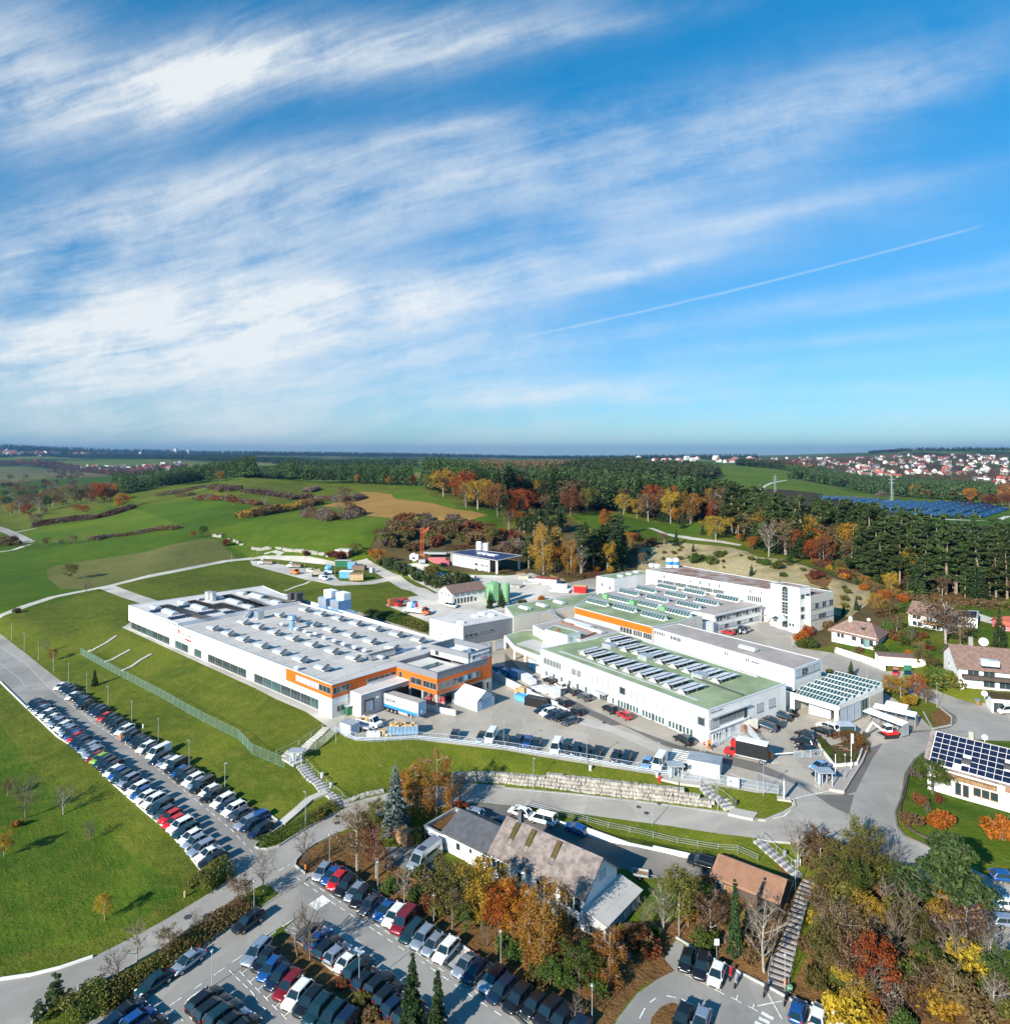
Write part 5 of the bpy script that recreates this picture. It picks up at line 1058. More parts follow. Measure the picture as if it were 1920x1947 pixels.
# ---- the old white works house, lower middle
E0,E1=Vector(W(932.3,1618.2,-1.2)[:2]),Vector(W(1111,1706,-1.2)[:2]);d=(E1-E0).normalized();n_=Vector((-d.y,d.x));n_=n_ if n_.y>0 else -n_;wd=8.6
q=[E0,E1,E1+n_*wd,E0+n_*wd];oh=gable('old_works_house','white house with weathered rose grey gable roof above autumn trees','house',q,[E0+n_*wd/2,E1+n_*wd/2],-1.2,2.2,-6.2,'white_wall','tile_old',.35)
LH=(E1-E0).length
wins(oh,E0,E1,.02,.17,-4.1,-2.0,3,'w',.9);wins(oh,E0,E1,.24,.44,-3.9,-2.2,3,'om',.95);wins(oh,E0,E1,.52,.70,-3.4,-1.7,4,'w',.9);wins(oh,E0,E1,.76,.97,-3.6,-1.6,3,'w',.93);wins(oh,E0,E1,.75,.95,-6.1,-4.6,2,'g',.9);wins(oh,E0,E1,.2,.7,-6.,-4.8,5,'w',.6)
wins(oh,q[1],q[2],.42,.64,-.9,.4,3,'w',.7)
for t in (.14,.32,.60):
 c=E0+d*LH*t+n_*(wd*.30);MB().prism([tuple(c-d*.4-n_*1.2),tuple(c+d*.4-n_*1.2),tuple(c+d*.4+n_*1.2),tuple(c-d*.4+n_*1.2)],[.0,0,2.2,2.2],[-1.2+3.4*.30*2-1.14+.1+i_ for i_ in (0,0,2.29,2.29)]).build('skylight','scrub',oh)
c=E0+n_*wd/2+d*2.2;boxat('chimney','tile_grey',oh,c+d*.2,d,.7,.7,1.5,3.9)
# left wing
F0,F1=Vector(W(842.8,1577.9,-1.8)[:2]),E0+n_*.4;q=[F0,F1,F1+n_*7.4,F0+n_*7.4]
ow=gable('grey_roof_wing','white wing with plain dark grey roof joined to the old house','house',q,[F0+n_*4.2,F1+n_*4.2],-2.0,-.2,-6,'white_wall','tile_grey',.3)
wins(ow,F0,F1,.08,.20,-3.9,-2.6,1,'o');wins(ow,F0,F1,.26,.38,-3.9,-2.7,1,'w');wins(ow,F0,F1,.54,.62,-3.4,-2.6,1,'w');wins(ow,F0,F1,.8,.97,-3.7,-2.5,2,'w',.9);wins(ow,F0,F1,.06,.28,-5.6,-4.9,3,'w',.8);wins(ow,F0,F1,.55,.8,-5.8,-4.5,3,'o',.8)
q=[F0-d*4.4,F0,F0+n_*7.4,F0+n_*7.4-d*4.4];gx=flat('garage_extension','flat roofed garage extension with planted roof at the end of the grey wing','garage',q,-2.6,-6,'white_wall','leaf_litter',lip=.3,cop='galv',low=.6)
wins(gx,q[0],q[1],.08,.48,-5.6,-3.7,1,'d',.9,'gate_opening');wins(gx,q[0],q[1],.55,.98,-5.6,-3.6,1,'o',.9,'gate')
# lean-to on the right gable
a,b=E1+n_*.1,E1+n_*(wd+.6);lt=thing('lean_to','grey sheet metal lean-to along the right gable of the old house','shed',(a.x,a.y,-6.3));mb=MB();w3=3.3
mb.prism([tuple(a-n_*.2),tuple(a+d*w3-n_*.2),tuple(b+d*w3),tuple(b)],-7,[-2.9,-3.7,-3.7,-2.9],cap=True);mb.build('wall','wall_grey',lt);mb=MB();mb.prism([tuple(a-n_*.5),tuple(a+d*(w3+.4)-n_*.5),tuple(b+d*(w3+.4)+n_*.3),tuple(b+n_*.3)],[-2.75,-3.6,-3.6,-2.75],[-2.62,-3.47,-3.47,-2.62],bottom=True);mb.build('roof','roof_grey',lt)
wins(lt,a-n_*.2,a+d*w3-n_*.2,.2,.8,-5.6,-4.4,1,'g');wins(lt,a+d*w3,b+d*w3,.2,.9,-5.8,-4.2,3,'o',.5)
# brown roofed barn
a,b=Vector(W(1356,1662,-2)[:2]),Vector(W(1479,1711,-2)[:2]);d=(b-a).normalized();n_=Vector((-d.y,d.x));q=[a,b,b+n_*5.4,a+n_*5.4]
bn_=gable('brown_roof_barn','dark timber barn with a plain reddish brown ribbed roof','barn',q,[a+n_*2.9,b+n_*2.9],-2.,-.55,-5,'wood_dark','tile_rust',.4)
wins(bn_,a,b,.03,.15,-4.6,-2.8,1,'w',.9);panel(bn_,a,b,.17,.32,-5,-2.8,'wood',.05);mb=MB()
for i in range(46): p0=lerp(a,b,i/45.)-n_*.35;p1=p0+n_*3.2;mb.bar((*p0,-2.06),(*p1,-.50),.06,.05)
mb.build('roof_rib','tile_rust',bn_)
# small timber shed and trailer stuff near the motorhome
c=G(770,1602);s_=boxat('garden_shed','wood',None,(c.x,c.y),(.8,-.6),2.6,1.8,c.z,c.z+2.1);tag(s_,'small weathered timber shed under the blue spruce','shed');boxat('roof','metal_dark',s_,(s_.location.x*0,0),(.8,-.6),1,1,0,.01) if False else None
# ---- industry yard behind
zi=9.2;q=[W(850,1049.6,zi),W(944.6,1066,zi),W(994,1056,zi),W(905,1044,zi)]
iz=flat('concrete_works_hall','grey industrial hall with blue solar roof and open right bay in the yard behind','hall',q,zi,2,'wall_grey','solar_blue',lip=.9,cop='concrete',low=.05)
for o_ in list(iz.children):
 if o_.name.startswith('wall'): bpy.data.objects.remove(o_)
Q4=[Vector(p[:2]) for p in q];qa=inset(q,1.2);A2,B2=Vector(qa[0]),lerp(Vector(qa[0]),Vector(qa[1]),.86);B3=lerp(Vector(qa[3]),Vector(qa[2]),.6)
MB().prism([tuple(A2),tuple(B2),tuple(B3),tuple(qa[3])],0,zi-.3,cap=False).build('wall','wall_grey',iz);mb=MB()
for p in (qa[1],lerp(Vector(qa[1]),Vector(qa[2]),.97)): mb.box(p[0]-.5,p[1]-.5,0,p[0]+.5,p[1]+.5,zi-.3)
mb.build('column','wall_beige',iz);panel(iz,A2,B2,.60,.985,1.6,6.9,'white_wall',.1);ww='g'
for z0 in (4.9,2.4): wins(iz,A2,B2,.63,.72,z0,z0+1.2,1,'g',.9,out=.1);wins(iz,A2,B2,.79,.96,z0,z0+1.2,3,'g',.6,out=.1)
wins(iz,A2,B2,.05,.2,2.2,7.2,1,'o',.95,'gate');wins(iz,A2,B2,.24,.4,2.2,7.,1,'o',.95,'gate')
for t in (.42,.52,.62,.70): c=lerp(lerp(Q4[0],Q4[1],t),lerp(Q4[3],Q4[2],t),.5);boxat('roof_light','pvc_white',iz,c,(Q4[1]-Q4[0]),2.6,3.0,zi,zi+.4)
c=lerp(Q4[3],Q4[2],.15);mb=MB();mb.cyl(c.x-2,c.y+4,4,12.6,1.5,n=12);mb.cyl(c.x+1.6,c.y+4,4,12.2,1.5,n=12);mb.cyl(c.x-2,c.y+4,12.6,13.,1.5,1.1,12);tag(mb.build('silo','pvc_white'),'pair of pale storage silos behind the solar roofed concrete hall','silo')
q0,q1=W(859,1127.5,5.2),W(922.5,1118,5.2);a,b=Vector(q0[:2]),Vector(q1[:2]);n_=-nrm(q0,q1)*9;q=[a,b,b+n_,a+n_]
hb=gable('yard_office','white two storey house with brown roof and square lattice windows in the gravel yard','house',q,[a+n_/2,b+n_/2],5.2,7.4,0,'white_wall','tile_brown',.5)
wins(hb,a,b,.05,.92,3.6,4.9,5,'b',.6);wins(hb,a,b,.05,.62,.4,2.8,6,'w',.8);wins(hb,a,b,.66,.72,.1,2.2,1,'d');wins(hb,q[3],q[0],.12,.9,3.5,4.6,3,'w',.45)
def thing_at(name,label,cat,s,**k): v=GP(s)[0];return thing(name,label,cat,v,**k),v
for lab,s_,r_,hh,sq in (('square pale green batching silo tower with a railed top','S 938,1143',2.9,6.9,1),('round pale green cement silo beside the square tower','S 962,1146',1.5,7.0,0)):
 t,v=thing_at('cement_silo',lab,'silo',s_);mb=MB();n_s=8 if sq else 14
 mb.cyl(v.x,v.y,v.z+.5,v.z+hh,r_,n=n_s);mb.cyl(v.x,v.y,v.z+hh,v.z+hh+.8,r_,r_*.3,n_s);mb.build('shell','green_paint',t);mb=MB();mb.cyl(v.x+r_*.3,v.y,v.z+hh+.4,v.z+hh+1.8,.35);mb.cyl(v.x-r_*.4,v.y,v.z+hh+.3,v.z+hh+1.5,.3)
 for k in range(4): mb.cyl(v.x+r_*.8*math.cos(k*1.57+.7),v.y+r_*.8*math.sin(k*1.57+.7),v.z-.5,v.z+.6,.2)
 mb.build('fitting','galv',t)
# tower crane folded
t,v=thing_at('folded_crane','tall red orange lattice crane folded upright in the gravel yard','crane','A2 1280,985');mb=MB();H_=16.5;w_=.6
for sx in (-w_,w_):
 for sy in (-w_,w_): mb.bar((v.x+sx,v.y+sy,v.z),(v.x+sx,v.y+sy,v.z+H_),.10,.10)
for k in range(13):
 z0=v.z+k*H_/13;z1=z0+H_/13;s1=1 if k % 2 else -1
 mb.bar((v.x-w_*s1,v.y-w_,z0),(v.x+w_*s1,v.y-w_,z1),.09,.09);mb.bar((v.x-w_,v.y-w_*s1,z0),(v.x-w_,v.y+w_*s1,z1),.09,.09)
mb.build('mast','crane_red',t);mb=MB();mb.bar((v.x,v.y,v.z+H_-3),(v.x+3.6,v.y-.5,v.z+H_+.2),.5,.5);mb.bar((v.x+3.6,v.y-.5,v.z+H_+.2),(v.x+.6,v.y,v.z+H_-4.5),.3,.3);mb.build('jib','crane_red',t)
MB().box(v.x-1.6,v.y-1.6,v.z-.3,v.x+1.6,v.y+1.6,v.z+1.2).build('base','galv',t)
# generic small boxes: containers, cabins, stacks
def crate(name,label,cat,s,L,w,hh,m,a_=None,roof=None,z=0.):
 v=GP(s)[0];d=Vector(a_ or (.75,-.66)).normalized();t=thing(name,label,cat,v);boxat('body',m,t,v,d,L,w,v.z+z,v.z+z+hh);mb=MB();n=Vector((-d.y,d.x));k=max(3,int(L/.5))
 for i in range(k+1):
  for sg in (-1,1): c=Vector(v[:2])+d*(-L/2+L*i/k)+n*sg*(w/2+.03);mb.box(c.x-.05,c.y-.05,v.z+z+.05,c.x+.05,c.y+.05,v.z+z+hh-.05)
 mb.build('corrugation',m,t)
 if roof: boxat('roof',roof,t,v,d,L+.3,w+.3,v.z+z+hh,v.z+z+hh+.18)
 return t
crate('storage_container','long dark green container on the grass by the far track','container','A2 690,1022',8,3.,3.2,'green_dark',(1,-.1),'galv')
crate('site_cabin','small blue site cabin next to the green container','cabin','A2 752,1035',3.6,3,3.,'sky_blue',(1,-.1),'wall_grey');crate('site_cabin','rust brown stack cabin right of the small blue cabin','cabin','A2 805,1045',6.4,2.6,2.2,'tile_brown',(1,-.2))
crate('site_cabin','pale blue windowed site cabin with white end beside the timber shed','cabin','A2 712,1105',6,3.2,3.,'sky_blue',(1,-.1),'pvc_white');crate('timber_shed','bright yellow brown wooden shed in the container yard','shed','A2 787,1120',6,4,2.8,'wood_pale',(1,.1),'wood');crate('site_cabin','tiny pale grey cabin beside the bend of the track','cabin','A2 905,1065',2,2,2.2,'pvc_grey')
crate('storage_container','rust red open container by the entrance of the gravel yard','container','B2 1098,200',7.4,2.6,2.6,'rust',(.9,.45));crate('pink_stack','pink formwork stack near the folded crane','stack','A2 1395,995',9,3,2.8,'pink',(1,-.1));crate('pink_stack','second smaller pink formwork stack beside the grey hall','stack','A2 1455,1010',4,3,2.2,'pink',(1,-.1))
crate('frame_stack','galvanised scaffold frames on the roof of the pink stacks','stack','A2 1380,960',12,3,.9,'galv',(1,-.1),z=2.4);crate('panel_stack','white pallet stack at the back of the gravel yard','stack','A2 1220,965',4,2.5,2.2,'pvc_white',(1,0))
crate('roofed_bay','open concrete bay with a red roof in the gravel yard','storage bay','A3 320,1150',10,5,2.4,'concrete_wall',(.9,-.4),'tile_red');crate('small_kiosk','small red kiosk with lettering behind the green roof','kiosk','B3 570,105',5,3,2.8,'red',(.9,-.3),'wood_pale')
for i,(s_,L,w,hh,m) in enumerate((('A3 150,1110',5,3,1.2,'sandstone'),('A3 230,1140',6,3,1.4,'concrete_wall'),('A3 410,1175',7,3,1.2,'pvc_white'),('A2 1290,945',3,2,1.2,'wood'),('B3 420,95',8,5,.6,'pvc_white'),('A2 1650,1120',5,1.5,2,'wall_beige'),('A3 120,1080',4,2,.9,'wood'),('B3 90,60',5,4,.7,'stone'),('B3 200,40',6,4,.8,'concrete_wall'))):
 crate('material_stack',['pale stone block stack at the quarry edge','grey slab stack behind the green cement silos','long white slab row behind the link roof','brown timber stack at the far left of the gravel yard','flat white slab pile before the quarry bank','beige wall element stack beside the hedge','timber frames heaped beside the concrete hall','rubble heap right of the round silo','pile of grey kerb stones in the gravel yard'][i],'stack',s_,L,w,hh,m,(random.uniform(.5,1),random.uniform(-.5,.2)))
t,v=thing_at('stone_row','long dry row of stone pallets along the far track','stone wall','A2 480,935');mb=MB();pp=GP('A1 1615,795 1700,805 A2 0,890 60,900 180,880 260,905 360,910 450,925 580,950');rs=random.Random(5)
for i in range(len(pp)-1):
 for k in range(7):
  c=pp[i].lerp(pp[i+1],k/7+rs.uniform(0,.08));
  if rs.random()<.2: continue
  z=h(c.x,c.y);s1=rs.uniform(.6,1.3);mb.box(c.x-s1,c.y-.7,z-.3,c.x+s1,c.y+.7,z+rs.uniform(.6,1.7))
mb.build('blocks','stone',t)
t,v=thing_at('field_shed','small grey field shed beside bushes above the far track','shed','A2 695,935');boxat('body','wood',t,v,(1,-.3),7,5,v.z-.5,v.z+2.4);boxat('roof','roof_grey',t,v,(1,-.3),8,6,v.z+2.4,v.z+3.2)
# solar park rows
mat('solar_park',(.012,.03,.085),.35,.0,var=.5,sc=.15,spec=.3)
def park(pts,wpx):
 for i,(x0,y0,x1,y1) in enumerate(pts):
  a,b=GP('A4 %g,%g %g,%g' % (x0,y0,x1,y1));t=thing('solar_row','long blue solar row of the field array','solar array',a.lerp(b,.5),group='rows of the solar field beyond the pine wood');mb=MB();n=max(4,int((b-a).length/18))
  d=(b-a);d.z=0;d.normalize();nn=Vector((d.y,-d.x,0));w=7.
  for k in range(n):
   p,q=a.lerp(b,k/n),a.lerp(b,(k+.96)/n);z0,z1=h(p.x,p.y),h(q.x,q.y)
   v=[p-nn*w/2,q-nn*w/2,q+nn*w/2,p+nn*w/2];zz=[z0+3.2,z1+3.2,z1+1.,z0+1.];v=[(c.x,c.y,z) for c,z in zip(v,zz)];mb.add(v+[(x,y,z-.15) for x,y,z in v],[(0,1,2,3),(7,6,5,4),(0,4,5,1),(1,5,6,2),(2,6,7,3),(3,7,4,0)])
  mb.build('panels','solar_park',t);mb=MB()
  for k in range(n+1): p=a.lerp(b,k/n);z=h(p.x,p.y);mb.bar((p.x,p.y,z-.3),(p.x,p.y,z+2.6),.3,.3)
  mb.build('posts','galv',t)
park([(480,520,530,503),(540,525,600,506),(620,528,680,510),(700,530,750,514),(700,555,830,520),(730,578,905,526),(830,590,1000,533),(905,593,1090,537),(1000,597,1190,539),(1100,600,1290,546),(1190,603,1420,541),(1300,606,1520,546),(1390,613,1620,552),(1510,618,1720,560),(1630,616,1790,575),(1680,655,1870,592),(820,625,890,602),(1030,635,1110,612),(1190,643,1310,615),(1310,648,1420,620),(1420,652,1535,624),(1540,657,1650,630)],0)

# ================================================================ walls, fences, stairs, lamps
def drape(pts,step=2.):
 out=[]
 for i in range(len(pts)-1):
  a,b=pts[i],pts[i+1];n=max(1,int((b-a).length/step))
  for k in range(n): c=a.lerp(b,k/n);out.append(Vector((c.x,c.y,h(c.x,c.y))))
 c=pts[-1];out.append(Vector((c.x,c.y,h(c.x,c.y))));return out
def kerb(s,w=.16,hh=.12,m='kerb',label='',name='kerb',step=2.):
 mb=MB();p=drape(GP(s),step)
 for i in range(len(p)-1): mb.bar(p[i]+Vector((0,0,hh/2)),p[i+1]+Vector((0,0,hh/2)),w,hh+.3)
 o=mb.build(name,m);o['kind']='structure';return o
LINES=MB()
def dash(s,w=.12,on=1.5,off=1.5,pts=None):
 p=drape(pts or GP(s),.5);acc=0.
 for i in range(len(p)-1):
  d=(p[i+1]-p[i]);L=d.length
  if L<1e-4: continue
  if off == 0 or (acc % (on+off))<on:
   n=Vector((-d.y,d.x,0)).normalized()*w/2;up=Vector((0,0,.05));LINES.add([p[i]-n+up,p[i+1]-n+up,p[i+1]+n+up,p[i]+n+up],[(0,1,2,3)])
  acc += L
kerb('B1 0,782 190,968 430,1195 C1 600,228 850,478 1100,697 1250,818 1400,985 1525,1145',.22,.12,'frame_white');kerb('C2 84,684 235,792 100,885 22,945 20,962 60,974 110,977 200,952 400,824 640,692');kerb('C2 700,655 850,604 1000,568 1160,530',.2);kerb('C2 640,852 480,932 400,987 330,1062 322,1100 400,1160',.2)
kerb('C4 0,757 60,760 200,702 285,650 270,605 240,592',.3,.15);kerb('D1 0,862 240,827 460,772 700,690',.25,.12,'frame_white');kerb('D1 240,1191 370,1080 550,960 830,850 1200,640',.2);kerb('C4 1370,990 1250,940 1120,885 1055,810 1040,700 1080,600 1130,400 1200,290 1300,222',.22,.12,'asphalt_dark');kerb('B4 1250,1010 1320,1140 1460,1110 1465,1050 1360,965',.22)
kerb('D2 500,40 700,20 850,140 1000,255 1250,395 1560,593 1750,722 1905,802',.2);kerb('D2 330,560 450,660 650,830 800,950 1000,1062 1110,1191',.2);kerb('D3 1290,545 1500,672 1700,772 1905,880 D4 110,935 250,1012 600,1158',.2);kerb('D2 420,92 1000,470 1500,800 1905,1070 D3 200,1260',.35,.02,'asphalt_dark');kerb('C4 0,902 70,916 250,930',.2)
dash('B1 0,520 200,640 240,690 340,800 420,870 700,1090 C1 870,130 1150,310 1500,570 1800,810',.13,.6,.6);dash('B1 0,640 150,760 200,830',.13,.6,.6);dash('C1 680,0 1100,290 1500,620 1750,830 1905,1000',.13,1.2,1.2)
dash('C3 0,517 500,560 1000,618 1300,652 1690,712',.14,1,0);dash('C4 30,762 200,725 270,660 262,612',.14,1,0);dash('C2 200,1140 330,1060',.12,.6,.8)
dash('D2 330,90 700,340 1000,540 1300,740 1600,950 1905,1150',.14,1.,1.);dash('D2 440,125 690,290 1000,490 1400,770 1700,960 1905,1090',.14,.8,1.2);dash('D1 1280,1060 1640,810 D2 200,480 330,390',.13,1.4,1.2);dash('D1 1300,1090 1400,1191',.12,.8,.8);dash('D1 1410,1070 1400,1040 1430,1000 1575,905',.18,1,0);dash('D1 1730,790 1905,960 D2 60,1050 200,1170',.12,.8,.8);dash('D3 1015,1155 1070,1050 1140,1000 1220,983 1330,1005 1430,1060 1640,1175',.15,1.2,1.1)
for s_,nb in (('C3 1345,225 1295,345',8),):
 a,b=GP(s_)
 for i in range(nb): c=a.lerp(b,(i+.5)/nb);n=(b-a).normalized();r_=Vector((n.y,-n.x,0));dash('',.55,1,0,pts=[c-r_*1.9,c+r_*1.9])
for s_ in ('D2 540,258','D2 505,280','D2 472,303'): c=GP(s_)[0];dash('',.9,1,0,pts=[c-Vector((.8,-.5,0)),c+Vector((.8,-.5,0))])
for s_ in ('D4 30,1110 120,1160','D4 10,1150 90,1190','D4 -20,1180 60,1225'): dash(s_,.5,1,0)
dash('D4 80,970 185,1160',.14,1,0);dash('D4 0,1060 185,1022',.14,1,0);dash('C4 0,395 120,440 255,500',.13,1.6,1.4);dash('C3 1690,400 1905,480',.12,1,0);dash('C4 430,490 495,535',.12,1,0);dash('C4 260,598 545,533',.18,1,0)
for s_ in ('C2 800,-60 1120,120','C2 1130,-50 1350,20','B2 1210,940 1390,1040','B3 620,950 680,925','B4 20,1010 130,1085','B4 120,990 230,1050','C3 990,330 1050,300'): dash(s_,.1,1,0)
for s_ in ('D2 40,940','D2 103,1003','D2 170,1072','D2 238,1140','D1 1825,815','D1 1885,880','D1 1450,1165','D3 1385,833','D3 1503,892','D3 1620,955','D3 1745,1015','D3 1870,1080'):
 c=GP(s_)[0];a=Vector((.75,-.66,0));b=Vector((.5,.85,0));dash('',.12,1,0,pts=[c-a*.6,c+a*.6]);dash('',.12,1,0,pts=[c,c+b*.8])
o=LINES.build('road_marking','white_line',None,local=True);o['kind']='structure'
# manholes
for i,(s_,r_) in enumerate((('C2 645,725',.5),('C2 637,775',.5),('C3 1010,653',.45),('C3 1068,700',.45),('C3 748,17',.4),('D1 1416,386',.5),('D1 1560,376',.5),('C3 390,845',.25),('C3 545,908',.25),('C3 700,976',.25),('C3 1165,628',.4))):
 v=GP(s_)[0];mb=MB();mb.cyl(v.x,v.y,v.z-.1,v.z+.05,r_,n=16);mb.cyl(v.x,v.y,v.z,v.z+.06,r_*.7,n=12);o=mb.build('manhole_cover','metal_dark');tag(o,'dark round manhole cover set in the asphalt road','manhole','manhole covers in the roads')
# block stone wall
def stonewall(name,label,s,rows,bl=.75,bh=.55,seed=1,m='stone'):
 p=drape(GP(s),.4);rs=random.Random(seed);L=[0]
 for i in range(len(p)-1): L.append(L[-1]+(p[i+1]-p[i]).length)
 tot=L[-1];mb=MB();t=0.
 def pt(x):
  i=min(max(0,int(np.searchsorted(L,x))-1),len(p)-2);f=(x-L[i])/max(1e-6,L[i+1]-L[i]);return p[i].lerp(p[i+1],f),(p[i+1]-p[i]).normalized()
 for r_ in range(max(rows)):
  x=rs.uniform(0,.5)
  while x<tot-bl:
   w=bl*rs.uniform(.6,1.2);nr=np.interp(x/tot,np.linspace(0,1,len(rows)),rows)
   if r_<nr:
    c,d=pt(x+w/2);n=Vector((-d.y,d.x,0));
    if n.y<0: n=-n
    o_=n*(.3*r_+rs.uniform(-.08,.08));z=c.z+bh*r_-.1;j=[Vector((rs.uniform(-.09,.09),rs.uniform(-.09,.09),rs.uniform(-.07,.07))) for _ in range(8)];v=[]
    for k,(sx,sy,sz) in enumerate(((-1,0,0),(1,0,0),(1,1,0),(-1,1,0),(-1,0,1),(1,0,1),(1,1,1),(-1,1,1))): v.append(c+d*sx*(w/2-.03)+n*sy*.9+o_+Vector((0,0,z-c.z+sz*bh*.96))+j[k])
    mb.add(v,[(3,2,1,0),(4,5,6,7),(0,1,5,4),(1,2,6,5),(2,3,7,6),(3,0,4,7)])
   x += w
 return tag(mb.build(name,m),label,'stone wall')
stonewall('block_stone_wall','rough pale block stone retaining wall between green bank and road','C2 1480,478 1700,470 1905,478 C3 0,484 300,508 700,560 1000,596 1300,630 1590,665',[2,3,3,3,4,4,4,3,1],seed=4)
stonewall('low_boulder_wall','low row of grey boulders beside the bend of the road','C2 690,640 850,580 1000,545',[1,1],seed=8)
# white retaining wall of the forecourt
p=drape(GP('C3 190,705 400,778 620,868 940,940 1300,1018 1610,1074'),3.);mb=MB();tops=[-3.6,-2.5];N_p=len(p)
for i in range(N_p-1):
 a,b=p[i],p[i+1];zt_=-3.4+.7*round(min(1,i/N_p*1.6)*2)/2;zt_=max(zt_,min(h(a.x,a.y+1.2),-2.6)+.1);mb.bar(Vector((a.x,a.y,(zt_-6)/2)),Vector((b.x,b.y,(zt_-6)/2)),.25,zt_+6)
tag(mb.build('retaining_wall','white_wall'),'long low white retaining wall behind the forecourt','wall')
mb=MB();p=drape(GP('C3 160,650 400,718 620,775 940,850 1300,935 1610,985 1905,1065'),3.)
for i in range(len(p)): mb.bar(p[i]-Vector((0,0,.2)),p[i]+Vector((0,0,1.1)),.06,.06)
for k in (.35,.7,1.05):
 for i in range(len(p)-1): mb.bar(p[i]+Vector((0,0,k)),p[i+1]+Vector((0,0,k)),.04,.04)
tag(mb.build('rail_fence','galv'),'thin grey rail fence along the top of the white retaining wall','fence')
def fence(name,label,s,hh,m,ps=2.5,bars=.16,rails=(.1,1.),bw=.018,pw=.07,z=0.):
 p=drape(GP(s),ps);t=thing(name,label,'fence',p[0]);mp,mr=MB(),MB()
 for c in p: mp.bar(c-Vector((0,0,.3)),c+Vector((0,0,hh+.08)),pw,pw)
 for i in range(len(p)-1):
  a,b=p[i],p[i+1]
  for r_ in rails: mr.bar(a+Vector((0,0,hh*r_)),b+Vector((0,0,hh*r_)),.035,.045)
  if bars:
   n=int((b-a).length/bars)
   for k in range(1,n): c=a.lerp(b,k/n);mr.add([(c.x-bw,c.y,c.z+hh*rails[0]),(c.x+bw,c.y,c.z+hh*rails[0]),(c.x+bw,c.y,c.z+hh*rails[-1]),(c.x-bw,c.y,c.z+hh*rails[-1])],[(0,1,2,3)])
 mp.build('post',m,t);mr.build('mesh_panel',m,t);return t
fence('mesh_fence','long tall pale green mesh fence across the grass bank','B1 610,575 900,735 1200,890 1500,1062 1800,1215 C1 1905,255 C2 240,360',2.0,'fence_green',2.5,.26,(.05,1.),.018)
fence('mesh_fence','thin grey mesh fence climbing beside the upper stairs','C2 370,260 480,230 545,180 605,120 640,80',1.9,'galv',2.5,.15);fence('mesh_fence','low fence along the left of the upper stairs','C2 180,260 350,185 530,60',.9,'galv',3.,0)
YF='C2 640,80 700,128 780,155 900,163 1000,160 1230,145 1450,165 1905,222 C3 230,260 450,290 690,330 1000,385 1170,410 1240,415'
fence('yard_fence','pale blue white fence with crash rail along the front of the yard',YF,1.6,'fence_white',2.6,.3,(.1,1.),.012)
mb=MB();p=drape(GP(YF),2.5);up=Vector((0,-.18,0))
for k in (.55,.85):
 for i in range(len(p)-1): mb.bar(p[i]+up+Vector((0,0,k)),p[i+1]+up+Vector((0,0,k)),.08,.13)
tag(mb.build('crash_barrier','fence_white'),'double steel crash barrier rail along the yard edge','barrier')
fence('yard_fence','short pale fence right of the turnstile towards the road island','C3 1330,450 1620,480 1905,530 C4 70,545 155,560',1.6,'fence_white',2.2,.14,(.1,.5,1.),.02);fence('entrance_fence','grey fence panels beside the boom barrier','C4 275,285 400,280 480,270',1.4,'fence_white',1.6,.12);fence('entrance_fence','mesh fence on the concrete kerb before the boom barrier','C3 1830,90 C4 0,180 60,270 110,305',1.8,'fence_white',1.6,.12);fence('entrance_fence','tall pale gate fence between truck and office corner','C3 1570,215 1660,165 1760,150 1905,240',1.9,'fence_white',2.,.12)
fence('white_garden_wall','rail on the garden wall below the hip roofed villa','B4 580,545 760,605 960,690',.8,'frame_white',4.,0)
mb=MB();p=drape(GP('B4 585,560 760,618 965,698'),3.)
for i in range(len(p)-1): mb.bar(p[i]+Vector((0,0,.6)),p[i+1]+Vector((0,0,.6)),.3,2.2)
tag(mb.build('garden_wall','white_wall'),'long white garden wall sloping below the hip roofed villa','wall')
crate('garden_garage','white garage wall with pink coping beside the green van','garage','B4 1075,650',11,4,2.4,'white_wall',(.9,-.25),'tile_brown')
fence('wooden_fence','weathered board fence beside the silver motorhome','C2 1460,960 1380,1040 1200,1140 1330,1191',1.3,'wood',2.,.22,(.2,.8),.09)
# bollards / hedge wall at the lawn
mb=MB();p=drape(GP('C4 1140,400 1110,560 1080,650 1075,740 1110,790 1200,860 1370,935'),1.)
for i in range(len(p)-1): mb.bar(p[i]+Vector((0,0,.1)),p[i+1]+Vector((0,0,.1)),.25,.55)
tag(mb.build('lawn_edging','wood_dark'),'low dark timber edging round the curved lawn','edging')
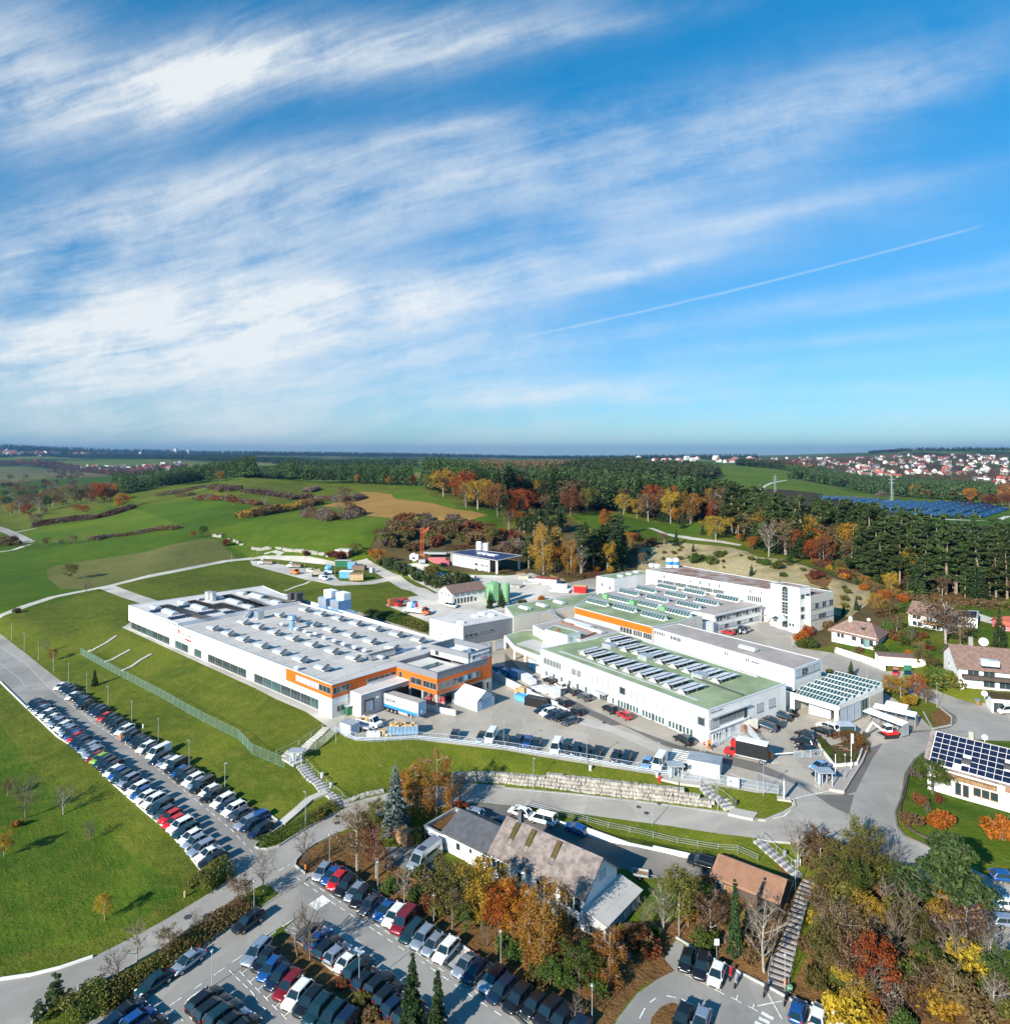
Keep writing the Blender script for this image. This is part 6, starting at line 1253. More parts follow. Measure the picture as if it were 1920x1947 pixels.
# stairs
def stairs(label,s,w,m='concrete',step=.42,rail=True,dark=True):
 p=drape(GP(s),step);t=thing('stairway',label,'stairs',p[0]);mb,md_,mr=MB(),MB(),MB()
 for i in range(len(p)-1):
  a,b=p[i],p[i+1];z=max(a.z,b.z);d=(b-a);d.z=0;d.normalize();n=Vector((-d.y,d.x,0))
  q=[a-n*w/2,a+n*w/2,b+n*w/2,b-n*w/2];(md_ if (dark and i % 2) else mb).prism([tuple(c[:2]) for c in q],z-.7,z+.08+(.03 if i % 2 else .06))
 mb.build('tread',m,t)
 if md_.v: md_.build('riser','metal_dark' if dark == 2 else 'wall_dark_grey',t)
 if rail:
  for sg in (-1,1):
   o_=[];
   for i in range(0,len(p),3):
    d=(p[min(i+1,len(p)-1)]-p[max(i-1,0)]);d.z=0;d.normalize();n=Vector((-d.y,d.x,0));o_.append(p[i]+n*sg*w/2+Vector((0,0,1.)))
   for i,c in enumerate(o_):
    if i % 2 == 0: mr.bar(c-Vector((0,0,1.)),c,.05,.05)
    if i: mr.bar(o_[i-1],c,.05,.05)
  mr.build('handrail','galv',t)
 return t
stairs('upper concrete stairway climbing to the white hall','C2 560,55 500,115 430,170 380,235',1.7,dark=0,rail=False);stairs('lower stairway from the turnstile hut down to the road','C2 370,340 440,430 500,470 550,540 600,560 680,660',2.,dark=1)
kerb('C2 220,785 330,690 430,600 560,545',1.5,.14,'concrete',name='path');kerb('C2 350,330 260,280 300,240 380,240',2.4,.12,'concrete',name='path')
stairs('metal stairway beside the block stone wall down to the pavement','C3 1490,480 1560,560 1640,600 1700,670',2.2,dark=1);kerb('C3 1170,425 1320,460 1480,480',2.4,.1,'concrete',name='path');kerb('C3 1700,690 1890,730',2.4,.1,'concrete',name='pavement')
stairs('upper stairway beside the thicket above the brown roofed barn','C4 0,905 80,980 170,1060 250,1130 320,1191',1.8,dark=1)
stairs('long grey timber stairway descending to the lower car park','D4 365,110 300,300 250,480 210,640 170,800 150,930',2.3,'roof_taupe',.45,dark=2)
# turnstile hut
for nm,lab,s_ in (('turnstile_hut','white turnstile shelter at the head of the grass bank stairs','C2 335,320'),('turnstile_hut','pale blue turnstile gate in the yard fence','C3 1285,430'),('turnstile_hut','white framed gate shelter beside the entrance wall','C4 500,480')):
 t,v=thing_at(nm,lab,'turnstile',s_);mb=MB()
 for sx in (-1.1,1.1):
  for sy in (-.8,.8): mb.box(v.x+sx-.07,v.y+sy-.07,v.z-.2,v.x+sx+.07,v.y+sy+.07,v.z+2.3)
 mb.box(v.x-1.1,v.y-.05,v.z,v.x-.2,v.y+.05,v.z+2.2);mb.build('frame','fence_white',t);MB().box(v.x-1.5,v.y-1.1,v.z+2.3,v.x+1.5,v.y+1.1,v.z+2.5).build('roof','galv',t);mb=MB();mb.cyl(v.x+.5,v.y,v.z,v.z+2.1,.08)
 for k in range(6): mb.bar((v.x+.5,v.y,v.z+.4+k*.3),(v.x+.5+.6*math.cos(k*2.),v.y+.6*math.sin(k*2.),v.z+.4+k*.3),.04,.04)
 mb.build('rotor','galv',t)
# lamps
def lampproto(hh,ball=False):
 t=thing('street_lamp','x','street lamp',(0,0,0));mb=MB();mb.cyl(0,0,-.3,hh*.35,.065,.055,8);mb.cyl(0,0,hh*.35,hh,.045,.035,8);mb.build('pole','galv',t,local=True);mb=MB()
 if ball: mb.cyl(0,0,hh,hh+.08,.08,.2,10);mb.cyl(0,0,hh+.08,hh+.24,.2,.16,10)
 else: mb.box(-.09,-.08,hh-.02,.09,.42,hh+.06);mb.cyl(0,0,hh-.1,hh+.05,.06)
 mb.build('lamp_head','galv',t,local=True);return t
lp=[lampproto(5.6),lampproto(4.2,True)];first=[True,True]
def lamp(s,lab,k=0):
 v=GP(s)[0]
 if first[k]: o=lp[k];o.location=v;o['label']=lab;first[k]=False
 else: o=clone(lp[k],v,random.uniform(0,6),lab)
 o['group']='street lamps of the site'
ordn=['first','second','third','fourth','fifth','sixth','seventh','eighth','ninth','tenth','eleventh','twelfth','thirteenth','fourteenth','fifteenth','sixteenth','seventeenth','eighteenth','nineteenth','twentieth']
for i,s_ in enumerate(('B1 87,470','B1 183,545','B1 290,620','B1 403,708','B1 517,800','B1 655,885','B1 815,990','B1 995,1115','C1 1195,187','C1 1427,362','C1 1697,552','C2 400,790')): lamp(s_,'thin lamp post on the grass edge of the long car park, %s from far' % ordn[i])
for i,s_ in enumerate(('D2 945,192','D2 1368,457','D2 1873,752','D3 657,1191')): lamp(s_,'round headed lamp behind the lower car park, %s from the junction' % ordn[i],1)
for s_,lab,k in (('D2 805,942','short lamp in the planted strip between two car rows',1),('D1 1600,912','short lamp at the corner of the lower left parking island',1),('D2 12,345','short lamp on the grass island by the junction',1),('C2 582,1070','short lamp beside the bare tree at the junction',1),('C3 215,517','lamp at the foot of the block stone wall',0),('C3 1112,792','lamp on the grass strip below the middle road',0),('C3 1605,685','tall lamp at the foot of the metal stairway',0),('C4 722,995','white lamp at the thicket edge beside the small trailer',1),
                   ('D3 1312,537','round headed lamp behind the black pickup',1),('D4 207,945','lamp at the foot of the long timber stairway',1),('D4 285,190','short lamp beside the barn gable',1),('C3 617,332','yard lamp in the middle of the front fence',0),('C3 1165,402','yard lamp left of the turnstile',0),('C4 45,570','yard lamp on the grass island by the entrance',0),('C2 630,172','lamp post at the left corner of the yard fence',0),('C2 1237,152','lamp post beside the blue skip',0),('C2 1895,222','lamp post by the dark parked cars on the fence',0),
                   ('B4 260,530','lamp in the courtyard before the tower',0),('B4 1353,975','lamp on the grass tip where two roads part',0),('C3 1480,278','sign lamp pole beside the stop sign',0),('A1 1748,995','lone lamp post where the far tracks meet',0),('A2 37,970','first lamp of the far container yard',0),('A2 193,1008','second lamp of the far container yard',0),('A2 395,1042','third lamp of the far container yard',0),('A2 622,1100','fourth lamp of the far container yard',0),('A2 830,1122','fifth lamp of the far container yard',0),('B4 825,775','lamp beside the small road behind the sawtooth hall',0),('C4 660,440','slim pole lamp on the pink paving',1)): lamp(s_,lab,k)
# transmission pylon and masts
def pylon(s,hh,lab):
 v=GP(s)[0];t=thing('power_pylon',lab,'pylon',v);mb=MB();w=hh*.06
 for sx in (-w,w):
  for sy in (-w,w): mb.bar((v.x+sx,v.y+sy,v.z),(v.x+sx*.2,v.y+sy*.2,v.z+hh),hh*.008,hh*.008)
 for k in range(7): z=v.z+hh*k/7;f=1-.8*k/7;mb.bar((v.x-w*f,v.y-w*f,z),(v.x+w*f,v.y-w*f,z+hh/7),hh*.008,hh*.008);mb.bar((v.x+w*f,v.y-w*f,z),(v.x-w*f,v.y-w*f,z+hh/7),hh*.008,hh*.008)
 for k in (.72,.86): mb.bar((v.x-w*2.2,v.y,v.z+hh*k),(v.x+w*2.2,v.y,v.z+hh*k),hh*.014,hh*.014)
 mb.build('lattice','galv',t)
pylon('A4 1012,525',27,'grey lattice power pylon beside the solar field');pylon('A4 132,465',22,'thin pale mast in the meadow above the pines')
# ================================================================ vegetation
leafmat('leaf_spruce',((.015,.034,.012),(.034,.062,.018),(.048,.070,.022)),.1);leafmat('leaf_pine',((.024,.046,.014),(.054,.082,.022),(.072,.090,.028)),.1)
leafmat('leaf_blue',((.09,.13,.12),(.16,.20,.19),(.12,.15,.14)),.1);leafmat('leaf_green',((.035,.065,.012),(.075,.115,.018),(.10,.13,.02)),.25)
leafmat('leaf_yellow',((.28,.16,.018),(.42,.26,.025),(.18,.13,.02)),.3);leafmat('leaf_orange',((.30,.085,.012),(.42,.14,.018),(.20,.07,.015)),.3)
leafmat('leaf_rust',((.14,.045,.018),(.20,.075,.026),(.10,.045,.02)),.25);leafmat('leaf_brown',((.10,.065,.030),(.17,.105,.045),(.13,.07,.03)),.2)
leafmat('leaf_olive',((.085,.085,.020),(.15,.135,.028),(.10,.075,.022)),.25);leafmat('leaf_gold',((.30,.155,.022),(.38,.21,.035),(.20,.12,.025)),.3)
leafmat('twig',((.10,.075,.058),(.16,.125,.10),(.12,.085,.065)),0.);mat('bark',(.15,.125,.10),.9,var=.3,sc=2.);mat('bark_pale',(.30,.27,.235),.8,var=.3,sc=2.);mat('bark_pine',(.26,.20,.15),.9,var=.3,sc=2.)
def leafpts(C,size,flat=0.,rs=RNG,asp=.65):
 n=len(C);a=rs.normal(size=(n,3));a[:,2] *= (1-flat);a /= np.linalg.norm(a,axis=1)[:,None]+1e-9
 b=rs.normal(size=(n,3));b[:,2] *= (1-flat);b -= a*(a*b).sum(1)[:,None];b /= np.linalg.norm(b,axis=1)[:,None]+1e-9
 s=(size*rs.uniform(.6,1.3,n))[:,None];a=a*s;b=b*s*asp
 V=np.stack([C-a,C+b*.9,C+a,C-b*.9],1).reshape(-1,3);return V
def qmesh(name,Vs,m):
 V=np.concatenate(Vs);n=len(V) // 4;me=bpy.data.meshes.new(name);me.vertices.add(len(V));me.vertices.foreach_set('co',V.ravel().astype(np.float32))
 me.loops.add(n*4);me.loops.foreach_set('vertex_index',np.arange(n*4,dtype=np.int32));me.polygons.add(n);me.polygons.foreach_set('loop_start',np.arange(0,n*4,4,dtype=np.int32));me.polygons.foreach_set('loop_total',np.full(n,4,np.int32))
 me.update(calc_edges=True)
 for k in (m if isinstance(m,(list,tuple)) else [m]): me.materials.append(MATS[k])
 return me
PROTO={}
def spruce(nm,hh,rad,m='leaf_spruce',dens=1.,seed=0):
 rs=np.random.default_rng(seed);C=[];nl=int(hh*2.2)
 for L in range(nl):
  f=(L+.5)/nl;z=hh*(.08+.92*f);r=rad*(1-f) ** .85*rs.uniform(.8,1.12)+.12;nb=max(4,int((5+r*3.2)))
  for k in range(nb):
   a=rs.uniform(0,6.28);rr=r*rs.uniform(.72,1.1);n=max(3,int(rr*9*dens));t=rs.uniform(.15,1,n) ** .7
   w=rs.normal(0,.11+.10*rr*(1-t),n);x=rr*t;zz=z-.30*rr*t ** 1.3+rs.normal(0,.06,n)-.12*rr*(t>.8)
   C.append(np.stack([x*math.cos(a)-w*math.sin(a),x*math.sin(a)+w*math.cos(a),zz],1))
 C=np.concatenate(C);crown=qmesh('crown',[leafpts(C,.26 if rad>1 else .16,.45,rs)],m)
 t=MB();t.cyl(0,0,-.6,hh*.9,hh*.013+.05,.03,6);PROTO[nm]=(t.mesh('trunk','bark'),crown,hh)
def pine(nm,hh,rad,seed=0,clear=.45,m='leaf_pine',bark='bark_pine',nc=46):
 rs=np.random.default_rng(seed);t=MB();t.tube([(0,0,-.6),(rs.normal(0,.1),0,hh*.5),(rs.normal(0,.3),rs.normal(0,.3),hh*.95)],[hh*.014+.06,hh*.011+.05,.05],6);C=[]
 for k in range(nc):
  f=rs.uniform(0,1) ** .8;z=hh*(clear+(1-clear)*f);r=rad*(1.05-.75*f)*rs.uniform(.35,1.1);a=rs.uniform(0,6.28);c=np.array([r*math.cos(a),r*math.sin(a),z]);s=rad*rs.uniform(.20,.38)*(1.15-.4*f)
  n=int(60*(s/(rad*.3)) ** 2*max(1,rad/2.6));d=rs.normal(size=(n,3));d /= np.linalg.norm(d,axis=1)[:,None];d *= (rs.uniform(.4,1,n) ** .5)[:,None]*s;d[:,2] *= .5;C.append(c+d)
  if k % 2 == 0: t.tube([(0,0,z-r*.35),(c[0]*.6,c[1]*.6,z-.1*r),tuple(c)],[.07,.05,.03],4)
 PROTO[nm]=(t.mesh('trunk',bark),qmesh('crown',[leafpts(np.concatenate(C),.20+.015*hh*.5,.3,rs)],m),hh)
def decid(nm,hh,rad,m,seed=0,clear=.22,n_leaf=5200,size=.2,bark='bark',droop=0.,sparse=1.,top=1.,tips_only=False):
 rs=np.random.default_rng(seed);t=MB();tips=[];th=hh*.018+.05
 lean=rs.normal(0,.03,2)*hh;tr=[(0,0,-.5),(lean[0]*.3,lean[1]*.3,hh*.35),(lean[0],lean[1],hh*.93)];t.tube(tr,[th,th*.75,th*.15],6)
 def trp(f): return np.array([lean[0]*f,lean[1]*f,hh*f])
 nl=15
 for i in range(nl):
  f=clear+(.9-clear)*(i/(nl-1)) ** .9;b=trp(f);a=i*2.4+rs.uniform(-.5,.5);prof=math.sin(math.pi*min(1,.12+.86*(f-clear)/(1-clear)) ** .8) ** .7;L=rad*max(.25,prof)*rs.uniform(.75,1.2)
  up=rs.uniform(.45,.95)*(1-droop*.6);d=np.array([math.cos(a),math.sin(a),up]);d /= np.linalg.norm(d);e=b+d*L*1.1;e[2]=min(e[2],hh);mid=(b+e)/2+np.array([0,0,L*.08]);t.tube([b,mid,e],[th*.34*(1.2-f),th*.2,.02],4)
  for j in range(5):
   g_=rs.uniform(.35,1.);p=b+(e-b)*g_;d2=d*.5+rs.normal(0,.6,3)+np.array([0,0,.15-droop]);d2 /= np.linalg.norm(d2);q=p+d2*L*rs.uniform(.3,.55);t.tube([p,(p+q)/2+np.array([0,0,.05*L]),q],[.035,.022,.01],3);tips.append((q,L*.30));tips.append(((p+q)/2,L*.22))
  tips.append((e,L*.28))
 tips.append((trp(.96),rad*.25));C=[]
 T=np.array([p for p,_ in tips]);S=np.array([s for _,s in tips])*sparse;w=S ** 1.5;w *= rs.uniform(.25,1.6,len(w));w /= w.sum();idx=rs.choice(len(T),n_leaf,p=w);o=rs.normal(0,.48,(n_leaf,3));C=T[idx]+o*S[idx][:,None]
 if droop: C[:,2] -= np.abs(rs.exponential(droop*rad*.35,n_leaf))
 C=C[C[:,2]>.3];PROTO[nm]=(t.mesh('trunk',bark),qmesh('crown',[leafpts(C,size,0.,rs)],m),hh)
def bare(nm,hh,rad,seed=0,m='twig',bark='bark',n=1500,tl=.5):
 rs=np.random.default_rng(seed);t=MB();th=hh*.018+.04;t.tube([(0,0,-.5),(rs.normal(0,.05)*hh,0,hh*.4),(0,0,hh*.8)],[th,th*.7,th*.2],6);segs=[]
 for i in range(16):
  f=.2+.6*i/15;b=np.array([0,0,hh*f]);a=i*2.4+rs.uniform(-.6,.6);L=rad*(1-.5*abs(f-.45))*rs.uniform(.7,1.15);d=np.array([math.cos(a),math.sin(a),rs.uniform(.7,1.6)]);d /= np.linalg.norm(d);e=b+d*L;t.tube([b,(b+e)/2+np.array([0,0,-.04*L]),e],[th*.32,th*.2,.015],4)
  for j in range(6):
   g_=rs.uniform(.25,1.);p=b+(e-b)*g_;d2=d*.7+rs.normal(0,.45,3)+np.array([0,0,.25]);d2 /= np.linalg.norm(d2);q=p+d2*L*rs.uniform(.3,.6);t.tube([p,q],[.03,.012],3);segs.append((p,q))
 V=[]
 for k in range(n):
  p,q=segs[rs.integers(len(segs))];c=p+(q-p)*rs.uniform(.2,1.);d=(q-p)/(np.linalg.norm(q-p)+1e-9)*.6+rs.normal(0,.5,3)+np.array([0,0,.2]);d /= np.linalg.norm(d);e=c+d*tl*rs.uniform(.5,1.3);s=np.cross(d,rs.normal(size=3));s=s/np.linalg.norm(s)*.014;V += [c-s,c+s,e+s*.4,e-s*.4]
 PROTO[nm]=(t.mesh('trunk',bark),qmesh('crown',[np.array(V)],m),hh)
def shrub(nm,m,seed=0,n=1500,size=.12,hh=1.,core=0.):
 rs=np.random.default_rng(seed);C=[]
 for k in range(16):
  a=rs.uniform(0,6.28);r=rs.uniform(0,.75);c=np.array([r*math.cos(a),r*math.sin(a),rs.uniform(.25,.8)*hh]);s=rs.uniform(.22,.42);d=rs.normal(size=(n // 16,3));d /= np.linalg.norm(d,axis=1)[:,None];C.append(c+d*s*(rs.uniform(.3,1.1,(n // 16,1)) ** .5))
 C=np.concatenate(C);C=C[C[:,2]>0];t=MB()
 for k in range(7): a=k*.9;t.tube([(0,0,-.1),(.35*math.cos(a),.35*math.sin(a),.5*hh),(.6*math.cos(a),.6*math.sin(a),.95*hh)],[.04,.025,.008],3)
 PROTO[nm]=(t.mesh('stem','twig'),qmesh('foliage',[leafpts(C,size,0.,rs)],m),1.)
for i in range(3): spruce('s%d' % i,12,2.7+.25*i,seed=10+i);pine('p%d' % i,20,3.4+.3*i,seed=20+i,clear=(.26,.36,.16)[i],nc=52)
spruce('S0',9.5,2.0,dens=2.2,seed=31);spruce('B0',10,2.3,'leaf_blue',1.6,seed=32);spruce('S1',10,1.7,dens=2.,seed=33);pine('P0',13,4.6,seed=34,clear=.40,nc=80)
for k,m,c in (('y','leaf_yellow',2),('o','leaf_orange',2),('r','leaf_rust',2),('b','leaf_brown',2),('l','leaf_olive',2),('g','leaf_green',1)):
 for i in range(c): decid('%s%d' % (k,i),9,3.2+.5*i,m,seed=hash((ord(k),i)) % 1000,n_leaf=4200 if k != 'b' else 2600,size=.17,bark='bark_pale' if k in 'yb' else 'bark',sparse=1.0)
for i in range(2): decid('w%d' % i,11,2.9,'leaf_gold',seed=60+i,n_leaf=7500,size=.14,bark='bark_pale',droop=.55,clear=.12)
decid('W0',12,3.6,'leaf_gold',seed=71,n_leaf=11000,size=.13,bark='bark_pale',droop=.6,clear=.1);decid('O0',10,3.0,'leaf_orange',seed=72,n_leaf=9000,size=.13,clear=.08);decid('Q0',10,2.8,'leaf_brown',seed=73,n_leaf=3600,size=.11,bark='bark_pale',clear=.3,droop=.1);decid('Q1',9,2.6,'leaf_rust',seed=74,n_leaf=3000,size=.11,bark='bark_pale',clear=.3)
decid('Y0',9,2.9,'leaf_yellow',seed=75,n_leaf=7000,size=.13,clear=.12)
for i in range(4): bare('n%d' % i,8,3.2,seed=80+i,bark='bark_pale' if i == 1 else 'bark')
for k,m in (('xg','leaf_green'),('xl','leaf_olive'),('xb','leaf_brown'),('xr','leaf_rust'),('xo','leaf_orange'),('xy','leaf_yellow'),('xp','leaf_pine'),('xn','twig')):
 for i in range(2): shrub('%s%d' % (k,i),m,seed=hash(k[1]) % 91+i if False else ord(k[1])+i,n=1500,size=.10 if k != 'xn' else .07)
NAMES={'s': ('spruce_tree','spruce'),'S': ('spruce_tree','spruce'),'B': ('blue_spruce','blue spruce'),'p': ('pine_tree','pine'),'P': ('pine_tree','pine'),'y': ('autumn_tree','yellow autumn tree'),'Y': ('autumn_tree','yellow autumn tree'),'o': ('autumn_tree','orange autumn tree'),'O': ('autumn_tree','red orange autumn tree'),'r': ('autumn_tree','rust red tree'),'b': ('autumn_tree','brown leaved tree'),
         'l': ('leafy_tree','olive green tree'),'g': ('leafy_tree','green tree'),'w': ('birch_tree','golden birch'),'W': ('birch_tree','golden birch'),'Q': ('birch_tree','thin brown leaved birch'),'n': ('bare_tree','bare leafless tree'),'x': ('bush','bush')}
XN={'xg': 'green bush','xl': 'olive bush','xb': 'brown bush','xr': 'rust red bush','xo': 'orange bush','xy': 'yellow bush','xp': 'dark evergreen bush','xn': 'bare twig bush'}
def plant(key,v,hh,label=None,group=None,wid=1.):
 ks=[k for k in PROTO if k.startswith(key)] if key not in PROTO else [key];k=ks[random.randrange(len(ks))];tm,cm,ph=PROTO[k]
 if label is None:
  kind=XN.get(key[:2]) or NAMES[key[0]][1];label=kind;
 t=thing(NAMES[key[0]][0],label,'bush' if key[0] == 'x' else 'tree',(v.x,v.y,v.z-.1),random.uniform(0,6.28),group)
 s=hh/ph;sc=(s*wid,s*wid,s) if key[0] != 'x' else (hh*wid,hh*wid,hh);t.scale=sc
 inst('trunk' if key[0] != 'x' else 'stem',tm,t);inst('crown' if key[0] != 'x' else 'foliage',cm,t);return t
SIDE=lambda px: 'far left' if px<320 else 'left' if px<700 else 'centre' if px<1150 else 'right' if px<1560 else 'far right'
def trees(tile,spec,where,wid=1.):
 """spec: 'key x base h' in tile pixels ; ..."""
 for n,w in enumerate(spec.split(';')):
  k,x,y,hp=w.split()[:4];px,py=P('%s %s,%s' % (tile,x,y))[0];v=G(px,py);hh=float(hp)/TS*v.y/FPX
  kind=XN.get(k[:2]) or NAMES[k[0]][1];size='tall' if hh>9 else 'small' if hh<3.5 else 'mid sized'
  plant(k,v,hh,'%s %s %s, %s listed from the left' % (size,kind,where,ordn[n % 20]) if False else '%s %s %s' % (size,kind,where[n] if isinstance(where,list) else where),None,wid)
# single trees near the roads (each named by what it stands beside)
def T1(tile,items):
 for it in items:
  k,x,y,hp,lab=it[:5];v=GP('%s %g,%g' % (tile,x,y))[0];plant(k,v,hp/TS*v.y/FPX,lab,None,it[5] if len(it)>5 else 1.)
T1('C2',[('Q0',790,1175,510,'tall thin brown birch nearest the bend, above the blue parked car'),('Q1',935,1190,400,'reddish thin birch right of the tallest brown birch'),('B0',1075,850,510,'silvery blue spruce beside the bend of the road',1.),('W0',1390,710,480,'large golden birch right of the blue spruce',.95),('w1',1235,700,380,'smaller golden birch between blue spruce and large birch',1.),('o0',1140,640,220,'orange tree half hidden behind the blue spruce'),('l0',950,800,190,'olive bushy tree left of the blue spruce foot',1.2),
   ('n2',1570,640,240,'dark bare tree in the shade above the grey roof wing',1.2),('xo',1560,690,80,'small orange bush behind the garage extension'),('n0',388,1110,260,'bare tree on the kerb corner above the junction'),('xl',500,740,60,'olive bush on the ivy bank'),('g0',1240,940,130,'green tree behind the timber shed',1.),('xg',1230,900,90,'dark green bush beside the timber shed'),('xl',850,800,90,'low olive bush at the road edge below the blue spruce')])
T1('D2',[('n1',85,195,300,'bare tree on the grass island at the junction'),('n3',345,685,330,'bare tree at the left of the planted strip'),('n0',440,705,370,'bigger bare tree over the blue parked cars'),('n1',1142,285,240,'slim bare tree on the leafy bank above the silver car'),('l1',1510,475,460,'tall olive brown tree left of the yellow tree'),('g0',1600,495,210,'bright green tree in front of the yellow tree',1.1),('Y0',1730,470,520,'tall yellow and green tree left of the red one',.9),('xr',1340,330,100,'dark red bush below the wooden fence',.8),
   ('n2',1765,605,150,'small bare tree on the bank by the silver car'),('o1',1860,560,400,'orange brown tree between yellow and red trees',.8),('S0',1205,1270,620,'taller of the two dark spruces in front of the parked cars',.8),('S1',1395,1300,520,'shorter of the two dark spruces in front of the parked cars',.95),('xg',1050,190,90,'bright green bush on the leafy bank'),('xg',1235,250,100,'second green bush right of the slim bare tree'),('xl',1400,380,80,'olive bush by the third round lamp'),('xg',1890,610,90,'green bush at the foot of the red tree'),
   ('xr',680,900,70,'rust bush in the planted strip'),('xl',820,1050,90,'olive bush in the planted strip'),('xb',900,1150,90,'brown bush in the planted strip near the spruce'),('xn',430,640,60,'twiggy bush under the bare trees')])
T1('D3',[('O0',50,560,480,'vivid red orange tree before the old white house',.85),('W0',290,740,680,'largest orange gold birch before the old house gable',.85),('w0',190,660,380,'gold birch left of the largest one'),('w1',790,900,430,'weeping orange birch right of the gable',1.15),('g0',560,930,330,'green willow between two gold birches',1.2),('g0',340,900,200,'low green tree under the largest birch',1.3),('l0',1310,480,420,'yellow green tree above the black pickup',.9),('n1',1190,500,330,'bare birch left of the yellow green tree'),('b0',1555,560,330,'round brown tree left of the slim spruce',1.1),('S1',1735,690,600,'slim tall spruce before the brown roofed barn',.62),
   ('n2',1060,500,240,'bare shrubby tree by the dark thicket'),('n3',540,1200,220,'bare tree at the bottom beside the lamp'),('r0',1000,620,180,'rust red tree in the shade of the gable'),('xr',900,620,110,'rust bush below the gable'),('xb',1050,600,120,'brown bush behind the low rock edge'),('y0',1380,460,180,'yellow tree behind the round headed lamp'),('xg',60,700,110,'green bush under the red orange tree'),('xl',250,880,110,'olive bush on the bank'),('xg',640,760,110,'green bush under the willow'),('xg',690,960,110,'green bush at the dirt edge')])
T1('D4',[('n1',50,805,540,'tall bare tree right of the slim spruce'),('n0',-30,560,260,'bare tree in front of the barn'),('P0',1470,520,730,'large green pine with red trunks by the right road',1.),('P0',1110,330,330,'smaller pine left of the large one',1.1),('n2',1690,650,280,'bare tree on the right road bank'),('o0',860,1080,520,'pale rust tree near the bottom of the thicket',.8),('b0',705,1110,520,'bare topped brown tree left of the pale rust tree',.8),('y0',720,1120,330,'yellow tree at the thicket bottom',1.),('n3',480,580,240,'bare white branched tree beside the stairway')])
T1('D1',[('y1',790,412,190,'small yellow leaved tree alone in the lower left meadow',.8),('p2',420,1110,300,'green young pine at the road in the lower left corner',1.3),('p2',290,1190,180,'small pine at the lower left frame edge',1.4),('n1',1030,735,290,'pale bare tree above the lower left road'),('n2',865,900,260,'dark bare tree on the hedge bank',1.1),('b1',1280,660,190,'rusty brown tree on the hedge bank',1.2),('n0',1480,470,130,'pinkish bare bush tree at the road edge',1.2),('b0',1830,310,220,'ochre brown tree near the junction',1.2)])
T1('C1',[('n1',480,712,210,'bare fruit tree in the lower left meadow',1.3),('n0',195,735,290,'thin fruit tree with yellow leaves in the meadow',1.),('n2',680,908,140,'smallest bare fruit tree in the meadow',1.2),('y0',30,1030,170,'yellow tree at the left frame edge'),('b0',60,570,110,'brown small tree at the left frame edge'),('xy',120,800,50,'low yellow leaf patch bush in the meadow')])
T1('C4',[('n1',300,1115,330,'thin bare birch at the thicket corner'),('g0',1320,550,250,'round dark evergreen before the solar roofed house',1.35),('xr',1240,640,75,'dark red bush on the round lawn'),('n3',1282,705,90,'tiny bare tree on the round lawn'),('xr',1360,610,50,'small rust bush by the patio'),('xo',1385,800,115,'bright orange bush on the round lawn'),('xb',1160,785,85,'brown bush on the round lawn'),('xo',1850,900,170,'orange bush at the right frame edge',.9),('xn',1190,420,70,'grey twig bush beside the evergreen')])
T1('B1',[('S1',715,812,130,'single small spruce on the grass bank by the car park',1.2),('n2',655,108,85,'bare tree where two field tracks meet',1.3),('xb',130,260,35,'brown bush beside the field track'),('n1',148,435,30,'sapling left on the bank'),('n0',350,565,90,'bare sapling in the middle of the bank'),('y0',400,625,90,'yellow sapling behind the fourth lamp')])
T1('B4',[('y0',1010,120,130,'yellow tree at the wood edge above the tower'),('y1',900,275,150,'yellow tree on the dry slope'),('s0',745,240,110,'young spruce on the dry slope'),('s1',650,280,90,'smaller young spruce on the dry slope'),('b0',1050,400,130,'brown tree between the two villas'),('n0',1160,500,120,'bare garden tree right of the hip roofed villa'),('xg',925,580,80,'dark green bush at the villa corner'),('b1',1420,490,320,'large brown leaved tree in front of the gabled house',1.35),('b0',1530,500,200,'second brown tree right of the large one',1.2),('s2',1825,520,290,'tall dark spruce right of the satellite dish',.8),('B0',1215,610,110,'small blue green spruce in the garden'),
   ('s1',705,745,130,'young spruce behind the long workshop'),('o0',1200,900,170,'orange yellow tree beside the green van road',1.),('y0',1080,900,150,'yellow tree left of the road fork',1.2),('y1',990,870,130,'yellow tree behind the sawtooth hall',1.2),('xg',1390,800,110,'green bush below the chalet house',1.2),('b0',1270,940,110,'brown tree at the grass tip',1.2),('l0',1240,660,130,'olive tree beside the green van',1.2),('l1',1330,720,120,'second olive tree by the chalet house',1.2),('xl',1450,820,100,'olive bush below the balconies',1.4),('p1',1240,170,150,'dark pine above the gabled house',1.2),('xg',1110,250,60,'green bush left of the gabled house'),('l0',1000,290,100,'olive tree at the edge of the dry slope'),
   ('xo',335,480,75,'lowest orange bush of the courtyard hedge'),('xo',375,430,75,'second orange bush of the courtyard hedge'),('xr',430,370,75,'rust bush of the courtyard hedge'),('xb',480,320,70,'brown bush at the top of the courtyard hedge'),('xg',400,520,70,'green bush below the courtyard hedge'),('xg',320,520,50,'small green bush at the courtyard corner'),('xb',540,380,60,'brown bush left of the hip roofed villa'),('xl',620,560,50,'olive bush at the white garden wall'),('xb',760,560,45,'brown bush at the white garden wall'),('xo',1150,590,50,'orange bush in the villa garden'),('xl',560,740,55,'low bush behind the long workshop'),('xy',900,860,60,'yellow bush at the corner of the sawtooth hall'),('xy',1130,960,80,'yellow bush beside the bicycle shelters')])
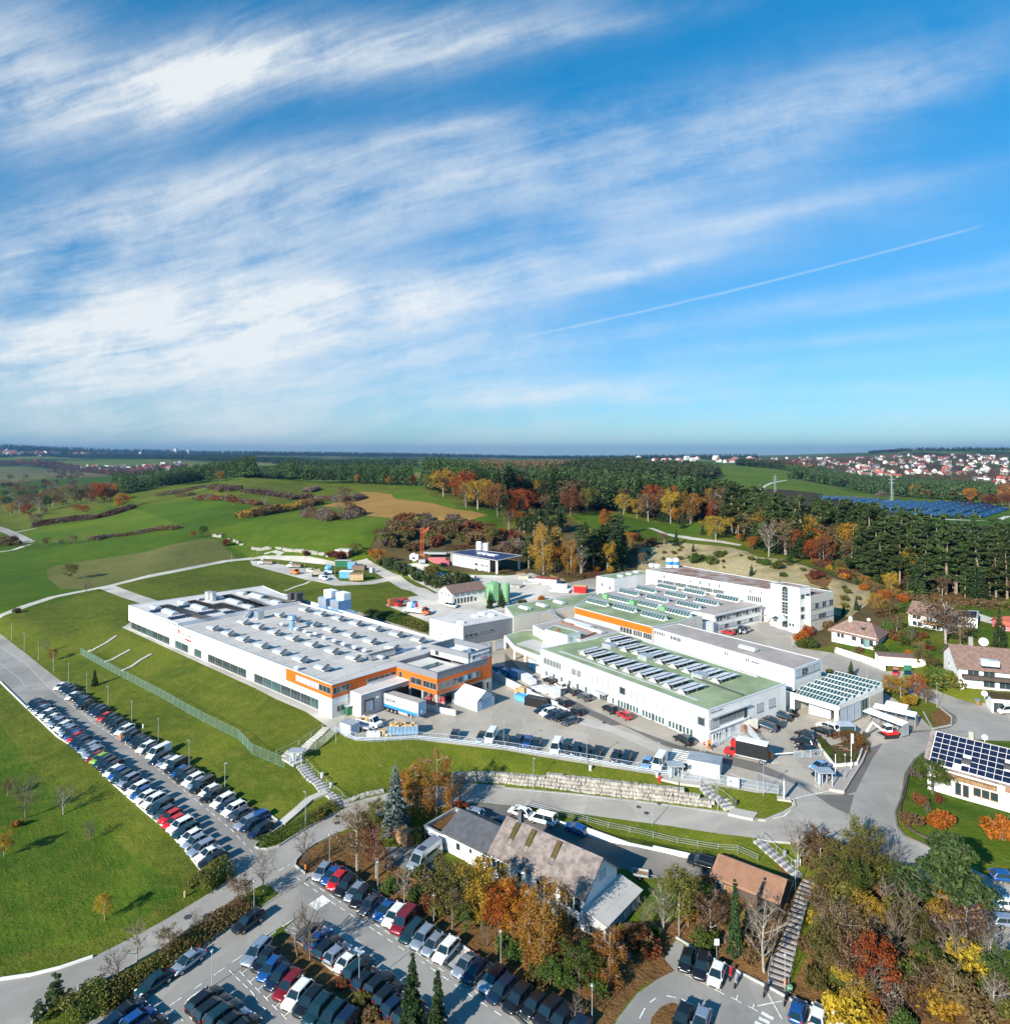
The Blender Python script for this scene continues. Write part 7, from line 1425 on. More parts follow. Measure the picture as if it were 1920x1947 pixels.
T1('A4',[('n1',85,945,240,'pale bare birch pair at the pine wood edge'),('s0',245,1005,140,'young spruce at the wood edge'),('r0',500,1010,200,'dark red tree among the pines'),('b0',560,1000,160,'brown tree among the pines'),('o1',860,1080,210,'orange tree standing before the right pines',.8),('y0',1005,1195,120,'round yellow tree at the foot of the right pines',1.2),('l0',620,1060,90,'olive tree on the slope edge'),('xr',440,1110,60,'rust bush on the slope'),('b1',1130,1190,90,'brown tree right of the round yellow tree'),('xl',700,1100,50,'olive bush on the slope'),('xg',75,1010,45,'green bush on the pale slope'),('xg',160,1040,60,'second green bush on the pale slope')])
T1('A3',[('o1',120,640,190,'broad orange brown tree at the wood edge',1.1),('o0',60,640,110,'orange tree left of the broad one'),('b0',300,620,130,'brown tree right of the broad orange one'),('r1',335,460,170,'red brown crown among dark conifers'),('r0',460,530,230,'tall red brown tree among dark conifers'),('r1',495,640,190,'rust red tree at the clearing edge'),('l1',620,610,170,'olive tree at the clearing edge'),('o0',705,500,110,'orange crown between dark firs'),('y1',895,625,140,'yellow green tree behind the clearing'),('y0',995,655,140,'yellow tree behind the clearing'),('b1',1080,680,200,'brown round tree behind the clearing'),('y0',1250,700,240,'tall yellow orange birch behind the clearing',.8),('o1',1305,700,110,'small orange tree right of the tall yellow birch'),('b0',1395,700,100,'pale brown tree before dark spruces'),
   ('o0',1580,690,160,'orange tree left of the tall brown one',1.2),('b1',1645,710,270,'tall brown tree above the yellow one'),('y1',1590,820,170,'broad yellow tree at the wood corner',1.3),('o0',1765,835,60,'low orange tree under the pines'),('o1',1865,900,100,'orange tree at the path bend'),('O0',755,755,170,'single bright orange tree in the clearing',1.05),('p2',865,785,200,'single dark pine in the clearing',1.2),('s0',1290,865,120,'young spruce below the clearing',1.2),('s1',1420,910,70,'small spruce on the dry slope top'),('s2',1340,735,120,'dark spruce beside the small path'),('s0',1490,780,90,'small dark spruce near the broad yellow tree'),('s1',1180,680,170,'dark spruce between brown and yellow trees'),
   ('w0',290,1080,400,'tallest gold birch behind the concrete yard',.8),('w1',395,930,220,'gold birch among the yard pines',.8),('w0',497,1070,260,'gold birch right of the yard pines',.8),('n1',568,1080,200,'bare birch right of the gold birches'),('xy',795,1065,45,'small yellow bush behind the white block'),('y0',205,680,90,'yellow tree among young pines'),('xb',1000,830,60,'brown bush on the clearing edge'),('o1',940,890,120,'orange brown tree below the clearing',1.),('b1',1200,860,90,'brown tree on the slope edge',1.2),('b0',30,760,150,'thin brown birch left of the young pines'),('b0',1030,1010,90,'sparse tree on the dry slope'),('xg',1440,990,70,'green bush on the dry slope'),('xg',1560,1000,60,'second green bush on the dry slope'),('xg',1610,950,50,'third green bush high on the dry slope'),('s1',1860,1090,90,'young spruce low on the dry slope'),('xl',1100,860,60,'olive bush along the slope top')])
T1('A2',[('y0',1440,490,190,'yellow orange tree at the forest corner',1.2),('l0',1330,470,130,'yellow green tree at the forest corner'),('o1',1510,490,170,'orange tree right of the forest corner',1.1),('o0',1600,560,240,'tall orange brown tree beside the golden one',1.1),('y1',1700,590,210,'golden yellow round tree by the brown field',1.35),('b1',1610,575,170,'brown tree behind the brown field'),('r0',1850,645,230,'dark brown red tree at the field end',1.1),('o0',1390,460,150,'orange tree behind the yellow green one'),('y0',235,350,65,'lone yellow tree before the ridge wood'),('o0',335,365,85,'orange tree before the ridge wood'),('o1',790,395,60,'small orange tree at the ridge wood foot'),('o0',1030,405,60,'ochre tree at the ridge wood foot'),('o1',1215,410,70,'ochre tree at the end of the ridge wood'),
   ('b0',690,525,105,'brown tree at the left end of the brown field',1.3),('b1',735,645,120,'brown tree in the field thicket',1.),('n0',655,645,125,'bare tree in the field thicket'),('n2',1330,735,115,'bare crown above the brown scrub',1.4),('n1',90,580,90,'bare tree over the left hedgerow'),('l1',780,935,90,'olive tree beside the field shed',1.4),('o1',935,1005,110,'orange brown tree at the track bend',1.3),('l0',1800,840,120,'yellow green tree above the concrete hall',1.4),('o0',1880,820,80,'orange tree at the hall corner'),('xg',1600,820,50,'dark green bush over the concrete hall'),('b1',1150,640,30,'low crown on the scrub top'),
   ('s0',1790,1300,110,'dark spruce before the green silo'),('xr',640,965,60,'rust bush left of the field shed'),('xr',405,940,40,'dark red bush along the stone row'),('xr',590,950,45,'second dark red bush along the stone row')])
T1('A2',[('xp',x,y,hp,'dark young pine in the row before the gravel yard, %s from the left' % ordn[i]) for i,(x,y,hp) in enumerate(((985,1010,60),(1045,1035,70),(1110,1060,75),(1180,1090,80),(1260,1130,80),(1330,1160,80),(1430,1180,85),(1530,1170,100),(1610,1150,70)))]+[('xl',1340,1090,80,'olive bush before the machine stacks')])
T1('B2',[('s0',1790,225,125,'left dark spruce before the square green silo',1.1),('s1',1880,215,140,'right dark spruce before the green silos',1.2)]);T1('B3',[('xp',130,205,55,'dark evergreen bush below the round green silo'),('xo',275,165,35,'orange bush behind the green link roof')])
T1('A1',[('l0',530,1118,115,'single dark olive tree in the stubble field',1.2),('g0',1535,795,80,'green apple tree at the stubble field top',1.2),('o0',1460,800,45,'small orange tree left of the apple tree',1.2),('xr',1700,860,45,'dark red bush by the stone row'),('y0',1665,380,75,'bright yellow tree before the ridge wood'),('n1',655,838,50,'bare tree at the left end of the long hedge')])
T1('A1',[('n' if i % 2 else 'b0',x,y,hp,'small dark fruit tree in the row by the left hedge, %s from left' % ordn[i],1.3) for i,(x,y,hp) in enumerate(((190,885,45),(270,878,60),(345,865,60),(425,858,40),(460,858,40),(510,852,62),(560,846,60)))])
T1('A1',[(k,x,y,hp,'%s in the left valley wood, %s' % (NAMES[k[0]][1],w),1.25) for k,x,y,hp,w in (('o1',765,540,140,'broadest, by the far meadow'),('y1',700,535,75,'beside the broadest orange one'),('y0',335,545,85,'above the green clearing'),('o0',640,625,65,'in the clearing'),('o1',585,612,55,'left in the clearing'),('o0',920,585,105,'at the hedge end'),('y0',885,585,60,'left of the hedge end'),('o1',880,480,80,'before the ridge wood'),('o0',205,650,95,'on the lower slope'),('b1',270,722,95,'at the near corner'),('y1',80,638,90,'near the frame edge'),('l0',480,568,55,'small, in the middle'),('b0',600,530,115,'dense, in the middle'),('b1',500,565,150,'tall, in the middle'),('b0',400,570,130,'left of the middle'),('n0',150,610,120,'at the left'),('y0',30,560,70,'at the frame edge'),('r1',760,480,70,'behind the broadest one'),('b0',340,640,60,'low, near the hedge'),('b1',80,375,45,'alone on the pale meadow'),('b0',195,372,45,'second on the pale meadow'),('o0',160,250,40,'far, before the dark woods'),('o1',280,250,40,'far, right of the first'))])
T1('A4',[('o0' if i % 3 else 'y0',x,y,hp,'autumn tree before the far pine belt, %s from left' % ordn[i],1.) for i,(x,y,hp) in enumerate(((1190,500,95),(1250,505,60),(1310,510,65),(1350,510,50),(1485,520,60),(1605,545,110),(280,305,45),(350,300,45),(380,300,40)))]+[('r0',x,570,90,'dark red tree at the far right meadow, %s from left' % ordn[i],1.3) for i,x in enumerate((1730,1790,1850,1900))]+[('xn',930,490,40,'grey bush beside the pylon',1.2)])
# hedges and thick undergrowth
def hedge(name,label,s,w,hh,mats,dens=5.,size=.3,seed=1,kind=None):
 p=drape(GP(s),3.);rs=np.random.default_rng(seed);L=sum((p[i+1]-p[i]).length for i in range(len(p)-1));n=int(min(60000,L*w*hh*dens));P0=np.array([tuple(c) for c in p]);seg=rs.integers(0,len(p)-1,n);f=rs.uniform(0,1,(n,1))
 nz=np.interp(np.arange(len(p)),np.arange(0,len(p)+4,4),rs.uniform(.55,1.15,len(np.arange(0,len(p)+4,4))));b=P0[seg]*(1-f)+P0[seg+1]*f;ang=rs.uniform(0,math.pi,n);rr=np.sqrt(rs.uniform(.25,1,n));hs=nz[seg]*hh*(.72 if hh>3.5 else 1);d=P0[seg+1]-P0[seg];d /= np.linalg.norm(d,axis=1)[:,None]+1e-9;nn=np.stack([-d[:,1],d[:,0],0*d[:,0]],1)
 C=b+nn*(np.cos(ang)*rr*w/2)[:,None];C[:,2] += np.sin(ang)*rr*hs;c0=C.mean(0);c0[2]=C[:,2].min();C=C-c0;me=qmesh(name,[leafpts(C,size,0.,rs)],mats)
 if len(mats)>1: me.polygons.foreach_set('material_index',(np.sin(C[:,0]*.3)+rs.normal(0,.5,len(C))>.4).astype(np.int32))
 o=bpy.data.objects.new(name,me);COL.objects.link(o);o.location=c0;return tag(o,label,'hedge' if not kind else 'undergrowth',None,kind)
hedge('hedge','long dark brown hedge in the green field at the left','A1 690,830 800,800 1000,780 1200,745 1350,738',8,4,['leaf_brown','twig'],1.6,.5);hedge('hedge','dark hedge under the left valley wood','A1 240,728 400,695 600,670 750,655 900,610 1000,580',12,6,['leaf_brown','twig'],1.2,.6)
hedge('hedge','hedgerow below the ridge wood, upper left','A1 1180,492 1300,470 1420,450 1540,418',12,5,['twig','leaf_brown'],1.,.6);hedge('hedge','short hedge on the upper left meadow','A1 1345,492 1450,485',12,5,['leaf_brown','twig'],1.,.6);hedge('hedge','reddish long hedge across the upper meadow','A1 1495,508 1650,515 1800,535 1905,545 A2 60,560',12,6,['leaf_rust','twig'],1.,.6)
hedge('hedge','brown hedge left of the ridge meadow','A1 1600,430 1680,435 A1 1700,455 1830,440',14,7,['twig','leaf_brown'],1.,.6);hedge('hedge','thick brown hedge across the middle meadow','A2 -60,455 60,470 180,485 330,515 430,500',14,7,['twig','leaf_brown'],1.2,.6);hedge('hedge','hedge end below the ridge meadow','A2 400,460 480,440',12,7,['twig'],1.2,.6)
hedge('hedge','brown and orange hedge before the bright meadow','A2 -120,650 0,640 120,620 300,590 430,560 500,560',16,9,['leaf_brown','leaf_gold'],1.,.6);hedge('hedge','brown hedge left of the brown field','A2 480,520 620,520 720,535 820,505',14,7,['twig','leaf_brown'],1.2,.5);hedge('hedge','dark thicket island left of the brown field','A2 420,640 520,650 640,672 740,650 780,630',16,9,['twig','leaf_brown'],1.4,.45)
hedge('hedge','ivy green hedge bank at the lower stairs','C2 40,940 200,880 400,770 560,690 620,640',3.6,1.2,['leaf_green','leaf_olive'],60,.12,3);hedge('hedge','hedge strip between lower road and parked cars','D1 700,1100 900,960 1150,820 1400,620 1650,430 1870,300',4.5,2.2,['leaf_olive','leaf_brown'],45,.14,4);hedge('hedge','dark olive shrub clump at the end of the long car park','D1 1480,200 1600,100 1720,30',4.5,2.6,['leaf_olive','leaf_green'],55,.14,5);hedge('hedge','green shrub bank in the lower left corner','D1 450,1180 600,1080 800,1000',6,2.4,['leaf_olive','leaf_green'],40,.14,6)
hedge('hedge','green bush strip between the white hall and gravel yard','B2 870,280 1000,300 1200,350 1330,400',6,2.4,['leaf_green','leaf_olive'],14,.22,7);hedge('hedge','orange brown grass planting by the office steps','C3 1770,60 1905,110',2.,1.2,['leaf_orange','leaf_rust'],90,.1,8)
hedge('hedge','red leaved climbing hedge in the paved planting','C4 600,160 700,130 790,170 780,250',3.,1.7,['leaf_rust','leaf_olive'],60,.11,9);hedge('hedge','green shrubs along the paved planting edge','C4 470,150 510,230 600,300 740,290',2.,1.4,['leaf_green','leaf_olive'],70,.11,10);hedge('hedge','curved brown hedge along the thicket top','C4 350,930 480,960 620,1010 760,1100',4.,2.6,['leaf_brown','twig'],55,.13,11)
for i,s_ in enumerate(('A2 1000,800 1200,760 1450,760 1700,800 A3 50,860','A2 1050,700 1250,680 1500,720 1800,780','A2 1450,880 1700,900 A3 60,930 250,1000','A4 620,1060 850,1170 B4 1150,170 1500,200 1905,230','A3 420,1090 600,1110 700,1080')):
 hedge('undergrowth','rusty brown undergrowth %s' % ('low in the scrub slope','along the scrub crest','below the scrub slope','at the foot of the right wood','under the yard pines')[i],s_,11 if i<3 else 7,2.2 if i != 3 else 3.,['leaf_brown','leaf_rust'],2.2,.32,40+i,'stuff')
def inpoly(x,y,pg):
 r_=False
 for i in range(len(pg)):
  x0,y0=pg[i];x1,y1=pg[(i+1) % len(pg)]
  if (y0>y) != (y1>y) and x<(x1-x0)*(y-y0)/(y1-y0)+x0: r_=not r_
 return r_
def fill(s,n,keys,h0,h1,label,group,mind=1.5,seed=1,wid=1.):
 pg=P(s);rs=random.Random(seed);xs=[p[0] for p in pg];ys=[p[1] for p in pg];got=[];tries=0
 while len(got)<n and tries<n*40:
  tries += 1;x,y=rs.uniform(min(xs),max(xs)),rs.uniform(min(ys),max(ys))
  if not inpoly(x,y,pg): continue
  v=G(x,y)
  if any((v-q).length<mind for q in got): continue
  got.append(v);plant(rs.choice(keys),v,rs.uniform(h0,h1),label,group,wid*rs.uniform(.85,1.2))
fill('C4 330,960 480,940 640,1000 760,1090 1000,1130 D4 1250,200 1450,420 1800,760 1905,900 1905,1250 700,1250 420,1000 330,850 420,600 440,300 440,60 C4 380,1150',38,['xl','xb','xb','xl','xg','xn','xy','xl'],1.8,3.2,'autumn bush in the dense thicket right of the timber stairs','bushes of the thicket beside the timber stairs',1.6,3)
fill('C4 350,1000 620,1040 1000,1160 D4 1250,300 1500,520 1850,850 1850,1180 900,1180 450,900 450,400 450,100',30,['b','l','n','n','y','l','n','b','g','n'],4.,6.5,'small autumn tree in the dense thicket right of the timber stairs','small trees of the thicket beside the timber stairs',3.,5)
fill('C2 1000,1100 1150,1180 D2 1300,200 1900,560 D3 200,800 560,1000 D3 850,900 1150,650 1200,500 900,480 640,560 D2 1900,350 1500,100 1200,60',36,['xg','xl','xb','xr','xg','xn'],.9,1.9,'bush on the leafy bank between old house and car park','bushes on the bank below the old house',1.5,8)
fill('D3 1420,300 1560,260 1900,420 1905,760 1500,600 1330,500',8,['xb','xn','xl','xg'],1.,2.2,'bush on the bank below the brown roofed barn','bushes below the barn',1.5,9)
fill('A2 960,790 1000,740 1080,660 1230,650 1330,680 1600,700 1880,760 A3 100,820 A3 230,1000 60,960 A2 1700,880 1500,830 1300,920 1100,900 960,870',60,['xb','xr','xb','xn','xl'],3.6,6.,'rusty brown bush of the scrub slope above the gravel yard','scrub bushes above the gravel yard',3.,11,1.)
fill('A3 130,1000 480,1060 680,1060 900,1030 1050,850 900,860 850,960 600,940',14,['xb','xl','xo','xr'],1.8,3.5,'autumn bush at the foot of the yard pines','bushes under the yard pines',3.,12)
fill('A3 1000,900 1250,850 1700,900 1905,960 A4 200,980 560,1120 B4 850,130 700,270 500,230 A3 1905,1100 1300,1010',34,['xg','xl','xb','xl'],.9,2.2,'small bush on the dry pale slope behind the long wing','small bushes on the dry slope',4.,13)
fill('A4 400,990 700,1040 850,1110 950,1191 B4 1150,140 1050,250 980,330 860,240 880,100 A4 750,1190 600,1100',30,['xb','xl','xr','xo','xg','xy'],1.6,3.4,'autumn bush at the foot of the right pine wood','bushes at the foot of the right pine wood',3.,14)
fill('B4 960,400 1100,380 1350,480 1330,620 1200,600 1100,520 980,470',14,['xb','xl','xr','xg'],1.2,2.6,'garden bush between the villas','garden bushes between the villas',2.,15)
fill('A1 0,440 400,400 850,430 860,540 640,560 300,620 200,660 0,600',75,['b','n','b','r','l','g'],9.,15.,'brown autumn tree of the left valley wood','trees of the left valley wood',9.,16,1.2)
fill('A1 0,850 100,880 150,860 0,790',6,['xb','xl'],3,5,'brown bush beside the left road','bushes beside the left road',4.,17)
fill('A1 290,340 500,380 640,360 600,310 430,300',40,['b','n','b','l'],10,15,'brown tree of the far valley grove','trees of the far valley grove',12.,18,1.3)
# forest belts: front rows as trees, the rest one mass
FOR=[]
def belt(s,depth,sp,keys,h0,h1,seed=1,dz=0):
 p=GP(s);rs=random.Random(seed);L=0;pts=drape(p,sp)
 for k in range(int(depth/sp)):
  for c in pts:
   x=c.x*(1+k*sp/c.y)+rs.uniform(-.5,.5)*sp;y=c.y+k*sp+rs.uniform(-.5,.5)*sp;au=rs.random()<(.10 if k<3 else .04) and c.y<520;FOR.append((rs.choice('oyb') if au else rs.choice(keys),x,y,rs.uniform(h0,h1)*(.72 if au else 1),k))
belt('A1 870,435 950,478 1200,435 1500,390 1905,352 A2 0,345 300,368 700,393 1190,412',70,6.5,['p','p','p','s'],16,26,1)
belt('A2 1300,440 1500,480 1700,560 1905,600 A3 60,560 250,570 450,600 600,590 850,600 1100,650 1330,680 1400,690',90,5.2,['s','s','p','s'],20,31,2)
belt('A3 1370,690 1500,640 1680,700 1740,790 1905,810 A4 0,850 200,930 400,960 650,1000 800,1060',48,4.6,['p','p','p','s'],18,28,3)
belt('A4 800,1070 950,1140 1200,1180 B4 1250,110 1500,120 1905,150 2300,200',42,4.2,['p','p','p','s'],17,29,4)
belt('A4 150,930 400,975 650,1025 800,1080 950,1150 1200,1190 B4 1250,125 1500,140 1905,170',9,5.,['s','s','p'],7,14,9)
belt('A3 170,1040 250,1010 400,1060',14,5,['p','s'],13,18,5);belt('A3 90,760 250,790 440,760',14,5.5,['p'],12,16,6);belt('A3 590,1060 700,1050 840,1030',26,5.,['p','p','s'],17,22,7)
FOR.sort(key=lambda t: t[2]+t[4]*8)
cnt={'p': 0,'s': 0};rest=[]
for k,x,y,hh,row in FOR:
 z=h(x,y)
 if k in 'oyb':
  if row<4: plant(k,Vector((x,y,z)),hh,'%s among the dark conifers of the big wood' % NAMES[k][1],'autumn trees among the conifers')
  continue
 if row<8 and cnt[k]<(265 if k == 'p' else 205):
  cnt[k] += 1;reg_='left ridge' if y>560 and x<0 else 'right hand' if x>90 else 'middle'
  plant(k,Vector((x,y,z)),hh,'dark %s standing in the %s wood' % (NAMES[k][1],reg_),'%s trees of the %s wood' % (NAMES[k][1],reg_),random.uniform(1.1,1.5))
 else: rest.append((x,y,z,hh,0))
# far woods: one mass each, from simple jittered cones and rounded crowns
def mass(name,label,pts,m,conif=True,q=26):
 rs=np.random.default_rng(len(pts));A=np.repeat(np.array([(x,y,z,hh) for x,y,z,hh,_ in pts]),q,0);n=len(A);f=rs.uniform(0,1,n) ** (1.25 if conif else .8);a=rs.uniform(0,6.28,n);H=A[:,3]
 r=H*(.19*(1-f) ** .8+.012 if conif else .36*np.sqrt(np.clip(1-(2*f-.9) ** 2,.02,1)))*rs.uniform(.35,1.1,n) ** .6
 C=np.stack([A[:,0]+r*np.cos(a),A[:,1]+r*np.sin(a),A[:,2]+H*(.14+.86*f)],1);V=leafpts(C,1.,.5 if conif else .1,rs).reshape(-1,4,3);c=C[:,None];V=c+(V-c)*(H*(1.6/q ** .75)*(1.15-.55*f)*(1 if conif else 1.4))[:,None,None]
 o=bpy.data.objects.new(name,qmesh(name,[V.reshape(-1,3)],m));COL.objects.link(o);o['label']=label;o['kind']='stuff';o['category']='wood';return o
def pmass(s,step,h0,h1,seed=1):
 """points filling a polygon (photo) evenly in the plane"""
 pg=[(v.x,v.y) for v in GP(s)];rs=np.random.default_rng(seed);q=np.array(pg);x0,x1,y0,y1=q[:,0].min(),q[:,0].max(),q[:,1].min(),q[:,1].max();n=int((x1-x0)*(y1-y0)/step ** 2);n=min(n,60000)
 X,Y=rs.uniform(x0,x1,n),rs.uniform(y0,y1,n);r_=np.zeros(n,bool)
 for a in range(len(q)):
  ax_,ay_=q[a];bx_,by_=q[(a+1) % len(q)]
  if ay_ != by_: r_ ^= ((ay_>Y) != (by_>Y)) & (X<(bx_-ax_)*(Y-ay_)/(by_-ay_)+ax_)
 X,Y=X[r_],Y[r_];Z=hz(X,Y);return [(x,y,z,hh,0) for x,y,z,hh in zip(X,Y,Z,rs.uniform(h0,h1,len(X)))]
mass('forest','deeper rows of the dark conifer woods behind the front trees',rest,'leaf_pine',q=110)
mass('forest','dark conifer ridge beyond the middle wood',pmass('A3 300,330 480,300 700,262 1050,248 1060,285 1400,292 1640,335 1500,385 1340,400 900,420 400,400',9,16,22,2),'leaf_pine')
mass('forest','long pine belt between solar field and town',pmass('A4 230,352 480,398 700,432 1100,498 1350,518 1800,560 1790,440 1500,415 1100,385 700,352 480,300 240,298',9,13,18,3),'leaf_pine')
mass('forest','blue dark woods along the far left horizon',pmass('A1 -400,205 0,200 600,205 900,210 1905,222 1905,190 900,185 0,195 -400,190',17,18,24,4),'leaf_spruce')
mass('forest','far woods in the left middle distance',pmass('A1 1400,225 1905,232 A2 900,262 1250,268 1200,255 500,235 A1 1905,215',15,16,22,5),'leaf_spruce')
mass('forest','brown leafless woods around the left villages',pmass('A1 0,262 430,290 700,320 950,345 1200,300 1450,262 1000,282 600,268 430,240 0,235',15,9,14,6),'leaf_brown',False)
mass('forest','brown gardens and trees between the town houses',pmass('A4 0,225 1000,200 1905,180 1905,430 1750,440 1100,370 850,355 500,300 0,260',30,8,13,7),'leaf_brown',False)
mass('forest','woods along the far horizon behind the middle valley',pmass('A2 0,185 1000,196 1905,206 A3 1000,214 1905,212 1905,204 0,196 A2 1000,188 0,175',42,24,34,8),'leaf_spruce');mass('forest','autumn brown valley floor woods far in the middle',pmass('A2 1250,275 1905,310 A3 0,300 600,270 830,240 300,240 A2 1500,262',30,10,16,9),'leaf_brown',False)
mass('forest','tree groups on the hill crest above the town',pmass('A4 840,172 1000,166 1170,158 1330,152 1350,158 1640,148 1905,150 1905,140 1640,138 1170,145 840,160',26,14,26,10),'leaf_spruce');mass('forest','dark hill woods at the left horizon',pmass('A1 -400,170 0,160 400,170 900,178 1905,184 A2 1000,192 1905,200 A2 1000,178 0,170 A1 1400,158 800,148 300,130 0,118 -400,112',60,28,40,11),'leaf_spruce')
mass('forest','small dark wood at the right end of the far meadow',pmass('A3 1740,262 1905,275 A4 220,295 160,270 0,262 A3 1760,240',11,14,20,12),'leaf_spruce');mass('forest','brown scrub at the far right valley',pmass('A4 1750,450 1905,560 2100,600 2100,450 1905,420',14,7,12,13),'leaf_rust',False)
# ================================================================ vehicles
def paint(name,c,metal=.0,rough=.28):
 m,g,b,o=newmat(name);b.inputs['Base Color'].default_value=c4(c);b.inputs['Metallic'].default_value=metal;b.inputs['Roughness'].default_value=rough;b.inputs['Coat Weight'].default_value=.6;b.inputs['Coat Roughness'].default_value=.06
PC={'k': ('black',(.010,.011,.013),.1),'n': ('dark blue',(.010,.026,.060),.3),'t': ('dark teal',(.012,.045,.055),.3),'s': ('silver',(.38,.43,.50),.55),'w': ('white',(.78,.78,.77),0.),'b': ('blue',(.015,.09,.30),.3),'r': ('red',(.50,.012,.014),.0),'R': ('dark red',(.20,.010,.016),.2),'g': ('grey',(.10,.11,.13),.5),'L': ('lime green',(.22,.42,.04),0.),'G': ('green',(.05,.22,.07),0.),'B': ('pale blue',(.20,.40,.68),.3)}
for k,(nm,c,mt) in PC.items(): paint('paint_'+nm.replace(' ','_'),c,mt)
mat('car_glass',(.010,.020,.026),.06,var=0,spec=.9);mat('lamp_clear',(.75,.77,.78),.15,var=0,spec=.8);mat('lamp_red',(.35,.01,.01),.25,var=0);mat('plate',(.75,.75,.72),.5,var=0)
def smooth_mesh(me,lv=1):
 o=bpy.data.objects.new('t',me);COL.objects.link(o);md=o.modifiers.new('s','SUBSURF');md.levels=lv;dg=bpy.context.evaluated_depsgraph_get();n=bpy.data.meshes.new_from_object(o.evaluated_get(dg));bpy.data.objects.remove(o);n.polygons.foreach_set('use_smooth',[True]*len(n.polygons));return n
#        L    W    H   [(x, ztop)...front to rear]  windscreen base/top, rear top/base, belt
CARS={'h': (4.1,1.75,1.48,[(2.05,.55),(1.9,.74),(1.15,.93),(.5,.98),(-1.2,1.0),(-1.95,.98),(-2.05,.6)],1.05,.25,-1.45,-1.95,.95),
  'e': (4.6,1.85,1.56,[(2.3,.58),(2.15,.80),(1.3,.98),(.5,1.02),(-1.5,1.04),(-2.2,1.02),(-2.3,.6)],1.15,.35,-1.85,-2.22,.99),
  'c': (4.6,1.80,1.42,[(2.3,.52),(2.15,.70),(1.2,.90),(.4,.95),(-1.3,.98),(-2.15,.96),(-2.3,.6)],1.1,.25,-.95,-1.65,.92),
  'u': (4.5,1.88,1.66,[(2.25,.66),(2.1,.88),(1.3,1.05),(.5,1.08),(-1.4,1.1),(-2.15,1.08),(-2.25,.66)],1.15,.45,-1.75,-2.15,1.05),
  'v': (5.2,2.0,2.15,[(2.6,.60),(2.45,.95),(1.9,1.25),(1.4,1.35),(-1.8,1.38),(-2.5,1.36),(-2.6,.6)],1.95,1.15,-2.45,-2.55,1.3),
  'm': (5.0,1.98,1.95,[(2.5,.60),(2.35,.90),(1.7,1.12),(1.0,1.18),(-1.6,1.2),(-2.4,1.18),(-2.5,.6)],1.6,.85,-2.25,-2.42,1.12)}
CM={}
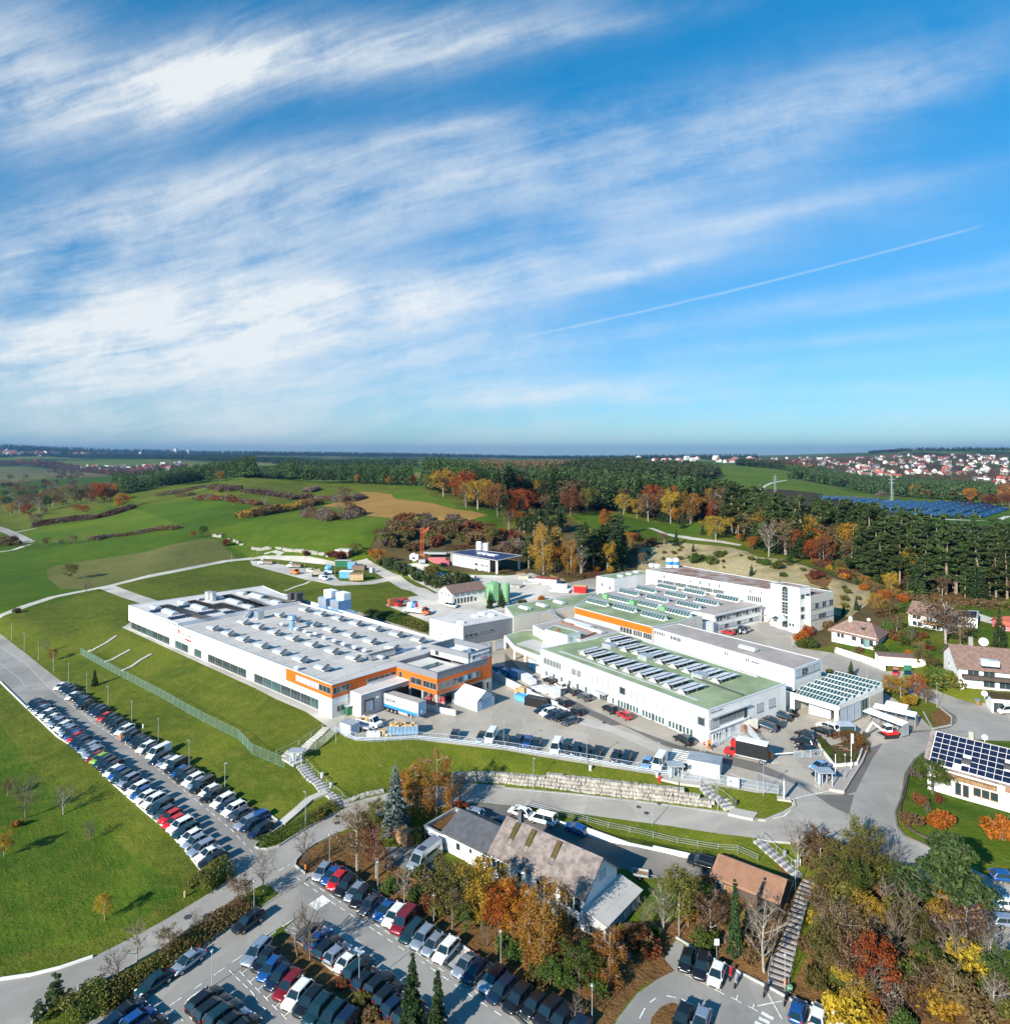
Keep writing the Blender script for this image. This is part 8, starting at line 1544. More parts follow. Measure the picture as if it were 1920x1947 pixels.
def car_meshes(kind):
 L,Wd,H,prof,w0,w1,r1,r0,belt=CARS[kind];w=Wd/2;mb=MB();n=len(prof);zb=.26
 for x,zt in prof:
  e=1.-.10*(abs(x)/(L/2)) ** 4;ww=w*e
  mb.v += [(x,-ww*.90,zb),(x,-ww,zb+.2),(x,-ww,min(zt,belt)-.10),(x,-ww*.90,zt),(x,ww*.90,zt),(x,ww,min(zt,belt)-.10),(x,ww,zb+.2),(x,ww*.90,zb)]
 for i in range(n-1):
  for k in range(8): mb.f.append((i*8+k,i*8+(k+1) % 8,(i+1)*8+(k+1) % 8,(i+1)*8+k));mb.m.append(0)
 mb.f += [tuple(range(8)),tuple(range(n*8-1,n*8-9,-1))];mb.m += [0,0]
 body=smooth_mesh(mb.mesh('body','paint_white'),1)
 ht=H-belt;tw=w*.71;bw=w*.89;zt=H-.05
 g_=MB();g_.add([(w0,-bw,belt-.05),(w1,-tw,zt),(r1,-tw,zt),(r0,-bw,belt-.05),(w0,bw,belt-.05),(w1,tw,zt),(r1,tw,zt),(r0,bw,belt-.05)],[(0,1,2,3),(7,6,5,4),(0,4,5,1),(3,2,6,7),(1,5,6,2)])
 rf=MB();d=.05;
 rf.add([(w1+d,-tw-d,zt-.03),(r1-d,-tw-d,zt-.03),(r1-d,tw+d,zt-.03),(w1+d,tw+d,zt-.03),(w1-.18,-tw+.10,H),(r1+.18,-tw+.10,H),(r1+.18,tw-.10,H),(w1-.18,tw-.10,H)],[(0,1,2,3),(4,5,6,7),(0,1,5,4),(1,2,6,5),(2,3,7,6),(3,0,4,7)])
 tr=MB()
 for sg in (-1,1):
  rf.tube([(w0+.02,sg*bw,belt-.03),(w1+.02,sg*(tw+.02),zt)],.035,4);rf.tube([(r0,sg*(bw+.01),belt),(r1-.02,sg*(tw+.01),zt)],.09 if kind in 'euh' else .06,4);m_=(w1+r1)/2+.1;rf.tube([(m_,sg*(bw+.005),belt-.02),(m_,sg*(tw+.005),zt)],.03,4)
  if kind in 'vm': rf.add([(m_-.1,sg*(bw+.02),belt-.06),(r0,sg*(bw+.02),belt-.06),(r1,sg*(tw+.02),zt),(m_-.1,sg*(tw+.02),zt)],[(0,1,2,3)]) if kind == 'v' else None
  rf.box(w0-.1,sg*(w+.02)-.08,belt-.02,w0+.08,sg*(w+.02)+.08,belt+.12)
 hl=MB();hl.box(L/2-.40,-.15,.02,L/2-.13,.15,.11);tl=MB();tl.box(.02,-.10,0,.14,.10,.2)
 wh=MB();c=12;
 ri=MB()
 for y0,y1,r_,q_ in ((-.11,.11,.33,wh),(-.125,.125,.21,ri)):
  v=[(r_*math.cos(6.283*k/c),y,r_*math.sin(6.283*k/c)) for y in (y0,y1) for k in range(c)];q_.add(v,[(k,(k+1) % c,c+(k+1) % c,c+k) for k in range(c)]+[tuple(range(c)),tuple(range(2*c-1,c-1,-1))])
 CM['rim']=ri.mesh('rim','metal')
 tr.box(L/2-.16,-w*.5,.34,L/2+.005,w*.5,.52);CM['t'+kind]=tr.mesh('front_bumper','rubber');tr=MB();tr.box(-L/2-.005,-w*.7,.34,-L/2+.14,w*.7,.50);CM['T'+kind]=tr.mesh('rear_bumper','rubber')
 pl=MB().box(-.01,-.26,0,.02,.26,.12)
 return body,g_.mesh('windows','car_glass'),rf.mesh('roof','paint_white'),hl.mesh('headlight','lamp_clear'),tl.mesh('taillight','lamp_red'),wh.mesh('wheel','rubber'),pl.mesh('number_plate','plate')
CM.update({k: car_meshes(k) for k in CARS});PM={}
KN={'h': 'hatchback','e': 'estate car','c': 'saloon car','u': 'off-road car','v': 'panel van','m': 'minibus'}
def colored(me,col):
 k=(me.name,col)
 if k not in PM: PM[k]=me.copy();PM[k].materials.clear();PM[k].materials.append(MATS['paint_'+PC[col][0].replace(' ','_')])
 return PM[k]
def car(kc,v,ang,label,group=None,sc=1.05):
 kind,col=kc;L,Wd,H,*_=CARS[kind];b,g_,rf,hl,tl,wh,pl=CM[kind];nx=Vector((math.cos(ang),math.sin(ang)))
 zf=h(v.x+nx.x*1.4,v.y+nx.y*1.4);zr=h(v.x-nx.x*1.4,v.y-nx.y*1.4);sx,sy=-nx.y,nx.x;zl_=h(v.x+sx*.8,v.y+sy*.8);zr_=h(v.x-sx*.8,v.y-sy*.8)
 t=thing('parked_car' if kind not in 'vm' else 'parked_van',label,'car' if kind not in 'vm' else 'van',(v.x,v.y,(zf+zr)/2+.04),ang,group);t.rotation_euler=(math.atan2(zl_-zr_,1.6),-math.atan2(zf-zr,2.8),ang);t.scale=(sc,sc,sc)
 inst('body',colored(b,col),t);inst('windows',g_,t);inst('roof',colored(rf,col) if random.random()>.12 or col == 'w' else colored(rf,'k'),t)
 for sg in (-1,1):
  inst('headlight',hl,t,(.02-(.12 if kind != 'v' else .1),sg*Wd*.34,.62 if kind not in 'uvm' else .72));inst('taillight',tl,t,(-L/2+.03,sg*Wd*.37,.72 if kind not in 'uvm' else .85))
  for x in (L*.31,-L*.29): inst('rim',CM['rim'],inst('wheel',wh,t,(x,sg*(Wd/2-.10),.33)))
 inst('front_bumper',CM['t'+kind],t);inst('rear_bumper',CM['T'+kind],t);inst('number_plate',pl,t,(L/2-.06,0,.42));return t
def heading(tile,x,y,dx,dy):
 a,b=GP('%s %g,%g %g,%g' % (tile,x-dx/2,y-dy/2,x+dx/2,y+dy/2));return math.atan2(b.y-a.y,b.x-a.x)
def ordi(n): return '%d%s' % (n,'th' if 10 <= n % 100 <= 20 else {1: 'st',2: 'nd',3: 'rd'}.get(n % 10,'th'))
def row(spec,dirv,where,group,flip=False,up=.65,sc=.96,start=1,jit=.05):
 """spec 'tile x,y,kc x,y,kc'; dirv = photo direction front->rear reversed"""
 t='A1';n=start-1
 for w in spec.split():
  if ',' not in w: t=w;continue
  x,y,kc=w.split(',');x,y=float(x),float(y);n += 1;px,py=P('%s %g,%g' % (t,x,y))[0];v=G(px,py,up);u=(px-CXP)/FPX;Y=v.y;a=heading(t,x,y,*dirv)+(math.pi if flip else 0)+random.uniform(-jit,jit)
  wf=where.split(' counted from ');car(kc,Vector((v.x,v.y,0)),a,'%s %s, %s from %s, %s' % (PC[kc[1]][0],KN[kc[0]],ordi(n),wf[1] if len(wf)>1 else 'left',wf[0]),group,sc*random.uniform(.97,1.03))
# long car park, kerbside row
ks='hechuehhcehuhech';A1c='nnnsnwtwssnwssnb';sp_=[]
for i in range(16): f=i/16;sp_.append('%d,%d,%s%s' % (256+f*(575-256),940+f*(1202-940),ks[i],A1c[i]))
row('B1 '+' '.join(sp_)+' C1 568,128,hr 590,152,en 618,172,un 642,195,hn 672,208,es 690,228,hs 705,248,us 722,275,hR 752,288,hL 782,308,et 815,332,uk 850,352,en 858,382,hw 890,400,hb 925,430,ut 968,450,es 1000,482,hk 1036,515,ew 1066,545,hb 1096,578,hw 1158,608,uw 1212,652,et 1244,695,hg 1284,725,hr 1316,765,hr 1362,793,uw 1402,830,et 1436,877,hw 1470,915,hs 1520,962,es 1574,1000,cw 1608,1052,ek',(-105,55),'kerbside row of the long car park counted from far','cars in the kerbside row of the long car park')
row('B1 458,815,hw 492,828,hk 522,842,en 545,858,hn 548,888,hw 585,895,ek 610,915,hk 628,932,un 645,955,ek 692,980,hk 730,997,en 755,1012,en 790,1046,hr 835,1062,ek 850,1085,hk 882,1103,uk 912,1130,en 940,1145,ew C1 990,125,en 1030,146,hn 1055,162,hk 1080,178,ek 1103,205,uw 1140,220,hk 1200,245,vw 1198,290,en 1248,310,hs 1296,322,ew 1332,350,mk 1358,385,hb 1388,405,uk 1418,428,ek 1458,450,uw 1488,478,hs 1532,496,mk 1582,530,hw 1602,565,ek 1680,605,ew 1712,642,hn 1765,670,uw 1808,705,cg 1862,768,es C2 -10,790,hn 28,742,eb 62,830,en',(-105,55),'grass side row of the long car park counted from far','cars in the grass side row of the long car park')
row('D2 525,40,hs 600,64,cb 637,108,hr 703,148,ek 775,198,hs 815,240,uk 880,288,cg 1005,330,cb 1070,378,uw 1145,420,mR 1205,495,et 1285,545,us 1362,595,hs 1462,640,uw 1605,742,cs 1678,792,hn 1812,860,us 1880,935,en D3 95,1000,ek 220,1050,hk 330,1105,uk 420,1172,ek 540,1230,hn',(-105,115),'upper row of the lower car park counted from junction','cars in the upper row of the lower car park')
row('D2 432,490,hn 500,540,cb 572,612,ek 646,654,hs 730,708,cw 802,770,et 862,850,hk 960,890,uk 1030,962,ek 1085,1045,hn 1180,1100,ek 1250,1160,hn',(105,-95),'middle row of the lower car park counted from left','cars in the middle row of the lower car park')
row('D2 30,650,es 98,708,hk 132,775,hb 200,840,hn 275,902,eR 340,975,uw 428,1025,ek 495,1088,ut 590,1140,et 680,1200,en',(-100,110),'row before the planted strip counted from left','cars in the row before the planted strip')
row('D1 1545,1005,ek 1612,1068,ek 1692,1118,ut D1 1770,1165,hs D2 -60,1215,hk',(120,-95),'lowest row by the lamp island counted from left','cars in the lowest row by the lamp island');row('D1 965,1092,hk 1042,1150,hb 880,1180,en 1130,1215,hk',(125,-90),'bottom left corner row','cars at the bottom left corner')
row('D1 1418,715,cs 1165,877,ct 1875,418,ek',(-150,105),'strip along the hedge counted from middle','cars along the hedge strip');row('D3 1370,712,hk 1487,757,ek 1597,817,hw',(-40,125),'short row below the barn counted from left','cars in the short row below the barn');row('D3 1340,1150,hk 1480,1180,hs',(-40,120),'bottom island row counted from left','cars behind the bottom island');row('D4 305,1088,hb 462,1125,hw 625,1165,ew',(25,-120),'bottom right row counted from the stairway','cars right of the timber stairway');row('D4 1885,85,hb 1905,290,hw 1895,420,hs',(100,10),'right frame edge group counted from top','cars at the right frame edge')
FR='row along the front yard fence counted from left';row('C2 1525,115,hn 1725,128,hs 1802,125,vw 1878,150,hk C3 -10,160,hk 97,163,en 167,163,hb 238,177,hn 390,207,vw 460,215,hk 535,225,un 610,240,hn 690,250,ek 835,272,hk 913,285,en 1070,322,hB 1168,320,vw',(-25,48),FR,'cars along the front yard fence',sc=.98)
row('B3 335,768,ek 420,808,hw 510,853,ek 598,893,eg',(-60,-32),'lane beside the green roofed works counted from far','cars beside the green roofed works',sc=.98);row('B3 430,935,ek 540,1003,hk 790,985,uk 900,1030,hr C3 1345,145,uk',(-60,-32),'front of the long works lane counted from far','cars before the long works lane',sc=1.)
row('B3 290,990,en 330,1012,uw 372,1030,en 430,1045,uk 488,1078,hg B2 1835,690,eb 1890,705,hs B3 20,722,hn',(-100,28),'short yard row behind the skips counted from far','cars in the short yard row',sc=.98)
row('B4 215,1003,ck 165,1032,ek 98,1078,ek 48,1108,eg B4 530,1122,uw C4 490,80,ek 365,112,uk 340,163,uk 368,213,ck',(-75,-28),'entrance court counted from the office','cars in the entrance court',sc=1.02);row('C4 470,342,cB 490,395,ek',(-90,25),'bay by the gate shelter counted from far','cars by the gate shelter')
row('B3 1682,405,er 1738,400,hk 1768,396,es 1795,382,ms',(-75,-14),'courtyard row counted from left','cars in the courtyard',sc=.95);row('B4 1045,705,hr',(-10,25),'lane by the garden garage',None,sc=.9);row('B4 1140,725,mG',(5,30),'lane by the garden garage',None,sc=1.1,start=2);row('B4 1895,995,vw',(-50,8),'garage forecourt at the right edge',None)
row('C2 1670,695,hs 1860,770,en C3 110,688,hw 290,745,mw 535,815,hb 1490,1065,ek',(-70,-22),'forecourt behind the old house counted from left','cars in the forecourt',sc=.98);row('B2 540,0,vw 440,-55,vw B2 1500,205,mw A2 1220,950,mw',(60,10),'far yards counted from left','vans in the far yards');
# special vehicles -------------------------------------------------
def veh(name,label,cat,s,dirv,up=0.):
 w=s.split();x,y=map(float,w[1].split(','));v=GP(s)[0];return thing(name,label,cat,(v.x,v.y,h(v.x,v.y)+.02),heading(w[0],x,y,*dirv))
def L(mb,name,mats,t,loc=None):
 o=mb.build(name,mats,t,local=True)
 if loc: o.location=loc
 return o
def wheels(t,xs,w,r=.45):
 wm=MB();c=12
 for y0,y1,r_,mi in ((-.14,.14,r,0),(-.155,.155,r*.5,1)):
  v=[(r_*math.cos(6.283*k/c),y,r_*math.sin(6.283*k/c)) for y in (y0,y1) for k in range(c)];wm.add(v,[(k,(k+1) % c,c+(k+1) % c,c+k) for k in range(c)]+[tuple(range(c)),tuple(range(2*c-1,c-1,-1))],mi)
 me=wm.mesh('wheel',['rubber','metal'])
 for x in xs:
  for sg in (-1,1): inst('wheel',me,t,(x,sg*w,r))
def text_on(t,txt,size,m,loc,rz,name='lettering',bold=.0):
 cu=bpy.data.curves.new(name,'FONT');cu.body=txt;cu.size=size;cu.extrude=.01;cu.align_x='CENTER';cu.offset=bold;cu.resolution_u=2;o=bpy.data.objects.new(name,cu);COL.objects.link(o);bpy.context.view_layer.update();me=bpy.data.meshes.new_from_object(o) if txt[0] != '#' else glyphs(int(txt[1:]),size);bpy.data.objects.remove(o);me.materials.clear();me.materials.append(MATS[m])
 o=bpy.data.objects.new(name,me);COL.objects.link(o);o.parent=t;o.location=loc;o.rotation_euler=(R(90),0,rz);return o
# semi trailer at the dock
p0,p1=W(733,1353,0),W(795,1372.5,0);d=Vector((p1.x-p0.x,p1.y-p0.y)).normalized();cc=Vector((p1.x,p1.y))-d*5.2+Vector((-d.y,d.x))*(1.25 if d.x>0 else -1.25)
t=thing('semi_trailer','white box trailer with blue skirt and NASSAU lettering parked at the dock','trailer',(cc.x,cc.y,.02),math.atan2(d.y,d.x));mb=MB();mb.box(-5.2,-1.27,1.15,5.2,1.27,3.95);L(mb,'box','pvc_white',t);mb=MB();mb.box(-5.22,-1.29,1.1,5.15,1.29,1.75);L(mb,'skirt_band','blue',t)
mb=MB();mb.box(5.2,-1.25,1.1,5.25,1.25,3.9);mb.box(5.25,-.5,1.6,5.6,.5,2.4);L(mb,'front_wall','unit_blue',t);mb=MB();mb.box(-5.2,-1.2,3.95,5.2,1.2,4.0);mb.box(-1.8,-1.1,4.,-1.2,1.1,4.03);L(mb,'roof','roof_taupe',t);wheels(t,(-4.2,-3.,-1.8),1.05,.5);mb=MB();mb.box(2.6,-1.0,0,2.85,-.8,1.15);mb.box(2.6,.8,0,2.85,1.0,1.15);mb.box(-.9,-1.2,.45,2.,-1.1,.95);L(mb,'landing_gear','galv',t)
text_on(t,'NASSAU',1.05,'black',(-3.0,-1.34,2.5),0,bold=.02);text_on(t,'#16',.4,'unit_blue',(1.1,-1.33,3.15),0);text_on(t,'#9',.4,'red',(1.0,-1.33,2.6),0);mb=MB()
for k in range(20): a=k*.314;mb.bar((4.2+.45*math.cos(a),-1.32,2.7+.45*math.sin(a)),(4.2+.45*math.cos(a+.314),-1.32,2.7+.45*math.sin(a+.314)),.06,.08)
L(mb,'emblem','red',t)
def truck(label,s,dirv,cab,box,boxm,roofm,Lb=5.2,hb_=2.4,z=1.0,sc=1.):
 t=veh('box_truck',label,'truck',s,dirv);t.scale=(sc,sc,sc);mb=MB();x0=Lb/2-.6
 mb.add([(x0,-1.,.5),(x0+2.1,-1.,.5),(x0+2.1,-.95,1.15),(x0+1.35,-.95,1.35),(x0+.7,-.85,2.25),(x0,-.85,2.35),(x0,1.,.5),(x0+2.1,1.,.5),(x0+2.1,.95,1.15),(x0+1.35,.95,1.35),(x0+.7,.85,2.25),(x0,.85,2.35)],[(0,1,2,3,4,5),(11,10,9,8,7,6),(0,6,7,1),(1,7,8,2),(2,8,9,3),(4,10,11,5),(5,11,6,0)]);mb.box(x0-.1,-.8,2.35,x0+.9,.8,3.1) if box else None
 L(mb,'cab',cab,t);mb=MB();mb.add([(x0+1.36,-.88,1.38),(x0+.73,-.8,2.2),(x0+.73,.8,2.2),(x0+1.36,.88,1.38)],[(0,1,2,3)])
 for sg in (-1,1): mb.add([(x0+1.2,sg*.965,1.4),(x0+.66,sg*.88,2.15),(x0+.12,sg*.88,2.15),(x0+.12,sg*.965,1.4)],[(0,1,2,3)])
 L(mb,'windows','car_glass',t);mb=MB();mb.box(-Lb/2-.6,-1.05,.7,x0+.1,1.05,.95);L(mb,'chassis','galv',t)
 if box: mb=MB();mb.box(-Lb/2-.7,-1.15,z,x0-.12,1.15,z+hb_);L(mb,'cargo_box',boxm,t);mb=MB();mb.box(-Lb/2-.75,-1.2,z+hb_,x0-.1,1.2,z+hb_+.08);L(mb,'roof',roofm,t)
 else:
  mb=MB();mb.box(-Lb/2-.6,-1.1,.95,x0-.1,-1.04,1.4);mb.box(-Lb/2-.6,1.04,.95,x0-.1,1.1,1.4);mb.box(-Lb/2-.6,-1.1,.95,-Lb/2-.54,1.1,1.4);mb.box(-Lb/2-.6,-1.1,.94,x0-.1,1.1,1.0);L(mb,'load_bed',boxm,t);mb=MB();rs=random.Random(4)
  for k in range(9): x=rs.uniform(-Lb/2-.3,x0-.6);y=rs.uniform(-.7,.7);mb.box(x-.4,y-.3,1.,x+.4,y+.3,rs.uniform(1.3,1.9))
  L(mb,'load',roofm,t)
 wheels(t,(x0+1.15,-Lb/2+.3),.92,.42);return t
truck('red truck with dark tarpaulin box and white roof leaving the yard','C4 -70,295',(-100,-24),'red',True,'black','pvc_white',5.6,2.6);truck('white flatbed truck loaded with cardboard near the dock annex','B2 870,1112',(55,14),'pvc_white',False,'pvc_white','card',3.6)
truck('red tractor truck on the gravel yard','B2 1150,205',(-50,10),'red',False,'galv','galv',4.2,sc=1.1);truck('yellow and white concrete mixer truck in the gravel yard','B2 1230,268',(60,6),'crane_red',False,'pvc_white','pvc_white',6.5,sc=1.2);truck('orange municipal truck in the container yard','A2 318,1078',(30,5),'signal_orange',False,'signal_orange','signal_orange',2.5,sc=1.1);truck('tipper truck with brown load at the far container yard','A2 110,1005',(-30,0),'pvc_white',False,'wood','tile_brown',4.5,sc=1.2);truck('second tipper truck with rusty bed in the container yard','A2 325,1030',(-30,0),'pvc_white',False,'wood','tile_brown',4.,sc=1.2)
t=veh('mixer_drum','red white and blue striped mixer drum on the yellow mixer truck','drum','B2 1205,255',(60,6));mb=MB();pp=[(-2.2,.45),(-1.6,1.),(.2,1.25),(1.6,.9),(2.3,.4)]
for i in range(4): (x0,r0_),(x1,r1_)=pp[i],pp[i+1];mb.tube([(x0,0,2.6),(x1,0,2.6)],[r0_,r1_],12,i % 3)
L(mb,'drum',['red','pvc_white','blue'],t)
t=veh('blue_mixer','small blue concrete mixer drum beside the white vans','mixer','A2 572,1078',(20,0));mb=MB();mb.tube([(-1.5,0,2.6),(0,0,3.),(1.6,0,3.4)],[.7,1.5,.6],10,0);mb.box(-1.8,-1,.4,1.8,1,1.6,1);L(mb,'drum',['sky_blue','pvc_white'],t);wheels(t,(-1.2,1.2),1.,.5)
# motorhome / long silver van
t=veh('camper_van','long silver grey high roof van beside the board fence','van','C2 1300,1080',(-100,95));mb=MB();xs=[(3.3,.55,1.),(3.1,1.05,.97),(2.4,1.35,.95),(1.8,2.35,.86),(1.3,2.65,.84),(-3.1,2.7,.84),(-3.3,.55,1.)]
for x,z,s_ in xs: mb.v += [(x,-1.03,.45),(x,-1.03,min(z,1.6)),(x,-1.03*s_,z),(x,1.03*s_,z),(x,1.03,min(z,1.6)),(x,1.03,.45)]
for i in range(6):
 for k in range(6): mb.f.append((i*6+k,i*6+(k+1) % 6,(i+1)*6+(k+1) % 6,(i+1)*6+k));mb.m.append(0)
mb.f += [tuple(range(6)),tuple(range(41,35,-1))];mb.m += [0,0];L(mb,'body','paint_silver',t);mb=MB();mb.add([(2.45,-.85,1.38),(1.85,-.78,2.3),(1.85,.78,2.3),(2.45,.85,1.38)],[(0,1,2,3)])
for v in range(4): mb.v[v]=(mb.v[v][0]+.03,mb.v[v][1],mb.v[v][2]+.02)
mb.box(.2,-.5,2.66,1.2,.5,2.74)
for sg in (-1,1): mb.box(1.2,sg*1.035-.01,1.45,2.2,sg*1.035+.01,1.95);mb.box(-2.6,sg*1.04-.01,1.5,.8,sg*1.04+.01,1.95)
L(mb,'windows','car_glass',t);wheels(t,(2.2,-2.1),.95,.38)
# trailers, skips, boxes
def boxthing(name,label,cat,s,dirv,parts,wh=None):
 t=veh(name,label,cat,s,dirv)
 for nm,m,bx in parts:
  mb=MB()
  for b in bx: mb.box(*b)
  L(mb,nm,m,t)
 if wh: wheels(t,*wh)
 return t
def skip(label,s,dirv,Lx,Wy,hh,m,lid=None):
 w=.06;parts=[('container',m,[(-Lx,-Wy,.15,Lx,-Wy+w,hh),(-Lx,Wy-w,.15,Lx,Wy,hh),(-Lx,-Wy,.15,-Lx+w,Wy,hh),(Lx-w,-Wy,.15,Lx,Wy,hh),(-Lx,-Wy,.15,Lx,Wy,.25)]+[(-Lx+Lx*2*k/8-.05,sg*Wy-.09,.15,-Lx+Lx*2*k/8+.05,sg*Wy+.09,hh) for k in range(9) for sg in (-1,1)])]
 if lid: parts.append(('content' if lid == 'card' else 'lid',lid,[(-Lx+.1,-Wy+.1,hh-.5,Lx-.1,Wy-.1,hh-.15)]+([(random.uniform(-Lx+.5,Lx-.6),random.uniform(-Wy+.3,Wy-.5),hh-.2,0,0,0)][:0])));
 t=boxthing('skip_container',label,'skip',s,dirv,parts)
 if lid == 'card':
  mb=MB();rs=random.Random(9)
  for k in range(26): x,y,q,w_=rs.uniform(-Lx+.4,Lx-.4),rs.uniform(-Wy+.3,Wy-.3),rs.uniform(.15,.45),rs.uniform(.15,.5);mb.box(x-w_,y-q,hh-.3,x+w_,y+q,hh+rs.uniform(.0,.5))
  L(mb,'cardboard','card',t)
 return t
skip('long blue skip heaped with cardboard by the yard fence','C2 1137,100',(100,-2),3.1,1.2,1.9,'unit_blue','card');boxthing('storage_box','white steel storage box near the yard corner','container','C2 735,90',(80,30),[('body','pvc_white',[(-1.6,-1.2,.1,1.6,1.2,2.1)]),('roof','galv',[(-1.7,-1.3,2.1,1.7,1.3,2.18)]),('rib','pvc_grey',[(-1.62+.4*k,-1.23,.1,-1.56+.4*k,1.23,2.08) for k in range(9)])])
boxthing('flat_trailer','low grey trailer behind the white storage box','trailer','C2 838,70',(60,12),[('bed','galv',[(-1.9,-.9,.6,1.9,.9,.7),(-1.9,-.9,.7,1.9,-.85,1.),(-1.9,.85,.7,1.9,.9,1.)]),('drawbar','galv',[(1.9,-.05,.55,3.,.05,.65)])],((-.3,.4),.85,.3))
for i,x in enumerate((880,912,948)): boxthing('big_bag','white bulk bag by the fence, %s of three' % ('left','middle','right')[i],'bulk bag','C2 %d,118' % x,(10,0),[('bag','pvc_white',[(-.42,-.42,0,.42,.42,.85),(-.3,-.3,.85,.3,.3,.98)]),('loop','blue',[(-.42,-.42,.85,-.36,-.36,1.1),(.36,-.42,.85,.42,-.36,1.1),(-.42,.36,.85,-.36,.42,1.1),(.36,.36,.85,.42,.42,1.1)])])
boxthing('pallet_pile','messy brown pallet pile beside the blue skip','pallets','C2 985,105',(10,3),[('board','card',[(-.9+.1*k,-.6,.0+.22*k,.5+.15*k,.7,.16+.22*k) for k in range(5)]+[(.9,-.4,0,1.6,.5,.4),(1.8,0,0,2.3,.5,.3)])])
boxthing('pallet_pile','tall brown pallet stack near the two blue skips','pallets','B3 140,880',(10,3),[('board','card',[(-1.,-.7,.0+.25*k,.8,.7,.18+.25*k) for k in range(8)]+[(-2.4,-.6,.25*k,-1.2,.6,.18+.25*k) for k in range(5)])])
skip('first light blue skip in front of the concrete ramp wall','B3 130,925',(60,20),1.6,1.,1.5,'sky_blue','sky_blue');skip('second light blue skip right of the first','B3 178,940',(60,20),1.4,1.,1.4,'sky_blue','sky_blue');skip('black skip right of the light blue ones','B3 240,965',(100,20),2.6,1.1,2.0,'black','metal_dark');skip('pale blue skip near the covered passage','B3 85,745',(60,20),1.8,1.,1.9,'unit_blue','pvc_grey');skip('dark blue skip left of the pale blue one','B3 20,730',(60,20),1.8,1.,1.5,'blue','metal_dark')
for i,(s_,L_b,hh) in enumerate((('B3 222,680',1.6,2.4),('B3 265,712',1.3,1.6),('B3 185,790',1.8,1.3),('B3 165,770',1.2,1.5),('B3 300,860',1.3,1.5),('B3 245,850',1.2,.9),('B3 375,893',1.1,2.1),('B4 1130,1040',.1,.1))[:7]):
 boxthing('ibc_stack','pale blue white liquid container stack %s' % ('tallest by the passage','right of the tallest stack','on the ramp by the wall','behind the ramp stacks','middle of the ramp','low beside the wall','single at the ramp end')[i],'container',s_,(40,20),[('tank','pvc_grey',[(-L_b,-.9,.12,L_b,.9,hh)]),('cage','pvc_white',[(-L_b-.03+L_b*2*k/6,-.94,.1,-L_b+.03+L_b*2*k/6,.94,hh+.02) for k in range(7)])])
mb=MB();p=[W(x,y,0) for x,y in P('B2 1800,740 1905,800 B3 200,900 400,985 560,1060')]
for i in range(len(p)-1): a,b=p[i],p[i+1];hh=(1.6,1.6,1.3,.8)[i];mb.bar((a.x,a.y,hh/2),(b.x,b.y,hh/2),.3,hh+.4)
tag(mb.build('ramp_wall','concrete_wall'),'long pale concrete ramp wall descending between yard and works lane','wall')
# gate house
a,b,c=W(1307,1471.5,0),W(1368,1483.5,0),W(1371,1450,0);A2,B2=Vector(a[:2]),Vector(b[:2]);n_=-nrm(A2,B2)*3.6;gh_=thing('gate_container','white gate container with ribbed pale roof behind the turnstile','cabin',(*A2,0));MB().prism([tuple(A2),tuple(B2),tuple(B2+n_),tuple(A2+n_)],-.5,2.6).build('wall','white_wall',gh_);mb=MB();q=inset([tuple(A2),tuple(B2),tuple(B2+n_),tuple(A2+n_)],-.12);mb.prism(q,2.6,2.68)
for k in range(24): f=(k+.5)/24;p0=lerp(Vector(q[0]),Vector(q[1]),f);p1=lerp(Vector(q[3]),Vector(q[2]),f);mb.bar((*p0,2.70),(*p1,2.70),.10,.06)
mb.build('roof','galv',gh_);wins(gh_,A2,B2,.04,.14,1.4,1.8,1,'g')
boxthing('info_board','pale blue information board on the yard fence','sign','C3 1722,515',(60,12),[('board','sky_blue' if 0 else 'fence_white',[(-1.,-.05,.3,1.,.05,1.9)]),('leg','galv',[(-.9,.05,0,-.8,.12,1.7),(.8,.05,0,.9,.12,1.7)])])
t,v=thing_at('sign_stele','slim dark grey company stele on the grass island tip','sign','C4 200,600');boxat('base','concrete',t,v,(1,-.3),2.2,1.2,v.z,v.z+.3);boxat('panel','wall_grey',t,v,(.4,.9),.9,.3,v.z+.3,v.z+3.4);boxat('emblem','orange',t,v,(.4,.9),.6,.33,v.z+2.7,v.z+3.1)
for s_,lab,hh in (('C4 707,365','white company flag pole on the pink paving',6.6),('C4 588,465','short bare flag pole left of the company flag',5.),('C4 1600,40','',0)):
 if not lab: continue
 t,v=thing_at('flag_pole',lab,'flag pole',s_);mb=MB();mb.cyl(v.x,v.y,v.z,v.z+hh,.07,.05,6);mb.build('pole','pvc_white',t)
 if hh>6: MB().box(v.x,v.y-.02,v.z+hh-1.9,v.x+.45,v.y+.02,v.z+hh-.1).build('flag','pvc_grey',t)
t,v=thing_at('banner_pillar','red white banner pillar at the corner of the sawtooth hall','sign','B4 600,1128');boxat('panel','pvc_white',t,v,(1,0),.5,.3,v.z,v.z+4.4);boxat('stripe','red',t,v,(1,0),.2,.34,v.z+2.5,v.z+4.3)
